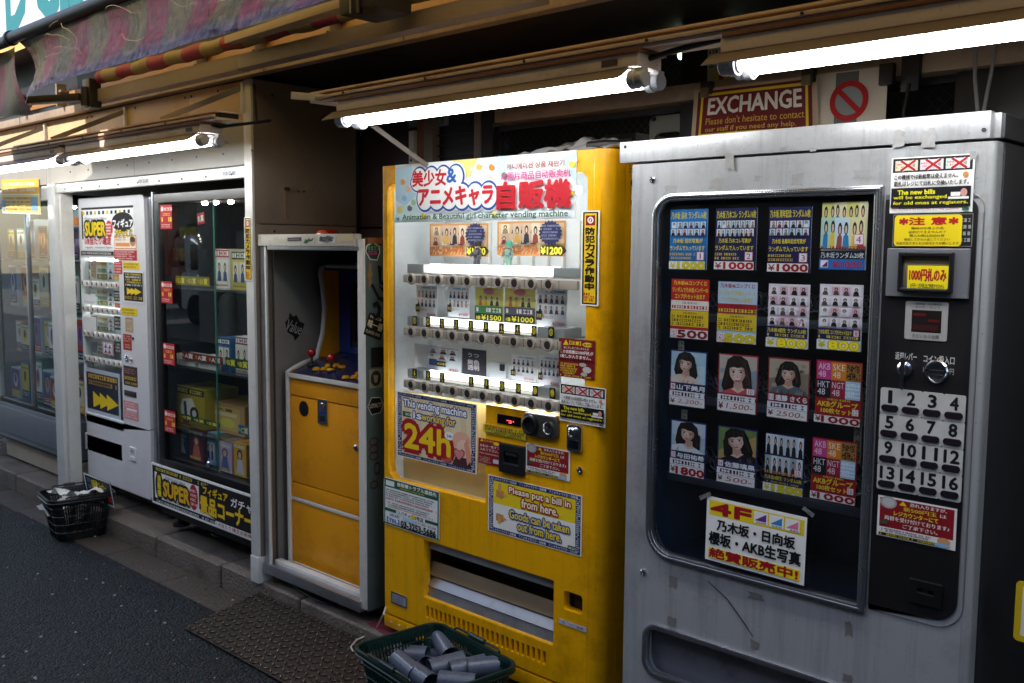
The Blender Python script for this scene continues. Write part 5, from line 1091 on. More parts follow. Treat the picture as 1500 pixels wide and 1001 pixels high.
# cards on show inside
CY = YY+.085; CG2 = 'price cards inside the yellow machine'
def ycard(tl, br, base, lab, fn, Y=CY):
    s = sheetY(tl, br, Y, base); fn(s); sign(s, 'price_card', lab, 'card', CG2)
def coll(price):
    def f(s):
        s.frame(0, 0, 1, 1, .025, '#c98a52'); s.thumbs(.05, .06, .62, .68, 4, 2, 3, bgs=('#e3c9a4', '#d9b58c', '#c9a58a')); s.thumbs(.24, .02, .66, .66, 3, 1, 5, bgs=('#dcc6ac', '#cfae94'), body=('#2a2c34', '#8a3a2a', '#d9a54a'))
        s.poly([(.8+.17*math.cos(t)*(1 if k % 2 else .86), .34+.36*math.sin(t)*(1 if k % 2 else .86)) for k, t in [(k, 2*math.pi*k/40) for k in range(40)]], '#252a52'); s.fine(.67, .1, .95, .55, 5, '#8c86a8', 3)
        s.t_(.03, .7, .62, .94, 'ワンピースコレクタブル', '#e07a1c', .04, '#5a1a12', .13); s.e(.88, .84, .15, .14, '#201c1a', 18); s.r(.66, .7, .98, .98, '#201c1a'); s.t_(.67, .73, .97, .94, price, '#f0dc3a', .04)
    return f
ycard((629.6, 328.5), (715, 376.5), '#d9b48c', 'orange edged card priced 1200 yen, left one on the top shelf', coll('¥1200'), YY+.12)
ycard((728.7, 325), (828, 376), '#d9b48c', 'orange edged card priced 1200 yen, right one on the top shelf', coll('¥1200'), YY+.12)
def people_card(seed, price, head=False):
    def f(s):
        s.thumbs(.03, .12, .97, .68, 5, 2, seed, bgs=('#f4f2f0', '#eceaf0', '#f2eef0'), body=('#1c2230', '#5a2a34', '#2a4a70', '#c9a49a')); s.fine(.3, .04, .96, .1, 1, '#2d8ac0', seed, .9); s.r(.0, .6, .2, .84, '#1d1c1a'); s.fine(.04, .64, .17, .8, 1, '#d9c93a', seed)
        s.fine(.05, .72, .6, .8, 2, '#a06a78', seed); s.t_(.55, .86, .95, .95, price, '#c23a4c', .02)
    return f
def anim_card(price, c1, c2):
    def f(s):
        s.r(0, 0, 1, .58, c1); s.thumbs(.1, .2, .9, .56, 4, 1, 8, bgs=(c1, '#e6d88a'), body=('#c9622e', '#2a4a30', '#d9b02a')); s.e(.5, .12, .2, .08, '#c9708a'); s.r(0, .56, 1, .78, c2); s.fine(.06, .6, .94, .74, 1, '#f3e2e8', 5, .9); s.r(0, .78, 1, 1, '#1b1a14'); s.t_(.25, .82, .95, .97, price, '#eadb2c', .03); s.t_(.06, .86, .2, .97, '1個', '#eadb2c', .02)
    return f
ycard((610, 417.6), (640.4, 466.3), '#f1eff0', 'white card of tiny figures, first on the middle shelf', people_card(11, '¥1000'))
ycard((656.6, 419.4), (687.6, 466.3), '#eff2f4', 'pale card of tiny figures, second on the middle shelf', people_card(12, '¥1000'))
ycard((696.3, 420.5), (736.8, 472), '#e3d58a', 'yellow and green card priced 1500 yen', anim_card('¥1500', '#dccf6a', '#3e8a4a'))
ycard((739.7, 421.4), (784, 475), '#dccb7c', 'yellow and grey card priced 1000 yen', anim_card('¥1000', '#e0cf74', '#5a5a66'))
ycard((787, 422.3), (830, 480.8), '#eef0f3', 'white card of running figures at the right of the middle shelf', people_card(13, '¥1000'))
def c1_(s): s.poly([(0, 0), (.5, 0), (.45, 1), (.1, .8)], '#cdd6dc'); s.thumbs(.3, .1, .95, .55, 3, 2, 5, bgs=('#eef0f2', '#f0e6ea')); s.r(.34, .55, .5, .8, '#2a4a80'); s.r(.5, .6, .7, .82, '#1d1d1c'); s.fine(.52, .64, .68, .78, 1, '#d9c93a', 3); s.fine(.72, .86, .97, .96, 1, '#c23a3c', 2, .9); s.fine(.6, .03, .96, .1, 1, '#a03a48', 2)
ycard((607, 503), (675, 547.5), '#dfe3e6', 'wide pale card leaning at the left of the bottom shelf', c1_)
def c2_(s): s.t_(.25, .14, .7, .28, 'うつ', '#dfe2e4', .0); s.t_(.24, .36, .72, .72, '無色\n透明', '#d9ccd0', .04); s.poly([(0, 1), (1, .9), (1, 1)], '#c9c4c4'); s.r(.62, .88, 1, 1, '#e9e4e6'); s.t_(.66, .9, .97, .98, '¥300', '#b8324a', .02)
ycard((677, 510), (712, 557), '#35323a', 'dark grey card priced 300 yen', c2_)
ycard((749.5, 519), (785, 560.5), '#e9e6ea', 'white card of seated figures on the bottom shelf', people_card(15, '¥500'))
ycard((790, 520), (821.5, 567), '#e6e2e8', 'white card of portraits at the right end of the bottom shelf', people_card(16, '¥500'))
a = P(716, 529, CY); c = P(741, 556, CY)
b = MB(); b.plate(rr(a.x, c.z, c.x, a.z, .008), [], CY, .012, mat('white_case', '#d4d6d8', .3), .002); b.plate(rr(c.x-.03, a.z-.03, c.x-.006, a.z-.006, .004), [], CY-.002, .003, BLACK); b.build('phone_case', label='white phone case standing on the bottom shelf of the yellow machine', category='phone case')
# little figures on the top shelf
def figurine(px_, col, hair, label):
    q = P(px_, 392, YY+.09); z0 = P(603, 409, YY-.012).z+.0245
    b = MB(); M = mat('figure_'+col[1:], col, .4, 0, .15, 20); SK = mat('figure_skin', '#c99a7c', .5)
    b.lathe((q.x, q.y, z0), (0, 0, 1), ((.022, 0), (.022, .004), (0, .004)), mat('clear_base', '#8fb0b4', .1), 16)
    for s_ in (-1, 1): b.tube([(q.x+s_*.008, q.y, z0+.004), (q.x+s_*.009, q.y-.004, z0+.03), (q.x+s_*.005, q.y, z0+.055)], [.006, .0065, .008], M, 8)
    b.lathe((q.x, q.y, z0+.05), (0, 0, 1), ((.012, 0), (.014, .008), (.011, .02), (.016, .032), (.009, .04), (.005, .043)), M, 12)
    for s_ in (-1, 1): b.tube([(q.x+s_*.014, q.y, z0+.08), (q.x+s_*.024, q.y-.006, z0+.066), (q.x+s_*.018, q.y-.016, z0+.06)], [.005, .0045, .004], M, 8)
    b.lathe((q.x, q.y, z0+.092), (0, 0, 1), ((.004, 0), (.010, .004), (.012, .012), (.010, .019), (0, .023)), SK, 14)
    b.lathe((q.x, q.y+.002, z0+.100), (0, 0, 1), ((.0135, -.002), (.0145, .006), (.011, .015), (.004, .02), (0, .02)), mat('hair_'+hair[1:], hair, .5), 12)
    b.build('figurine', label=label, category='figurine')['group'] = 'figurines on the top shelf'
figurine(699, '#2d2a30', '#17161a', 'tiny dark clothed figurine before the left price card')
figurine(745, '#5c7a6c', '#3f9a86', 'tiny green haired figurine before the right price card')

# banner
bs = '#dfe2e4'
s = sheetY((579.3, 242.2), (843, 320.8), YY-.003, bs, t=.0025)
s.r(0, 0, 1, .0+1, '#eef3f6'); s.poly([(0, .05), (.1, 0), (.16, .5), (.06, .72), (0, .6)], '#bfe0f2'); s.poly([(.36, 0), (.5, 0), (.45, .3), (.38, .2)], '#f6e38a'); s.poly([(.93, .1), (1, .02), (1, .5), (.96, .3)], '#bfe0f2'); s.poly([(.0, .72), (.13, .68), (.2, .95), (0, 1)], '#d6eef2'); s.poly([(.6, 0), (.68, 0), (.7, .35), (.62, .4)], '#c9e6f2')
for cu, cv, c in ((.05, .3, '#f0a85a'), (.085, .42, '#f6c9a4'), (.06, .58, '#8cc8ec'), (.03, .78, '#f3dd6a'), (.095, .76, '#6b6a70'), (.12, .66, '#9fd0a8'), (.4, .14, '#f3b63a'), (.455, .22, '#f7e08a'), (.43, .4, '#cfe3a4'), (.51, .14, '#f0c46a'), (.58, .16, '#f08a3a'), (.575, .34, '#f6d2b4'), (.57, .48, '#2f7fd0'), (.65, .3, '#4aa05c'), (.985, .2, '#f3d84a'), (.98, .62, '#f3d84a'), (.19, .9, '#f3d84a'), (.6, .9, '#f6e79a')):
    s.e(cu, cv, .017, .055, c, 7)
    s.e(cu+.014, cv-.05, .012, .03, bs, 6)
L1 = [(.115, .42), (.1, .3), (.11, .16), (.14, .1), (.2, .08), (.27, .05), (.33, .06), (.38, .1), (.4, .2), (.4, .34), (.45, .38), (.52, .33), (.58, .36), (.61, .46), (.61, .6), (.58, .72), (.5, .8), (.42, .78), (.34, .82), (.25, .86), (.18, .84), (.15, .74), (.16, .62), (.15, .5)]
cx0 = sum(p[0] for p in L1)/len(L1); cy0 = sum(p[1] for p in L1)/len(L1)
pf_ = [(.165+.073*i, .27, .048, .2) for i in range(4)]+[(.2+.074*i, .6, .052, .225) for i in range(6)]+[(.16, .33, .05, .16), (.3, .45, .1, .2)]
for k_, c_ in ((1.17, '#ffffff'), (1.06, '#2b58a8'), (.9, '#f7f7f5')):
    for cu, cv, ru, rv in pf_: s.e(cu, cv, ru*k_, rv*k_, c_, 22)
    s.k += 1
s.t_(.125, .14, .33, .4, '美少女', '#cf2430', .035); s.t_(.335, .14, .39, .36, '&', '#2b62b4', .03)
s.t_(.165, .44, .595, .74, 'アニメキャラ', '#cf2430', .05)
s.t_(.62, .42, .985, .82, '自販機', '#c3202c', .05)
s.t_(.67, .13, .955, .22, '애니메이션 상품 재판기', '#9c3324', .02); s.t_(.64, .26, .985, .38, '动画片商品自动贩卖机', '#cc4a88', .02)
s.t_(.06, .87, .975, .985, 'Animation & Beautiful girl character vending machine', '#17603c', .022)
s.r(.005, .9, .045, .98, '#bfe0e8'); s.fine(.008, .92, .042, .97, 1, '#2c6a6c', 2, .9)
part(s, 'banner', ym, label='white banner with big red and blue Japanese lettering')
security((852.2, 309), (876.4, 449), YY-.003, 'narrow yellow vertical camera sign on the yellow vending machine')
# notices stuck on the door
def yst(tl, br, base, label, fn, dy=.002, rot=0, nm='notice', radius=0, thick=.0012):
    s = sheetY(tl, br, YY-dy, base, rot=rot, radius=radius, t=thick); fn(s); return part(s, nm, ym, label=label)
def chain(s, w, h, col='#f0eef4', t='アニメキャラクター自販機', bc='#24305e'):
    s.frame(.012, .014, .988, .986, w, bc); n = 3
    for i in range(n):
        for v0_, v1_ in ((.02, .014+h*.82), (.986-h*.82, .98)): s.t_(.03+i*.32, v0_+.003, .32+i*.32, v1_-.004, t, col, .015); s.k -= 1
    for u0_, u1_ in ((.02, .012+w*.86), (.988-w*.86, .98)):
        s.fine(u0_+.0, .05, u1_, .95, 26, col, 4, .6)
def n24(s):
    s.r(.0, 0, 1, 1, '#efe6d2'); chain(s, .052, .05); s.r(.065, .065, .935, .935, '#ead9b4')
    for i in range(5): s.poly([(.1+i*.17, .07), (.18+i*.17, .07), (.12+i*.2, .93), (.04+i*.2+.03, .93)], '#e3cfa4'); s.k -= 1
    s.t_(.09, .1, .88, .245, 'This vending machine', '#fbfaf4', .03, '#22408c', .15); s.t_(.22, .27, .33, .37, 'is', '#fbfaf4', .03, '#22408c', .15); s.t_(.33, .265, .75, .41, 'working for', '#f6d21c', .03, '#22408c', .15)
    s.r(.08, .29, .19, .37, '#2f5a4a'); s.fine(.09, .31, .18, .35, 1, '#dfe6cf', 2, .9)
    s.t_(.11, .47, .69, .83, '24h', '#f6d01c', .03, '#a81420', .17); s.e(.68, .53, .06, .06, '#f4f2ea'); s.t_(.65, .51, .71, .55, '24h', '#3a5a8c', .02)
    # generic ornament where the poster has a mascot: heart, ribbons and soft shapes in its colours
    s.e(.83, .56, .11, .13, '#eeb49a'); s.e(.86, .68, .09, .14, '#f3cdb2'); s.poly([(.72, .93), (.76, .8), (.92, .8), (.95, .93)], '#4a2c30'); s.poly([(.9, .5), (.95, .8), (.9, .9), (.86, .6)], '#e79a80')
    hp = [(.8, .86), (.735, .77), (.73, .71), (.76, .68), (.8, .71), (.84, .68), (.87, .71), (.865, .77)]; s.poly(hp, '#8c2a34'); s.poly([(.8+(u-.8)*.82, .765+(v-.765)*.82) for u, v in hp], '#d98a86'); s.poly([(.58, .9), (.7, .84), (.72, .88), (.64, .93)], '#c25a5c')
yst((581.5, 573), (698, 695), '#f1ece0', '24h poster: yellow red-edged 24h on cream with navy border', n24, rot=-.005)
def r1(s):
    s.poly([(.12, .17), (.2, .03), (.28, .17)], '#f0c81c'); s.t_(.3, .05, .62, .15, '【注意】', '#f3d22a', .03); s.e(.8, .12, .14, .06, '#f3d22a'); s.fine(.7, .09, .9, .15, 1, '#6c1018', 3, .9)
    s.t_(.14, .2, .84, .26, '誠に申し訳ございませんが', '#f2e6dc', .02); s.t_(.05, .29, .96, .38, 'この自販機は1000円札が', '#f6efe6', .03); s.t_(.05, .41, .9, .5, '1枚しか入りません。', '#f6efe6', .03); s.fine(.05, .52, .95, .57, 1, '#1a0d0d', 4, .9)
    s.fine(.06, .62, .55, .92, 5, '#f0c83a', 8, .7); s.e(.68, .64, .1, .05, '#b9b4ac'); s.e(.8, .76, .12, .08, '#c9c4bc'); s.e(.72, .88, .09, .05, '#b9b4ac'); s.fine(.06, .93, .9, .98, 1, '#f0c83a', 5, .8)
yst((818.8, 495), (870.8, 557.5), '#7e1420', 'dark red caution notice about thousand yen notes', r1)
def newbills(s):
    s.r(.02, .02, .98, .27, '#151417')
    for i in range(3):
        u = .05+i*.31; s.r(u, .06, u+.28, .24, ('#d8d2b0', '#e3d0d8', '#cfdcd2')[i]); s.e(u+.2, .15, .05, .07, '#9aa294', 12); s.fine(u+.01, .1, u+.13, .2, 2, '#c25a6a', i)
        cu, cv = u+.16, .15
        for w_, c_ in ((.036, '#f4f2ee'), (.022, '#b41c24')):
            for sg in (1, -1): s.poly([(cu-.09*1-w_*.6, cv-sg*.075), (cu-.09+w_*.8, cv-sg*.1), (cu+.09+w_*.6, cv+sg*.075), (cu+.09-w_*.8, cv+sg*.1)], c_)
    s.t_(.05, .31, .82, .4, 'この機械では新紙幣は使えません。', '#2a1c20', .03); s.t_(.05, .43, .95, .52, '新札はレジにて旧札に交換いたします。', '#2a1c20', .03); s.e(.91, .35, .035, .05, '#c98a4a')
    s.r(.02, .55, .98, .9, '#121214'); s.t_(.1, .59, .56, .67, 'The new bills', '#ece22c', .03); s.t_(.05, .69, .7, .77, 'will be exchanged', '#ece22c', .03); s.t_(.05, .79, .95, .87, 'for old ones at registers.', '#ece22c', .03)
    s.r(.75, .65, .86, .72, '#e9e6e0'); s.e(.9, .66, .04, .07, '#c9908a'); s.r(.72, .73, .96, .77, '#e9e6e0'); s.t_(.04, .915, .86, .97, 'This machine is not compatible with new banknotes.', '#8c1420', .01); s.r(.89, .925, .97, .97, '#2c5a4a')
yst((820.3, 561), (886.6, 627), '#f2f0ec', 'white and black new bills notice overhanging the right corner of the machine', newbills, .004, -.0)
def yl(s): s.fine(.05, .08, .95, .35, 1, '#a82a1c', 3, .95); s.fine(.04, .38, .96, .62, 1, '#3a3010', 4, .9); s.fine(.2, .64, .9, .78, 1, '#3a3010', 5, .9); s.fine(.06, .8, .9, .95, 1, '#3a3010', 6, .9)
YS2 = 'small yellow notice over the bill slot'
yst((708, 620), (770.5, 646), '#c9b82a', YS2, yl, .004)
def r2(s): s.poly([(.08, .12), (.16, .02), (.24, .12)], '#f0c81c'); s.t_(.28, .03, .66, .11, '【注意】', '#f3d22a', .03); s.e(.8, .12, .14, .07, '#f3d22a'); s.t_(.08, .22, .92, .33, 'お札は一枚ずつ', '#f2e6dc', .03); s.t_(.08, .37, .88, .48, '入れて下さい。', '#f2e6dc', .03); s.fine(.06, .54, .94, .62, 1, '#e8c8b8', 4); s.fine(.06, .7, .6, .95, 4, '#e0b0a0', 5); s.r(.66, .74, .9, .9, '#c9cdd6')
yst((700.8, 641), (734, 685), '#8c1622', 'red notice left of the bill slot', r2, .003)
def coin500(s):
    s.r(.03, .04, .97, .76, '#8c1620'); s.e(.14, .14, .11, .15, '#a8a6a2'); s.e(.14, .14, .08, .11, '#c2c0bc'); s.poly([(.28, .16), (.33, .05), (.38, .16)], '#f0c81c'); s.t_(.42, .06, .88, .15, '恐れ入りますが、', '#f4efe8', .03); s.t_(.34, .18, .76, .29, '新500円玉', '#f3d22a', .03); s.t_(.8, .2, .88, .28, 'は', '#f4efe8', .03); s.t_(.22, .32, .78, .43, 'レジカウンターにて', '#f3d22a', .03); s.t_(.1, .46, .92, .57, '両替を受け付けております♪', '#f4efe8', .03); s.t_(.34, .61, .78, .71, 'ご了承下さい。', '#f4efe8', .03)
    s.fine(.06, .78, .72, .88, 2, '#3a2428', 4, .7); s.r(.03, .9, .76, .97, '#16140f'); s.fine(.05, .91, .74, .96, 1, '#e0d02c', 5, .9); s.e(.86, .84, .08, .1, '#d99a6a'); s.e(.84, .93, .1, .05, '#8fb8dc'); s.r(.05, .6, .14, .68, '#2c5a4a')
yst((770.5, 649), (834.5, 706), '#f0ece6', 'red 500 yen coin notice right of the bill slot', coin500, .003)
def please(s):
    chain(s, .05, .075); s.r(.06, .085, .94, .48, '#f0d01c'); s.r(.06, .48, .94, .915, '#f2efe6')
    def hand(cu, cv, up):
        k = 1 if up else -1
        s.poly([(cu-.035, cv+.1), (cu-.035, cv-.02), (cu-.02, cv-.03), (cu+.05, cv-.02), (cu+.055, cv+.08), (cu+.03, cv+.12)], '#c98a4c')
        s.poly([(cu-.012, cv), (cu-.012, cv-k*.14), (cu+.008, cv-k*.15), (cu+.02, cv-k*.14), (cu+.02, cv)], '#d99c5c'); s.poly([(cu+.03, cv), (cu+.08, cv+.03), (cu+.085, cv+.06), (cu+.04, cv+.06)], '#d99c5c')
    hand(.13, .26, True); hand(.13, .68, False)
    s.t_(.24, .13, .89, .27, 'Please put a bill in', '#f6efd2', .03, '#a01822', .17); s.t_(.38, .29, .76, .43, 'from here.', '#f6efd2', .03, '#a01822', .17)
    s.t_(.25, .53, .88, .67, 'Goods can be taken', '#f3d81c', .03, '#1f3a8c', .17); s.t_(.34, .7, .8, .85, 'out from here.', '#f3d81c', .03, '#1f3a8c', .17); s.r(.87, .86, .955, .93, '#2c5a4a'); s.fine(.88, .88, .95, .92, 1, '#dfe6cf', 3, .9)
yst((715.4, 695), (851.4, 816), '#ece9e4', 'yellow and white notice telling where to put a bill and take goods', please, .002, -.0)
def trouble(s):
    s.frame(0.01, .012, .99, .988, .02, '#2a5a40'); s.r(.02, .02, .98, .19, '#2a5a40'); s.t_(.26, .035, .95, .12, '自販機トラブル連絡先', '#f2f4ee', .03); s.r(.04, .05, .2, .16, '#e6ece2'); s.t_(.3, .13, .74, .175, 'emergency contact details', '#d9d24a', .02)
    s.fine(.05, .22, .95, .4, 4, '#4a4a4c', 3); s.fine(.05, .4, .95, .47, 1, '#c03a34', 4); s.fine(.08, .49, .95, .58, 2, '#5a5a5c', 5); s.fine(.08, .58, .9, .62, 1, '#c03a34', 6)
    s.r(.02, .64, .98, .70, '#2a5a40'); s.r(.24, .63, .76, .72, '#f2f2ee'); s.t_(.27, .635, .73, .715, 'リバティー8号店', '#1c1c1c', .03); s.e(.55, .675, .045, .05, '#e0d02c')
    s.t_(.12, .74, .3, .795, '店長', '#2a5aa0', .03); s.r(.36, .74, .62, .8, '#b9d6ea'); s.t_(.64, .745, .95, .795, '11:00~20:00', '#2a2a2c', .01); s.t_(.07, .83, .3, .93, '【TEL】', '#2a5aa0', .03); s.t_(.33, .82, .95, .95, '03-3253-5686', '#1c1c1e', .04)
yst((562, 699), (643.5, 792.5), '#f0f1ee', 'white and green trouble contact card hanging at the lower left', trouble, .004, -.012, radius=.012)
def plate504(s): s.t_(.14, .25, .22, .75, '5', '#1c1c20', .02); s.r(.38, .47, .52, .53, '#1c1c20'); s.t_(.66, .25, .88, .75, '04', '#1c1c20', .02)
yst((818.4, 906), (859, 927), '#b9b8c4', 'pale number plate 5 - 04', plate504, .003, nm='number_plate')
def mplate(s): s.frame(0, 0, 1, 1, .05, '#2a2a2c'); s.r(.0, 0, 1, .12, '#2a2a2c'); s.fine(.1, .2, .9, .9, 5, '#6a6a74', 3)
yst((573, 866), (595.6, 892), '#9a9aa4', 'scratched metal rating plate', mplate, .003, nm='rating_plate')
# coin unit, display, bill slot, lock
b = MB(); a = P(771, 602.5, YY); c = P(820, 645, YY); b.plate(rr(a.x, c.z, c.x, a.z, .02), [], YY-.018, .02, mat('coin_unit', '#55504b', .35, .5, .1, 9), .004); part(b, 'coin_unit', ym)
q = P(783.2, 621.6, YY); b = MB(); b.lathe((q.x, YY-.018, q.z), (0, -1, 0), ((.034, 0), (.034, .01), (.028, .013), (.026, .004), (0, .003)), BLACK, 28); part(b, 'coin_funnel', ym)
q = P(809, 627, YY); b = MB(); b.lathe((q.x, YY-.018, q.z), (0, -1, 0), ((.022, 0), (.022, .006), (.019, .007), (.017, .003), (.012, .003), (0, .005)), CHROME, 24); part(b, 'return_knob', ym)
b = MB(); a = P(729, 606, YY); c = P(763.5, 626, YY); b.plate(rr(a.x, c.z, c.x, a.z, .002), [], YY-.003, .004, mat('display_black', '#100c10', .1, 0, .1), .001); s = Sheet((a.x, YY-.0032, a.z), (1, 0, 0), c.x-a.x, (0, 0, -1), a.z-c.z, (0, -1, 0), None)
g0 = emit('led_red', '#ff1a2a', 1.6)
for (u0, v0_, u1, v1_) in ((.42, .5, .6, .56), (.58, .5, .62, .75), (.5, .72, .62, .78), (.68, .5, .72, .62)): s.add([s.p(u0, v0_, .0004), s.p(u1, v0_, .0004), s.p(u1, v1_, .0004), s.p(u0, v1_, .0004)], [(0, 1, 2, 3)], g0)
do = part(b, 'price_display', ym); part(s, 'digits', do)
b = MB(); a = P(734.5, 647.5, YY); c = P(770, 698, YY); b.plate(rr(a.x, c.z, c.x, a.z, .004), [rr(a.x+.022, c.z+.035, c.x-.022, a.z-.028, .003)], YY-.014, .018, BLACK, .003); b.box((a.x+.02, YY-.004, c.z+.03), (c.x-.02, YY-.001, a.z-.025), mat('slot_dark', '#0b0b0d', .3), 0); b.box((a.x+.03, YY-.012, a.z-.04), (c.x-.03, YY-.005, a.z-.03), DARK, .002); part(b, 'bill_slot', ym)
b = MB(); a = P(833, 620, YY); c = P(854, 664, YY); b.plate(rr(a.x, c.z, c.x, a.z, .014), [], YY-.012, .014, CHROME, .004); q = P(843, 633, YY); b.lathe((q.x, YY-.012, q.z), (0, -1, 0), ((.018, 0), (.018, .008), (.012, .012), (.01, .008), (0, .008)), CHROME, 20); b.box((a.x+.012, YY-.016, c.z+.012), (c.x-.012, YY-.011, a.z-.05), mat('lock_grey', '#6a6c72', .2, 1), .003); part(b, 'lock', ym)  # with a duller grey metal inset on the chrome lock plate
b = MB(); q = P(850, 689, YY); b.lathe((q.x, YY, q.z), (0, -1, 0), ((.012, 0), (.012, .005), (.006, .007), (0, .004)), CHROME, 16); part(b, 'screw', ym)
b = MB(); a = PX(898, 660, yx1); b.box((yx1-.002, YY+.12, a.z-.01), (yx1+.016, YY+.19, a.z+.03), mat('brass', '#a88a4c', .35, .8), .004); b.cyl((yx1+.014, YY+.17, a.z), (yx1+.022, YY+.17, a.z), .008, CHROME, 12); part(b, 'latch', ym)
s = sheetX((904, 242), (926, 302), yx1-.0015, None); s.t_(.1, .18, .9, .95, 'ジュース', '#7a1c14', .05); 
s = Sheet((yx1-.0018, YY+.11, 1.80), (0, 1, 0), .34, (0, 0, -1), .14, (1, 0, 0), None); s.t_(.04, .12, .98, .92, 'ジュース', '#7a1c14', .06); s.fine(.0, .0, .14, .3, 4, '#5a4a2a', 3); part(s, 'side_lettering', ym, label='dark red painted lettering on the side')
# delivery opening: folded steel flaps and floor
b = MB(); ST = mat('flap_steel', '#a5a3a4', .32, .85, .15, 6, '#4a4440', .6, 5); ST2 = mat('flap_tan', '#8a7458', .4, .3, .2, 6, '#3a3028', .6, 5)
zt = dt; zb = d0.z
def strip(za, ya, zb_, yb_, M): b.add([(d0.x-.01, ya, za), (d1.x+.01, ya, za), (d1.x+.01, yb_, zb_), (d0.x-.01, yb_, zb_)], [(3, 2, 1, 0)], M)
h_ = zt-zb
strip(zt+.01, YY+.036, zt-.16*h_, YY+.02, ST); strip(zt-.16*h_, YY+.02, zt-.19*h_, YY+.06, ST); strip(zt-.19*h_, YY+.11, zt-.45*h_, YY+.11, mat('flap_dark', '#3a332e', .5, .2)); strip(zt-.42*h_, YY+.05, zt-.64*h_, YY+.03, ST2); strip(zt-.64*h_, YY+.03, zt-.68*h_, YY+.045, ST2); strip(zt-.68*h_, YY+.045, zt-.83*h_, YY+.022, ST); strip(zt-.83*h_, YY+.022, zt-.86*h_, YY+.03, ST); strip(zt-.86*h_, YY+.03, zb-.01, YY+.012, ST)
part(b, 'delivery_flap', ym)
b = MB(); b.box((h0.x-.01, YY+.036, h1_.z-.01), (h1_.x+.01, YY+.05, h0.z+.01), BLACK, 0); b.box((h0.x-.002, YY+.03, h1_.z), (h0.x+.01, YY+.036, h0.z), BLACK, 0); part(b, 'coin_return', ym)
part(MB().box((v0.x-.03, YY+.036, vz0-.01), (v1.x+.03, YY+.045, vz1+.01), BLACK, 0), 'vent_backing', ym)
# cling bag on top
bg_ = MB(); bg_.grid(lambda u, v: (-2.3+.46*u+.02*math.sin(v*9), 2.44+.3*v, 1.845+.05*math.sin(math.pi*min(1, max(0, u)))*math.sin(math.pi*v)+.03*abs(MN.noise((u*7, v*6, 2)))), 40, 24, mat('plastic_bag', '#a9abb0', .12, .1, .3, 20, coat=.8)); bg_.build('plastic_bag', label='crumpled clear grey plastic bag on top of the yellow machine', category='bag')
b = MB(); b.tube([(-2.0, 2.47, 1.862), (-1.93, 2.48, 1.864), (-1.88, 2.52, 1.862), (-1.87, 2.6, 1.862), (-1.93, 2.66, 1.862), (-2.05, 2.6, 1.862)], .016, BLACK, 10); b.build('cable', label='thick black cable lying on top of the yellow machine beside the bag', category='cable')

pm_ = MB(); PK = mat('maroon_floor_paint', '#7a2a3a', .7, 0, .3, 20, '#2a1a18', .9, 12)
pm_.add([(-3.04, 2.37, .0045), (-2.90, 2.352, .0045), (-2.70, 2.348, .0045), (-2.70, 2.50, .0045), (-3.04, 2.50, .0045)], [(0, 1, 2, 3, 4)], PK); pm_.build('paint_mark', kind='structure')
# ------------------------------------------------------------------ silver vending machine
SYF = 2.30
SIL = mat('silver_paint', '#b2b2b3', .36, .25, .10, 2.2, '#5a544c', .6, 3.2, .03, 60, scr=.4, streak=.4)
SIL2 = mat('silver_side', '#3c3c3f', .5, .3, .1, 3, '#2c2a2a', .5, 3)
FRM = mat('frame_aluminium', '#b9bac0', .25, .95, .05, 9)
CPB = mat('panel_black', '#1b191b', .42, .1, .12, 5, '#3a3432', .3, 5, scr=.2)
sm_ = thing('vending_machine', 'large silver grey vending machine with photo cards in its window and sixteen numbered buttons', 'vending machine', (-1.2, 2.55, .02))
gx0, gx1, gz0, gz1 = -1.698, -.728, .06, 1.776
o0 = P(957, 420, SYF); o1 = P(1300, 272, SYF); o2 = P(1266, 897, SYF)
ox0 = P(956, 400, SYF).x; ox1 = (o1.x+o2.x)/2; oz1 = (o1.z+P(997, 282, SYF).z)/2; oz0 = (o2.z+P(992, 826, SYF).z)/2
W_ = .022
outer = rr(ox0, oz0, ox1, oz1, (.085, .006, .006, .07), 8); inner = rr(ox0+W_, oz0+W_, ox1-W_, oz1-W_, (.065, .004, .004, .05), 8)
t0 = P(942, 945, SYF); t1 = P(960, 913, SYF); tx1 = P(1243, 1000, SYF).x; tz1 = t1.z; tz0 = tz1-.165
tray_o = rr(t0.x, tz0, tx1, tz1, .05, 8); tray_i = rr(t0.x+.018, tz0+.018, tx1-.018, tz1-.018, .034, 8)
b = MB(); b.plate(rr(gx0, gz0, gx1, gz1, .004), [rr(ox0+.006, oz0+.006, ox1-.006, oz1-.006, (.08, .004, .004, .066), 8), rr(t0.x+.004, tz0+.004, tx1-.004, tz1-.004, .046, 8)], SYF, .04, SIL, .002)
o = [(gx1, SYF+.04)]+[(gx1+.018*math.sin(t), SYF+.018-.018*math.cos(t)) for t in [math.pi/2*k/8 for k in range(9)]]+[(gx1+.018, SYF+.05), (gx1+.002, SYF+.05)]
n = len(o); b.add([(x, y, gz0) for x, y in o]+[(x, y, gz1) for x, y in o], [(i, n+i, n+(i+1) % n, (i+1) % n) for i in range(n)]+[tuple(range(n-1, -1, -1)), tuple(range(n, 2*n))], SIL)
part(b, 'door', sm_)
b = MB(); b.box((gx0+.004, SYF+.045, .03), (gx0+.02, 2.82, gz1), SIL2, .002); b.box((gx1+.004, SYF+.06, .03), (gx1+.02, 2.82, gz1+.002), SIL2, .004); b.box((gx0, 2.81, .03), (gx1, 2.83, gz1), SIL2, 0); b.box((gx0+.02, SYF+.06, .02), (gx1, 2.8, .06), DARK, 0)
part(b, 'body', sm_)
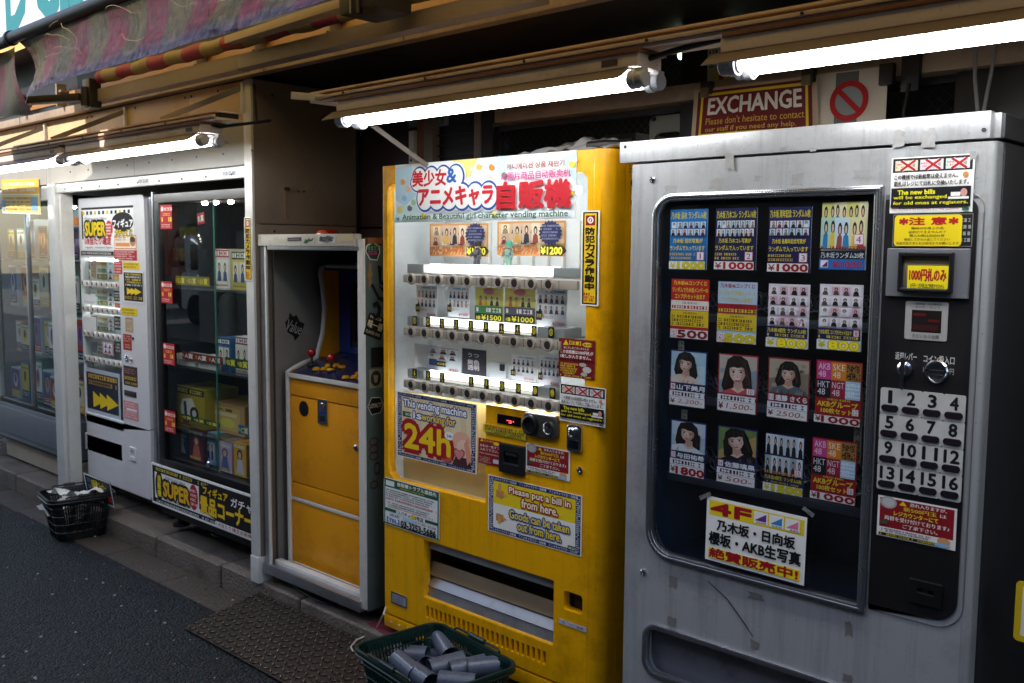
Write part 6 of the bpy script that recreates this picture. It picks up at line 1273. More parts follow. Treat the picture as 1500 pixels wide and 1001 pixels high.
b = MB(); b.box((-1.74, SYF-.006, 1.782), (-.722, SYF+.02, 1.842), SIL, .003); b.box((-1.74, SYF+.021, 1.784), (-.708, 2.82, 1.840), SIL, .004); b.box((-.7215, SYF+.022, 1.783), (-.700, 2.82, 1.836), SIL2, .003)
b.cyl((-1.72, SYF-.005, 1.828), (-1.72, SYF-.008, 1.828), .005, BLACK, 10); b.cyl((-.735, SYF-.005, 1.80), (-.735, SYF-.009, 1.80), .005, DARK, 10); part(b, 'top_cap', sm_)
b = MB(); b.plate(outer, [inner], SYF-.012, .03, FRM, .004); b.plate(rr(ox0+.006, oz0+.006, ox1-.006, oz1-.006, (.08, .004, .004, .066), 8), [rr(ox0+.014, oz0+.014, ox1-.014, oz1-.014, (.072, .004, .004, .058), 8)], SYF-.015, .008, FRM, .002); part(b, 'window_frame', sm_)
part(MB().add([(x, SYF+.004, z) for x, z in inner], [tuple(range(len(inner)))], glass('silver_machine_glass', '#eef2f6', .045, .01, .012)), 'window_pane', sm_)
NAVY = mat('navy_lining', '#1c2740', .4, .1, .3, 3, '#3a4a66', .6, 2)
b = MB(); b.box((ox0-.02, SYF+.42, oz0-.02), (ox1+.02, SYF+.43, oz1+.02), NAVY, 0); b.box((ox0-.022, SYF+.042, oz0-.02), (ox0-.02, SYF+.42, oz1+.02), mat('blue_lining', '#2c4a66', .4, .1, .2, 4), 0); b.box((ox1+.02, SYF+.042, oz0-.02), (ox1+.022, SYF+.42, oz1+.02), NAVY, 0); b.box((ox0-.02, SYF+.042, oz0-.022), (ox1+.02, SYF+.42, oz0-.02), NAVY, 0); b.box((ox0-.02, SYF+.042, oz1+.02), (ox1+.02, SYF+.42, oz1+.022), NAVY, 0)
part(b, 'window_lining', sm_)
for i, z in enumerate((oz0+.22, oz0+.46, oz0+.70)):
    b = MB(); b.box((ox0, SYF+.1, z), (ox1, SYF+.40, z+.006), DARK, .001); b.box((ox0, SYF+.09, z-.008), (ox1, SYF+.1, z+.016), mat('rack_edge', '#5a6270', .35, .4), .002)
    part(b, 'rack', sm_)
    b = MB()
    for j in range(8):
        x = ox0+.05+j*.083
        b.tube([(x+.024*math.cos(t*.9), SYF+.11+.0045*t, z+.05+.024*math.sin(t*.9)) for t in range(0, 60)], .0018, mat('coil', '#8a8f98', .3, .9), 5, False)
    part(b, 'dispensing_coils', sm_)
# sixteen cards behind the glass
KY = SYF+.012; CG3 = 'photo price cards behind the silver machine window'
def card(tl, br, lab, fn, base='#f2f0ee'):
    s = sheetY(tl, br, KY, base, t=.001); fn(s); sign(s, 'photo_card', lab, 'card', CG3)
def num(s, u0, v0, u1, v1, n): s.r(u0, v0, u1, v1, '#f6eef0'); s.frame(u0, v0, u1, v1, .012, '#d46a82'); a_ = .42 if n == '1' else .25; s.t_(u0+(u1-u0)*a_, v0+(v1-v0)*.2, u1-(u1-u0)*a_, v1-(v1-v0)*.18, n, '#a83a52', .0)
def rand_card(bgc, title, mid, n, pc, pb, seed, extra=False):
    def f(s):
        s.r(0, 0, 1, 1, bgc); s.t_(.03, .04, .97, .16, title, '#e9d222', .03)
        if extra: s.thumbs(.04, .19, .96, .46, 8, 2, seed, bgs=('#dfe8ee', '#f0eef2', '#cfe0e8'))
        else: s.thumbs(.03, .2, .97, .44, 6, 2, seed, bgs=('#cfe3ee', '#e9dce6', '#bcd6e6'))
        s.t_(.12, .485, .9, .56, mid, '#e9d222', .03); s.t_(.04, .6, .96, .68, 'ランダムで入っています', '#e9d222', .03); s.fine(.03, .71, .72, .84, 2, '#d9b43a', seed, .6); num(s, .76, .7, .95, .84, n)
        s.r(.02, .86, .98, .99, '#f1efe9'); s.t_(.05, .88, .2, .975, '¥', pc, .02); s.t_(.26, .875, .97, .98, '1000', pc, .06, pb, .1)
    return f
card((982.4, 307.5), (1035, 396), 'bright blue photo card numbered 1, priced 1000 yen', rand_card('#1b74b8', '乃木坂 浴衣 ランダム16枚', '乃木坂 浴衣写真が', '1', '#e3d01c', '#b8a41a', 21))
card((1049, 306), (1107, 396.7), 'dark navy photo card numbered 2, priced 1000 yen', rand_card('#171c50', '乃木坂 乃木コレ ランダム16枚', '乃木坂 乃木コレ写真が', '2', '#a01826', '#f1efe9', 22, True))
card((1127, 304.3), (1186.3, 400.2), 'dark navy photo card numbered 3, priced 1000 yen', rand_card('#1c1b56', '乃木坂 周年記念 ランダム16枚', '乃木坂 各周年記念写真が', '3', '#a01826', '#f1efe9', 23))
def k4(s):
    s.r(0, 0, 1, .70, '#dfe3d0'); s.thumbs(.02, .02, .98, .34, 7, 1, 31, bgs=('#e3d87a', '#8fc4dc', '#f0e2b0'), gap=-.3, body=('#c23a3c', '#2f7fb0', '#e9c83a', '#f0f0f0')); s.thumbs(.02, .26, .98, .62, 6, 1, 32, bgs=('#b8d4c0', '#e9dca0', '#d0e0ea'), gap=-.3, body=('#c23a3c', '#2f7fb0', '#e9c83a', '#a04a3a')); num(s, .74, .46, .95, .62, '4'); s.fine(.02, .64, .98, .69, 1, '#a03a3c', 5, .9)
    s.r(0, .71, 1, .84, '#151724'); s.t_(.03, .735, .97, .825, '乃木坂ランダム20枚', '#f2f2f2', .01); s.r(0, .84, 1, 1, '#1d6ab8'); s.r(.03, .86, .2, .97, '#f2eef2'); s.poly([(.05, .96), (.19, .87), (.19, .96)], '#7a1c5c'); s.t_(.3, .875, .93, .97, '¥1000', '#b01c2c', .03)
card((1205, 299.7), (1268, 396), 'photo card of a crowd numbered 4 above a bright blue price strip', k4, '#dfe3d0')
def k56(c1, bt, title_c, head, n, pc):
    def f(s):
        s.r(0, 0, 1, .36, c1); s.t_(.06, .03, .94, .1, '乃木坂46コンプくじ', title_c, .03); s.t_(.03, .14, .97, .22, 'ランダムで乃木坂メンバーの', head, .03); s.t_(.1, .25, .9, .33, 'コンプが1セット出ます', head, .03)
        s.r(.0, .36, 1, .52, bt); s.t_(.3, .38, .7, .42, 'A賞 確率10%', '#5a1a1a', .01); s.fine(.03, .44, .97, .5, 1, '#c23a2c' if bt[1] == 'f' else '#e8d03a', 3, .9); s.r(0, .53, 1, .8, '#ecc81e'); s.t_(.34, .55, .7, .59, 'B賞 確率90%', '#5a3a12', .01); s.fine(.03, .6, .97, .79, 3, '#6a4a1a', 4, .7)
        s.r(0, .81, 1, .85, c1); s.r(.0, .85, 1, 1, '#f1ece8'); num(s, .02, .87, .17, .98, n); s.t_(.2, .865, .98, .985, '500', pc, .06, '#b8a41a' if pc[1] == 'e' else '#f1ece8', .1)
    return f
card((984, 408.5), (1037, 498.5), 'red and yellow lottery card numbered 5, priced 500 yen', k56('#c01c20', '#f3e6da', '#f0d42a', '#f0d42a', '5', '#8c1422'), '#c01c20')
card((1052.5, 412.4), (1107, 505), 'pale blue and yellow lottery card numbered 6, priced 500 yen', k56('#bcd2e6', '#a8161e', '#b01c30', '#e8d03a', '6', '#e9d41c'), '#bcd2e6')
def k78(tl_, n, seed):
    def f(s):
        s.r(0, 0, 1, .67, '#f0e2e6'); s.thumbs(.02, .02, .98, .66, 4, 4, seed, bgs=('#f5f1f2', '#f5f1f2', '#e8b9c6'), gap=.2, body=('#16181c', '#1c1c22', '#e6e2e0', '#5a4a42'))
        s.r(0, .67, 1, .84, '#1c1c54'); s.t_(.03, .695, .8 if n == '8' else .97, .765, tl_, '#e9d222', .03); s.fine(.03, .78, .97, .83, 1, '#e0c83a', 5, .8)
        if n == '8': num(s, .84, .68, .97, .78, n)
        else: num(s, .74, .56, .88, .66, n)
        s.r(.0, .85, 1, 1, '#f0eee6'); s.t_(.04, .87, .2, .975, '¥', '#d9c41c', .03); s.t_(.28, .865, .98, .985, '800', '#e3d01c', .06, '#9c8c18', .1)
    return f
card((1126.5, 415.6), (1183.5, 512), 'white card of sixteen small portraits numbered 7, priced 800 yen', k78('乃木坂4期生 ランダム5枚', '7', 41))
card((1201.5, 416), (1261, 515.5), 'white card of sixteen small portraits numbered 8, priced 800 yen', k78('乃木坂4期生 コンプが1セット出ます', '8', 43))
def kp(frame, pa, name, nameb, n, price, hand, numpos=None, hv=.58):
    def f(s):
        s.r(0, 0, 1, 1, frame); s.portrait(.03, .025, .97, hv, *pa[:5], **pa[5])
        if name: s.r(.02, hv+.01, .98, hv+.135, nameb); num(s, .04, hv+.015, .18, hv+.13, n); s.t_(.22, hv+.03, .97, hv+.12, name, '#f2f0ee', .04)
        else: num(s, .74, hv-.12, .95, hv-.01, n)
        v = hv+.145 if name else hv+.02
        s.r(.02, v, .98, v+.105, '#f1eef0'); s.fine(.03, v+.02, .97, v+.09, 1, '#5a2430', 8, .95); s.r(.02, v+.11, .98, .985, '#efeae8')
        s.t_(.05, v+.14, .17, .95, '¥', '#6a2a2c', .02)
        s.t_(.24 if hand else .2, v+.14, .9 if hand else .98, .95 if hand else .97, price, '#b8402c' if hand else '#a01622', .0 if hand else .06, slant=.15 if hand else 0)
    return f
SKIN = '#e3b9a0'
card((982.5, 511.5), (1034, 600), 'portrait card numbered 9 on pale blue, dark hair and bare shoulders, priced 2200', kp('#20285c', ('#aecfdc', '#c2dbe3', '#241a18', SKIN, '#ead0c0', dict(pose=-.6, tilt=.12, ox=-.04, Z=1.15))  , '山下美月', '#1c2254', '9', '2,200-', True), '#20285c')
card((1053, 517), (1108.5, 609), 'portrait card numbered 10 of a smiling figure in coral top, priced 1500', kp('#a02a34', ('#c8b8ac', '#8fa0aa', '#2c1c18', '#ecc4ae', '#d0505c', dict(smile=True, Z=1.35, oy=.04, tilt=-.05)), None, None, '10', '1,500-', True, hv=.68), '#a02a34')
card((1126, 522.5), (1184, 619), 'portrait card numbered 11 of a figure in grey jumper, priced 2500', kp('#8c2430', ('#b8a890', '#8c7c66', '#1c1514', '#e0b49c', '#5f666c', dict(bob=.03, Z=1.1, oy=.02)), '遠藤 さくら', '#8c1a26', '11', '2500-', True), '#8c2430')
def kakb(n):
    def f(s):
        s.r(0, 0, 1, 1, '#a8141f')
        cs = (('#d4408c', 'AKB48', '#f4d8e8'), ('#e88a1c', 'SKE48', '#f6ecd2'), ('#b07a3a', 'NMB48', '#1c1410'), ('#141216', 'HKT48', '#e8e4e6'), ('#a01c3a', 'NGT48', '#f0d8de'), ('#b8d6ec', 'STU48', '#f4f6f8'))
        for i, (c_, t_, k_) in enumerate(cs):
            u = .02+(i % 3)*.32; v = .02+(i//3)*.285; s.r(u, v, u+.32, v+.285, c_)
            if i == 2:
                R3 = random.Random(5); d_ = s.lay()
                for q in range(40): s.e(u+.02+R3.random()*.28, v+.015+R3.random()*.25, .014, .010, '#1c1410', 6); s.k -= 1
                s.k += 1
            if i == 5:
                for q in range(4): s.r(u, v+.05+q*.06, u+.32, v+.07+q*.06, '#e6f0f6'); s.k -= 1
                s.k += 1
            s.t_(u+.03, v+.03, u+.29, v+.13, t_[:3], k_, -.005); s.t_(u+.03, v+.15, u+.2, v+.25, '48', k_, -.005)
        s.fine(.28, .6, .75, .63, 1, '#e8c83a', 4, .9); s.t_(.06, .64, .94, .74, 'AKBグループ', '#f0d42a', .03); s.t_(.15, .755, .82, .84, '100枚セット', '#f0d42a', .03); num(s, .82, .73, .97, .84, n); s.r(.0, .88, 1, 1, '#f2ece8'); s.t_(.03, .895, .15, .98, '¥', '#7a1620', .02); s.t_(.17, .89, .99, .985, '1000', '#a01622', .06)
    return f
card((1196.5, 526.5), (1260, 626), 'six coloured squares card numbered 12, upper of two, priced 1000 yen', kakb('12'), '#a8141f')
card((983, 613.5), (1033, 703), 'portrait card numbered 13 of a figure in white turned aside, priced 1800', kp('#2a3160', ('#c6d2dc', '#b2c2d0', '#1f1716', SKIN, '#dfe4e8', dict(pose=-1.1, tilt=.16, ox=.06, Z=1.25)), '与田祐希', '#20265a', '13', '1800', False, hv=.56), '#2a3160')
card((1052, 622.5), (1107.5, 716.5), 'portrait card numbered 14 with green leaves and black top, priced 500', kp('#2a3160', ('#6f8a4c', '#b89a5c', '#100d0e', '#e8c0aa', '#17171a', dict(pose=.4, tilt=-.2, ox=-.05, Z=1.3)), '佐藤璃果', '#20265a', '14', '500-', True, hv=.58), '#2a3160')
def k15(s): s.r(0, 0, 1, 1, '#23264e'); s.thumbs(.02, .02, .98, .36, 6, 1, 61, bgs=('#c8d4dc', '#dfe4e8'), gap=.02, body=('#14161a', '#1a1c22')); s.thumbs(.02, .38, .98, .7, 6, 1, 62, bgs=('#c8d4dc', '#dfe4e8', '#a8b4bc'), gap=.02, body=('#14161a', '#1a1c22', '#2c2c34')); num(s, .78, .56, .97, .68, '15'); s.fine(.04, .64, .75, .69, 1, '#d9903a', 3, .9); s.t_(.04, .72, .97, .79, '乃木坂4期生 ランダム5枚', '#e9d222', .03); s.fine(.1, .81, .9, .85, 1, '#d9b43a', 5); s.r(.0, .86, 1, 1, '#f0eee6'); s.t_(.04, .88, .17, .975, '¥', '#d9c41c', .03); s.t_(.24, .87, .98, .985, '1500', '#e3d01c', .06, '#9c8c18', .1)
card((1121.5, 632.5), (1176.5, 728), 'dark card of a dozen standing figures numbered 15, priced 1500 yen', k15, '#23264e')
card((1190.5, 640), (1252.5, 741), 'six coloured squares card numbered 16, lower of two, priced 1000 yen', kakb('16'), '#a8141f')
s = sheetY((1253.5, 570), (1260.5, 680), SYF+.02, '#6a6459'); 
for i, ch in enumerate('化ガラス使用'): s.t_(.2, .04+i*.16, .8, .15+i*.16, ch, '#26231f', .02)
part(s, 'glass_label', sm_)
for q in ((1002.5, 601), (998, 500)):
    s = sheetY((q[0]-4, q[1]-1), (q[0]+4, q[1]+14), SYF+.016, '#7a7468'); s.fine(.1, .05, .9, .95, 2, '#3a362f', 3); part(s, 'glass_label', sm_)
# 4F sheet taped on the glass
s = sheetY((1035.5, 727), (1178, 857.5), SYF-.014, '#f3f1ea', rot=-.012, t=.0012)
s.r(.03, .05, .98, .28, '#efd21c'); s.t_(.05, .08, .46, .25, '4F', '#a01420', .06)
for i, c_ in enumerate(('#6a2a86', '#2a86c4', '#e07aa0')): u = .49+i*.155; s.r(u, .07, u+.14, .25, '#f3f0ea'); s.poly([(u+.01, .21), (u+.125, .09), (u+.125, .21)], c_); s.fine(u+.03, .22, u+.12, .245, 1, '#6a5a4a', i, .9)
s.t_(.12, .33, .9, .5, '乃木坂・日向坂', '#15151a', .04); s.t_(.04, .54, .96, .73, '櫻坂・AKB生写真', '#15151a', .04); s.r(.04, .79, .96, .95, '#efd21c'); s.t_(.05, .79, .94, .94, '絶賛販売中!', '#a01420', .05)
o4 = sign(s, 'paper_sign', 'white and yellow 4F paper sign taped low on the silver machine window', 'sign')
for q, r_ in (((1033, 727), .5), ((1184, 750), -.5)):
    s = sheetY((q[0]-9, q[1]-5), (q[0]+9, q[1]+5), SYF-.0165, '#a9aaa6', rot=r_, t=.0004, basemat=glass('tape', '#d8d8d2', .12, .2, .3)); s.build('tape', parent=o4, org=parent_world(o4), smooth=False)

# control panel
k0 = P(1300, 300, SYF); k1 = P(1437, 300, SYF); kb = P(1348, 902, SYF).z; kt = P(1400, 290, SYF).z
kx0 = ox1+.004; kx1 = P(1434, 320, SYF).x; kx1b = P(1403, 860, SYF).x; kx1 = (kx1+kx1b)/2
b = MB(); b.plate(rr(kx0, kb, kx1, kt, (.0, .055, .03, 0), 8), [], SYF-.004, .008, CPB, .001); part(b, 'control_panel', sm_)
b = MB(); b.plate(rr(kx0, kb-.016, kx1+.014, kt+.012, (.0, .066, .04, 0), 8), [rr(kx0+.001, kb, kx1, kt, (.0, .055, .03, 0), 8)], SYF-.003, .004, mat('panel_edge', '#84858c', .35, .6), .001); part(b, 'panel_edge', sm_)
KP = SYF-.0045
def sst(tl, br, base, label, fn, dy=.006, nm='notice', radius=0, rot=0):
    s = sheetY(tl, br, SYF-dy, base, radius=radius, rot=rot); fn(s); return part(s, nm, sm_, label=label)
sst((1306.5, 232), (1424, 310.5), '#f2f0ec', 'white and black notice about new bills', newbills)
sst((1309, 315), (1423.5, 361.5), '#1d1b1c', 'dark clear backing sheet', lambda s: (s.frame(0, 0, 1, 1, .008, '#8a8a8a'), s.fine(.85, .1, .97, .9, 4, '#9a9a96', 3)), .006)
def ygn(s):
    s.t_(.08, .1, .2, .3, '*', '#b41c20', .05); s.t_(.22, .08, .78, .31, '注 意', '#b41c20', .05); s.t_(.82, .1, .94, .3, '*', '#b41c20', .05)
    for i, (a_, b_, t_) in enumerate(((.26, .74, '機械の仕様上の為'), (.22, .78, '返却ができませんので'), (.24, .76, '購入の際は売切れ等'), (.16, .84, '確認してから入金してください'), (.04, .97, '返金がありましたら店内までお願いします'))): s.t_(a_, .38+i*.12, b_, .465+i*.12, t_, '#3a2a10', .015)
sst((1311, 316), (1407.5, 361), '#eed21a', 'bright yellow caution notice', ygn, .008, radius=.008)
a = P(1302.5, 363.8, SYF); c = P(1420, 438.5, SYF); b = MB(); b.plate(rr(a.x, c.z, c.x, a.z, .003), [], SYF-.012, .010, mat('acceptor_grey', '#7f8086', .4, .3, .05, 6), .002); bao = part(b, 'bill_acceptor', sm_)
a = P(1322, 369, SYF); c = P(1399, 430, SYF); b = MB(); b.plate(rr(a.x, c.z, c.x, a.z, .004), [rr(a.x+.009, c.z+.010, c.x-.009, a.z-.012, .003)], SYF-.026, .015, BLACK, .003); b.box((a.x+.012, SYF-.0135, c.z+.015), (c.x-.012, SYF-.0125, a.z-.02), mat('tan_slot', '#8a7a62', .4), 0); part(b, 'slot_frame', bao)
s = sheetY((1330, 389), (1388, 427), SYF-.0235, '#f4e01c'); s.t_(.05, .12, .95, .62, '1000円札のみ', '#b41c20', .06); s.t_(.08, .72, .92, .92, '5千円・1万円札はご利用できません', '#2a2410', .02); part(s, 'slot_label', bao, label='yellow label with red lettering')
a = P(1328.5, 441, SYF); c = P(1388, 500.5, SYF); s = Sheet((a.x, SYF-.0065, a.z), (1, 0, 0), c.x-a.x, (0, 0, -1), a.z-c.z, (0, -1, 0), '#a9a6a2', .002, radius=.005)
s.r(.16, .22, .86, .8, '#1a0f0e'); s.t_(.24, .03, .46, .09, '販売中', '#2a2826', .01); s.t_(.54, .03, .86, .09, 'つり銭切れ', '#2a2826', .01); s.t_(.24, .11, .46, .18, 'ランプ', '#2a2826', .01); s.t_(.58, .11, .82, .18, 'ランプ', '#2a2826', .01); s.t_(.2, .85, .82, .95, 'ただいまの金額', '#2a2826', .01)
s.r(.2, .3, .5, .38, '#5a1410'); s.r(.55, .45, .82, .52, '#5a1410'); s.r(.2, .6, .8, .76, '#3a1512'); part(s, 'amount_display', sm_)
s = Sheet((P(1313, 515, SYF).x, SYF-.0045, P(1314, 511, SYF).z), (1, 0, 0), .27, (0, 0, -1), .07, (0, -1, 0), None)
wt = P(1398, 517, SYF).x-P(1313, 515, SYF).x
s.Wd = wt; s.t_(.0, .1, .38, .36, '返却レバー', '#d8d6d2', .015); s.t_(.5, .12, 1.02, .38, 'コイン投入口', '#d8d6d2', .015); s.t_(.5, .52, 1.02, .72, '10·50·100·500円', '#b8b6b2', .01); s.poly([(.08, .62), (.22, .56), (.26, .62), (.3, .66), (.24, .78), (.24, .68), (.1, .72)], '#d8d6d2'); part(s, 'lettering', sm_)
q = P(1327.7, 540, SYF); b = MB(); b.lathe((q.x, SYF-.004, q.z), (0, -1, 0), ((.018, 0), (.018, .008), (.012, .012), (0, .012)), CHROME, 20); b.box((q.x-.005, SYF-.028, q.z-.045), (q.x+.005, SYF-.012, q.z+.028), CHROME, .003); part(b, 'return_lever', sm_)
q = P(1373.8, 543.8, SYF); b = MB(); b.lathe((q.x, SYF-.004, q.z), (0, -1, 0), ((.027, 0), (.027, .006), (.024, .009), (.021, .004), (.014, .002), (0, .002)), CHROME, 26); b.box((q.x-.016, SYF-.012, q.z-.002), (q.x+.016, SYF-.005, q.z+.002), BLACK, 0); b.box((q.x-.014, SYF-.009, q.z-.013), (q.x+.014, SYF-.005, q.z-.008), CHROME, .001); part(b, 'coin_slot', sm_)
c00 = P(1307.2, 588, SYF); c03 = P(1400.4, 597.6, SYF); c30 = P(1300.4, 699.2, SYF); c33 = P(1392.8, 712.6, SYF)
BUT = mat('button_white', '#c9c7c2', .35, 0, .06, 9, '#8a857c', .4, 8)
for r_ in range(4):
    for j in range(4):
        x = ((c00.x+c30.x)/2)+((c03.x+c33.x)/2-(c00.x+c30.x)/2)*j/3; z = ((c00.z+c03.z)/2)+((c30.z+c33.z)/2-(c00.z+c03.z)/2)*r_/3
        w2, h2_ = .0245, .0315
        s = Sheet((x-w2, SYF-.0085, z+h2_), (1, 0, 0), 2*w2, (0, 0, -1), 2*h2_, (0, -1, 0), '#c9c7c2', .003, radius=.005, basemat=BUT)
        nn = str(r_*4+j+1); u0 = .32 if len(nn) == 1 else .16; s.t_(.41 if nn == '1' else u0, .1, (.56 if nn == '1' else 1-u0), .56, nn, '#15141a', .035)
        bt = part(s, 'selection_button', sm_)
        lb = MB(); lb.plate(rr(x-w2*.84, z-h2_*.78, x+w2*.84, z-h2_*.26, h2_*.25, 5), [], SYF-.0125, .005, mat('smoked_lens', '#241d26', .18, 0, .15, 12, coat=.4), .0015); part(lb, 'lens', bt)
sst((1286.5, 725), (1399, 807.5), '#efebe6', 'red 500 yen coin notice below the number buttons', coin500, .006)
a = P(1333, 845, SYF); c = P(1381.5, 893, SYF); b = MB(); b.plate(rr(a.x, c.z, c.x, a.z, .004), [rr(a.x+.02, c.z+.03, c.x-.02, a.z-.02, .003)], SYF-.010, .007, BLACK, .002); b.box((a.x+.02, SYF-.0045, c.z+.03), (c.x-.02, SYF-.0035, a.z-.02), mat('return_dark', '#070708', .15), 0); b.box((a.x+.035, SYF-.008, c.z+.045), (c.x-.035, SYF-.004, a.z-.04), BLACK, .003); part(b, 'coin_return', sm_)
for q in ((956.7, 263.5), (943, 838)):
    p_ = P(*q, SYF); b = MB(); b.lathe((p_.x, SYF, p_.z), (0, -1, 0), ((.0095, 0), (.0095, .006), (.006, .008), (.005, .004), (0, .004)), CHROME, 16); part(b, 'lock', sm_)
b = MB(); b.plate(tray_o, [tray_i], SYF-.010, .022, FRM, .005); part(b, 'delivery_surround', sm_)
b = MB(); vs_ = [(x, SYF+.035+.02*(z-tz0)/.165, z) for x, z in rr(t0.x-.0, tz0-.0, tx1+.0, tz1+.0, .046, 8)]; b.add(vs_, [tuple(range(len(vs_)))], mat('delivery_door', '#77787f', .45, .5, .15, 3, '#2c2420', .8, 5)); part(b, 'delivery_door', sm_)
# tape remnants and scratch on the paint
TAPE = mat('old_tape', '#77726c', .6, 0, .35, 40, '#9a978f', .8, 60); TAPE2 = mat('old_tape_pale', '#9c9a98', .6, 0, .3, 40, '#77726c', .8, 60)
for i, (x_, y_, w_, h_) in enumerate(((979, 843, 12, 20), (1096, 866, 22, 16), (977, 902, 13, 18), (1238, 910, 10, 24), (1099, 937, 12, 16), (1235, 985, 13, 18), (972, 272, 20, 16), (1062, 226, 14, 22), (1040, 262, 18, 16), (1160, 255, 16, 18), (1105, 258, 8, 8), (1420, 222, 10, 12), (1310, 192, 16, 22), (1352, 190, 18, 26), (1142, 216, 8, 5), (1186, 217, 10, 5), (1250, 250, 26, 10), (1436, 285, 8, 26))):
    R4 = random.Random(i); s = sheetY((x_, y_), (x_+w_, y_+h_), SYF-(.0076 if y_ < 240 else .0008), None)
    s.add([s.p(u+R4.uniform(-.12, .12), v+R4.uniform(-.12, .12), .0001) for u, v in ((0, 0), (.3, .02), (.6, 0), (1, .03), (1, .4), (.96, .7), (1, 1), (.5, .96), (0, 1), (.05, .5))], [tuple(range(10))], TAPE2 if y_ < 300 else TAPE); part(s, 'tape_residue', sm_)
p0, p1, p2, p3 = P(1037, 851, SYF), P(1066, 878, SYF), P(1090, 912, SYF), P(1103, 932, SYF)
part(MB().tube([(p_.x, SYF-.0012, p_.z) for p_ in (p0, p1, p2, p3)], [.0008, .0016, .0016, .0008], DARK, 6), 'scratch', sm_)

# ------------------------------------------------------------------ signs above the machines
def ex(s):
    s.frame(.02, .03, .98, .97, .008, '#b9a48a'); s.r(.04, .05, .96, .95, '#6a1018'); s.frame(.07, .1, .93, .9, .02, '#d9c01c')
    s.t_(.14, .2, .88, .5, 'EXCHANGE', '#e6e0da', .03); s.t_(.13, .56, .9, .69, "Please don't hesitate to contact", '#d9a83a', .01); s.t_(.13, .73, .84, .85, 'our staff if you need any help.', '#d9a83a', .01)
a = P(1016, 190, 2.74); c = P(1186, 122, 2.74)
s = Sheet((a.x, 2.74, 2.05), (1, 0, 0), .425, (0, 0, -1), .172, (0, -1, 0), '#b8a892', .0015, bend=lambda u, v: .02*math.sin(u*5)*v+.03*max(0, .25-u)*v*2); ex(s); xs_ = sign(s, 'exchange_sign', 'maroon EXCHANGE sign with yellow border clipped above the silver machine', 'sign')
for x in (a.x+.05, a.x+.40):
    b = MB(); b.box((x-.02, 2.725, 2.03), (x+.02, 2.75, 2.07), DARK, .004); b.box((x-.014, 2.715, 2.02), (x+.014, 2.726, 2.05), mat('clip_tan', '#6b5a42', .4), .003); b.build('clip', parent=xs_, org=parent_world(xs_))
a = P(1208, 123, 2.76); c = P(1302, 186, 2.76)
s = Sheet((a.x-.03, 2.76, 2.055), (1, 0, 0), c.x-a.x+.02, (0, 0, -1), .22, (0, -1, 0), '#c9bfb2', .0015, bend=lambda u, v: .008*math.sin(u*3)*v)
s.r(.3, .02, .62, .92, '#5f6366'); n_ = 36; d_ = s.lay(); R0, R1 = .27, .19; asp = s.Wd/s.H
ring = [(.5+R0*math.cos(2*math.pi*k/n_), .4+R0*asp*math.sin(2*math.pi*k/n_)) for k in range(n_)]+[(.5+R1*math.cos(2*math.pi*k/n_), .4+R1*asp*math.sin(2*math.pi*k/n_)) for k in range(n_)]
s.e(.5, .4, R1+.01, (R1+.01)*asp, '#8c9296', 30); d_ = s.lay(); s.add([s.p(u, v, d_) for u, v in ring], [(k, (k+1) % n_, n_+(k+1) % n_, n_+k) for k in range(n_)], ink('#b01c20'))
s.poly([(.5-.17, .4-.12*asp), (.5-.12, .4-.17*asp), (.5+.17, .4+.12*asp), (.5+.12, .4+.17*asp)], '#b01c20'); s.t_(.05, .84, .97, .93, 'ゴミ箱じゃありません、ゴミはゴミ箱へ', '#1f1a18', .02)
ns = sign(s, 'no_litter_sign', 'white sheet with a red prohibition ring above the silver machine', 'sign')
b = MB(); b.box((c.x-.03, 2.745, 2.0), (c.x+.01, 2.77, 2.06), BLACK, .004); b.build('clip', parent=ns, org=parent_world(ns))
s = Sheet((-1.79, 2.832, 2.225), (1, 0, 0), .10, (0, 0, -1), .17, (0, -1, 0), '#b9bd9a', .001); s.fine(.05, .05, .95, .3, 2, '#6a3a5c', 3); s.fine(.05, .35, .95, .55, 1, '#5a8a3a', 4, .9); s.e(.6, .75, .3, .2, '#d9c01c'); s.fine(.45, .68, .75, .85, 1, '#a83a1c', 6, .9); sign(s, 'label_sheet', 'small green and yellow label sheet on the black post beside the right lamp', 'label')
s = Sheet((-1.385, 2.775, 2.02), (1, 0, 0), .045, (0, 0, -1), .25, (0, -1, 0), '#8a927a', .001); s.fine(.05, .3, .95, .5, 2, '#1d2a1a', 3, .9); s.r(0, .52, 1, .64, '#4a8a34'); s.fine(.1, .54, .9, .62, 1, '#e0e4c0', 4, .9); s.r(0, .75, 1, .9, '#a8b83a'); s.fine(.05, .78, .95, .88, 1, '#26301a', 6, .9); sign(s, 'label_sheet', 'narrow green label strip between the exchange and prohibition signs', 'label')
bx = MB(); bx.box((-1.12, 2.775, 1.98), (-1.07, 2.80, 2.10), BLACK, .004); bx.tube([(-1.095, 2.775, 2.0), (-1.10, 2.76, 1.93), (-1.105, 2.765, 1.85)], .005, RUBBER, 8); bx.build('cable_clamp', label='black tape wound on the rail with a hanging cable above the silver machine', category='cable')
b = MB(); b.tube([(-.93, 2.80, 2.08), (-.925, 2.79, 2.0), (-.905, 2.78, 1.87)], .005, mat('cable_white', '#8c8c90', .5), 8); b.tube([(-.88, 2.80, 2.08), (-.885, 2.79, 2.0), (-.90, 2.78, 1.87)], .005, MATS['cable_white'], 8); b.build('cable', label='pair of grey cables hanging before the dark post above the silver machine', category='cable')
s = Sheet((-3.40, 2.9, 2.20), (1, 0, 0), .24, (0, 0, -1), .13, (0, -1, 0), '#4f7c88', .002); s.r(.05, .5, .95, .95, '#7c8f8c'); s.fine(.1, .1, .9, .4, 2, '#a9c0c4', 3); sign(s, 'picture', 'small dim teal picture high on the dark granite wall', 'picture')

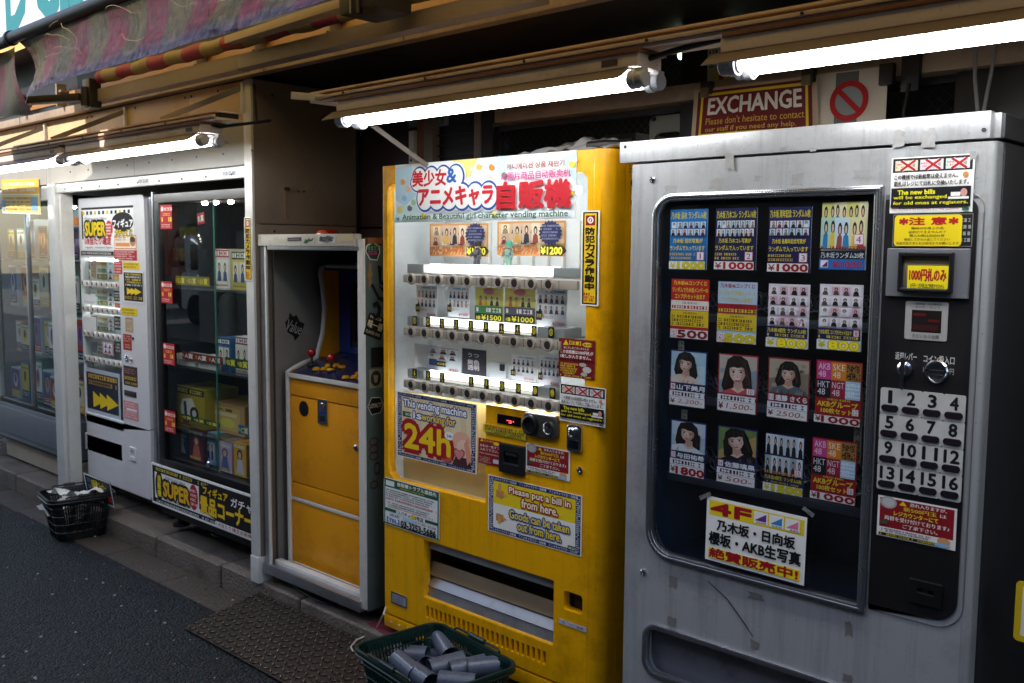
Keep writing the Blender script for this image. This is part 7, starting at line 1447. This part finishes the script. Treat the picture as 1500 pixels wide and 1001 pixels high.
# ------------------------------------------------------------------ right edge: dark pipe, yellow sign
b = MB(); PIP = mat('rust_pipe', '#4a3428', .5, .4, .3, 8, '#1c120c', .6, 6)
b.tube([(-.55, 2.84, 1.80)]+[(-.55+.0+.10*math.sin(t)*1.2, 2.84, 1.80+.06*(1-math.cos(t))) for t in (.3, .6)]+[(-.50, 2.84, 1.83), (-.44, 2.84, 1.80), (-.40, 2.84, 1.72), (-.385, 2.84, 1.5), (-.38, 2.84, .2)], .012, PIP, 10)
b.build('pipe', label='thin rusty pipe bending down beside the silver machine at the right edge', category='pipe')
b = MB(); b.box((-.40, 2.86, 0), (.6, 2.92, 2.0), mat('dark_shutter', '#252326', .5, .2, .2, 4), .003)
for z in [.2*i for i in range(10)]: b.box((-.40, 2.855, z), (.6, 2.862, z+.006), BLACK, 0)
b.build('shutter', label='dark metal shutter right of the silver machine', category='shutter')
a = P(1484, 935, 2.36); s = Sheet((a.x, 2.36, P(1496, 852, 2.36).z), (1, 0, 0), .36, (0, 0, -1), .14, (0, -1, 0), '#d9b81c', .004, radius=.01); s.r(.04, .08, .9, .9, '#efe9d8'); s.r(.06, .3, .9, .6, '#2c4a30'); s.fine(.1, .35, .85, .55, 2, '#efe9d8', 3); sign(s, 'standing_sign', 'corner of a yellow edged sign at the right frame edge', 'sign')

# ------------------------------------------------------------------ shopping baskets and what lies in them
GRN = mat('basket_green', '#0a2923', .35, 0, .12, 10, '#3a4a44', .3, 12); BLK = mat('basket_black', '#17181b', .35, 0, .15, 10, '#4a4844', .3, 12)
def basket(cx, cy, z0, h, tw, td, bw, bd, rot, M, label, ns_, nd_, rows_=5):
    t = thing('shopping_basket', label, 'basket', (cx, cy, z0), 'plastic shopping baskets')
    ca, sa = math.cos(rot), math.sin(rot)
    def T(x, y, z): return (cx+ca*x-sa*y, cy+sa*x+ca*y, z0+z)
    def W2_(f): return bw+(tw-bw)*f, bd+(td-bd)*f
    b = MB()
    def ring(f, r, z=None, n=5, rad=.05):
        w_, d_ = W2_(f); return [T(x, y, h*f if z is None else z) for x, y in rr(-w_/2, -d_/2, w_/2, d_/2, rad, n)]
    for f in [i/rows_ for i in range(1, rows_)]: b.tube(ring(f, 0), .0032, M, 6, closed=True)
    fr_ = [0, .18, 1]
    for side in range(4):
        n = ns_ if side % 2 == 0 else nd_
        for i in range(n):
            t_ = (i+.5)/n*2-1
            pts = []
            for f in (0.02, .5, .97):
                w_, d_ = W2_(f); w_ -= .0; 
                x, y = ((t_*(w_/2-.045), -d_/2), (w_/2, t_*(d_/2-.045)), (t_*(w_/2-.045), d_/2), (-w_/2, t_*(d_/2-.045)))[side]; pts.append(T(x, y, h*f))
            b.tube(pts, .0034, M, 5)
    # corners solid, low skirt, floor grid
    for (f0, f1) in ((0, .16), (.86, 1.0)):
        lo = ring(f0, 0); hi = ring(f1, 0); n = len(lo); b.add(lo+hi, [(i, (i+1) % n, n+(i+1) % n, n+i) for i in range(n)], M)
    lo = ring(.0, 0); hi = ring(1, 0); n = len(lo)
    for c_ in range(4):
        for i in range(5): a_ = c_*6+i; mid = a_; b.add([lo[a_], lo[(a_+1) % n], hi[(a_+1) % n], hi[a_]], [(0, 1, 2, 3)], M)
    b.add(ring(0, 0, .004), [tuple(range(n))], M)
    part(b, 'body', t)
    b = MB(); w_, d_ = W2_(1.02)
    rim_o = [(x, y) for x, y in rr(-w_/2-.012, -d_/2-.012, w_/2+.012, d_/2+.012, .06, 6)]; rim_i = [(x, y) for x, y in rr(-w_/2, -d_/2, w_/2, d_/2, .05, 6)]
    vs, fs = plate_mesh(rim_o, [rim_i], .016, .003); b.add([T(p_.x, p_.y, h+p_.z) for p_ in vs], fs, M); b.tube([T(x, y, h-.012) for x, y in rr(-w_/2-.010, -d_/2-.010, w_/2+.010, d_/2+.010, .06, 6)], .004, M, 6, closed=True)
    part(b, 'rim', t)
    for s_ in (-1, 1):   # folded wire handles along the long rims
        b = MB(); b.tube([T(-w_/2*.55, s_*(d_/2+.006), h+.012), T(-w_/2*.5, s_*(d_/2+.010), h+.018), T(w_/2*.5, s_*(d_/2+.010), h+.018), T(w_/2*.55, s_*(d_/2+.006), h+.012)], .0045, M, 8); b.tube([T(-w_/2*.18, s_*(d_/2+.010), h+.018), T(w_/2*.18, s_*(d_/2+.010), h+.018)], .009, M, 10); part(b, 'handle', t)
    return t, T
gb, GT = basket(-2.375, 2.138, -.075, .215, .475, .35, .40, .28, -.13, GRN, 'dark green shopping basket of grey tubes standing on the ramp plate', 26, 18)
TB = mat('tube_grey', '#5c6270', .28, .1, .08, 10, '#3c3d42', .5, 8, scr=.15)
def can(x, y, z, ax, L, r, label, open_=True):
    b = MB(); A_ = Vector((x, y, z)); d_ = Vector(ax).normalized()
    b.lathe(A_-d_*L/2, d_, ((0, .004), (r*.9, .004), (r*.93, 0), (r, .002), (r, L-.003), (r+.0012, L-.002), (r+.0012, L), (r-.002, L), (r-.002, .03), (0, .03)), TB, 26)
    o_ = b.build('tube_can', label=label, category='can'); o_['group'] = 'grey tube cans in the green basket'; return o_
cans = (((600, 950), .015, (.9, -.75, .25), 'grey tube can with torn clear film at the far left of the basket'), ((650, 953), .06, (.95, -.35, -.25), 'largest shining grey tube can lying across the middle back'), ((602, 967), .035, (1, .55, .05), 'grey tube can lying level at the left of the basket'), ((595, 985), .055, (1, -.15, -.12), 'shiny grey tube can near the left corner'), ((636, 985), .03, (.3, -1, .45), 'open grey tube can end facing forward in the middle'), ((655, 982), .07, (-.4, -.9, -.1), 'slanting grey tube can in the front middle'), ((686, 986), .07, (-.5, -.85, -.1), 'second slanting grey tube can right of the middle one'), ((695, 970), .035, (.9, -.6, .2), 'grey tube can with its dark mouth showing at the right'), ((712, 985), .08, (-.6, -.8, -.05), 'rightmost slanting grey tube can in the basket'), ((640, 968), .01, (1, .1, 0), 'grey tube can half buried under the others'), ((618, 1000), .05, (1, -.2, 0), 'grey tube can at the bottom edge of the photo'), ((670, 1008), .05, (.8, .5, 0), 'grey tube can hidden low at the front of the basket'))
for (q, zz_, ax, lab) in cans:
    p_ = PZ(q[0], q[1], zz_); can(p_.x, p_.y, zz_+.02, ax, .128, .0345, lab)
s = Sheet(GT(-.225, -.05, .15), Vector((math.cos(-.13), math.sin(-.13), 0)).cross(Vector((0, 0, -1))).normalized()*1, .13, (0, 0, -1), .012, (1, 0, 0), '#cfccc4', .001); part(s, 'label_strip', gb)
MB().tube([P(568, 880, 2.4), P(562, 900, 2.34)]+[PZ(x_, y_, z_) for x_, y_, z_ in ((552, 920, .0), (540, 930, -.03), (522, 938, -.045), (514, 948, -.055), (518, 957, -.062), (528, 961, -.066), (545, 965, -.066))], .004, mat('cable_cream', '#c2b49c', .5), 8).build('cable', label='cream cable curving from behind the yellow machine over the ramp plate', category='cable')
pts = [PZ(400+i*11, y_, .012) for i, y_ in enumerate((851, 852, 856, 861, 868, 875, 881, 884, 886, 884))]
MB().tube(pts, .004, cbm, 8).build('cable', label='thin dark cable lying on the kerb under the game booth', category='cable')
kb_, KT = basket(-5.50, 2.222, -.112, .24, .34, .30, .25, .22, 1.42, BLK, 'black shopping basket with crumpled paper standing in the gutter', 16, 13)
for i, (x_, y_, z_, w_, d_, r_, lab) in enumerate(((-.03, .02, .235, .19, .15, .5, 'large crumpled white paper sheet on top in the black basket'), (.08, -.04, .25, .16, .12, -.6, 'folded white paper sheet at the right of the black basket'), (-.06, .04, .19, .24, .2, .2, 'white paper sheet lower in the black basket'))):
    b = MB(); ca, sa = math.cos(r_), math.sin(r_)
    def fn(u, v):
        x = (u-.5)*w_; y = (v-.5)*d_; n_ = MN.noise((u*2.6+i*7, v*2.6, i))
        return KT(x_+ca*x-sa*y, y_+sa*x+ca*y, z_+.05*n_+.05*(u-.5)*(1 if i else -1))
    b.grid(fn, 12, 10, W2); o_ = b.build('paper', label=lab, category='paper'); o_['group'] = 'crumpled paper in the black basket'
s = Sheet(P(122, 692, 2.31), (1, 0, -.0), P(161, 704, 2.31).x-P(122, 692, 2.31).x, (0, .15, -1), .15, (0, -1, -.15), '#14130f', .002); s.frame(0, 0, 1, 1, .03, '#e9e6de'); s.t_(.26, .16, .8, .5, '自販機コーナー', '#e6cf1c', .03); s.fine(.1, .1, .22, .9, 3, '#6a8ac0', 2); s.e(.5, .72, .14, .2, '#d99a1c'); s.r(.75, .6, .95, .85, '#b83a2c'); sign(s, 'lottery_card', 'black lottery card with yellow lettering stuck upright at the back of the black basket', 'card')
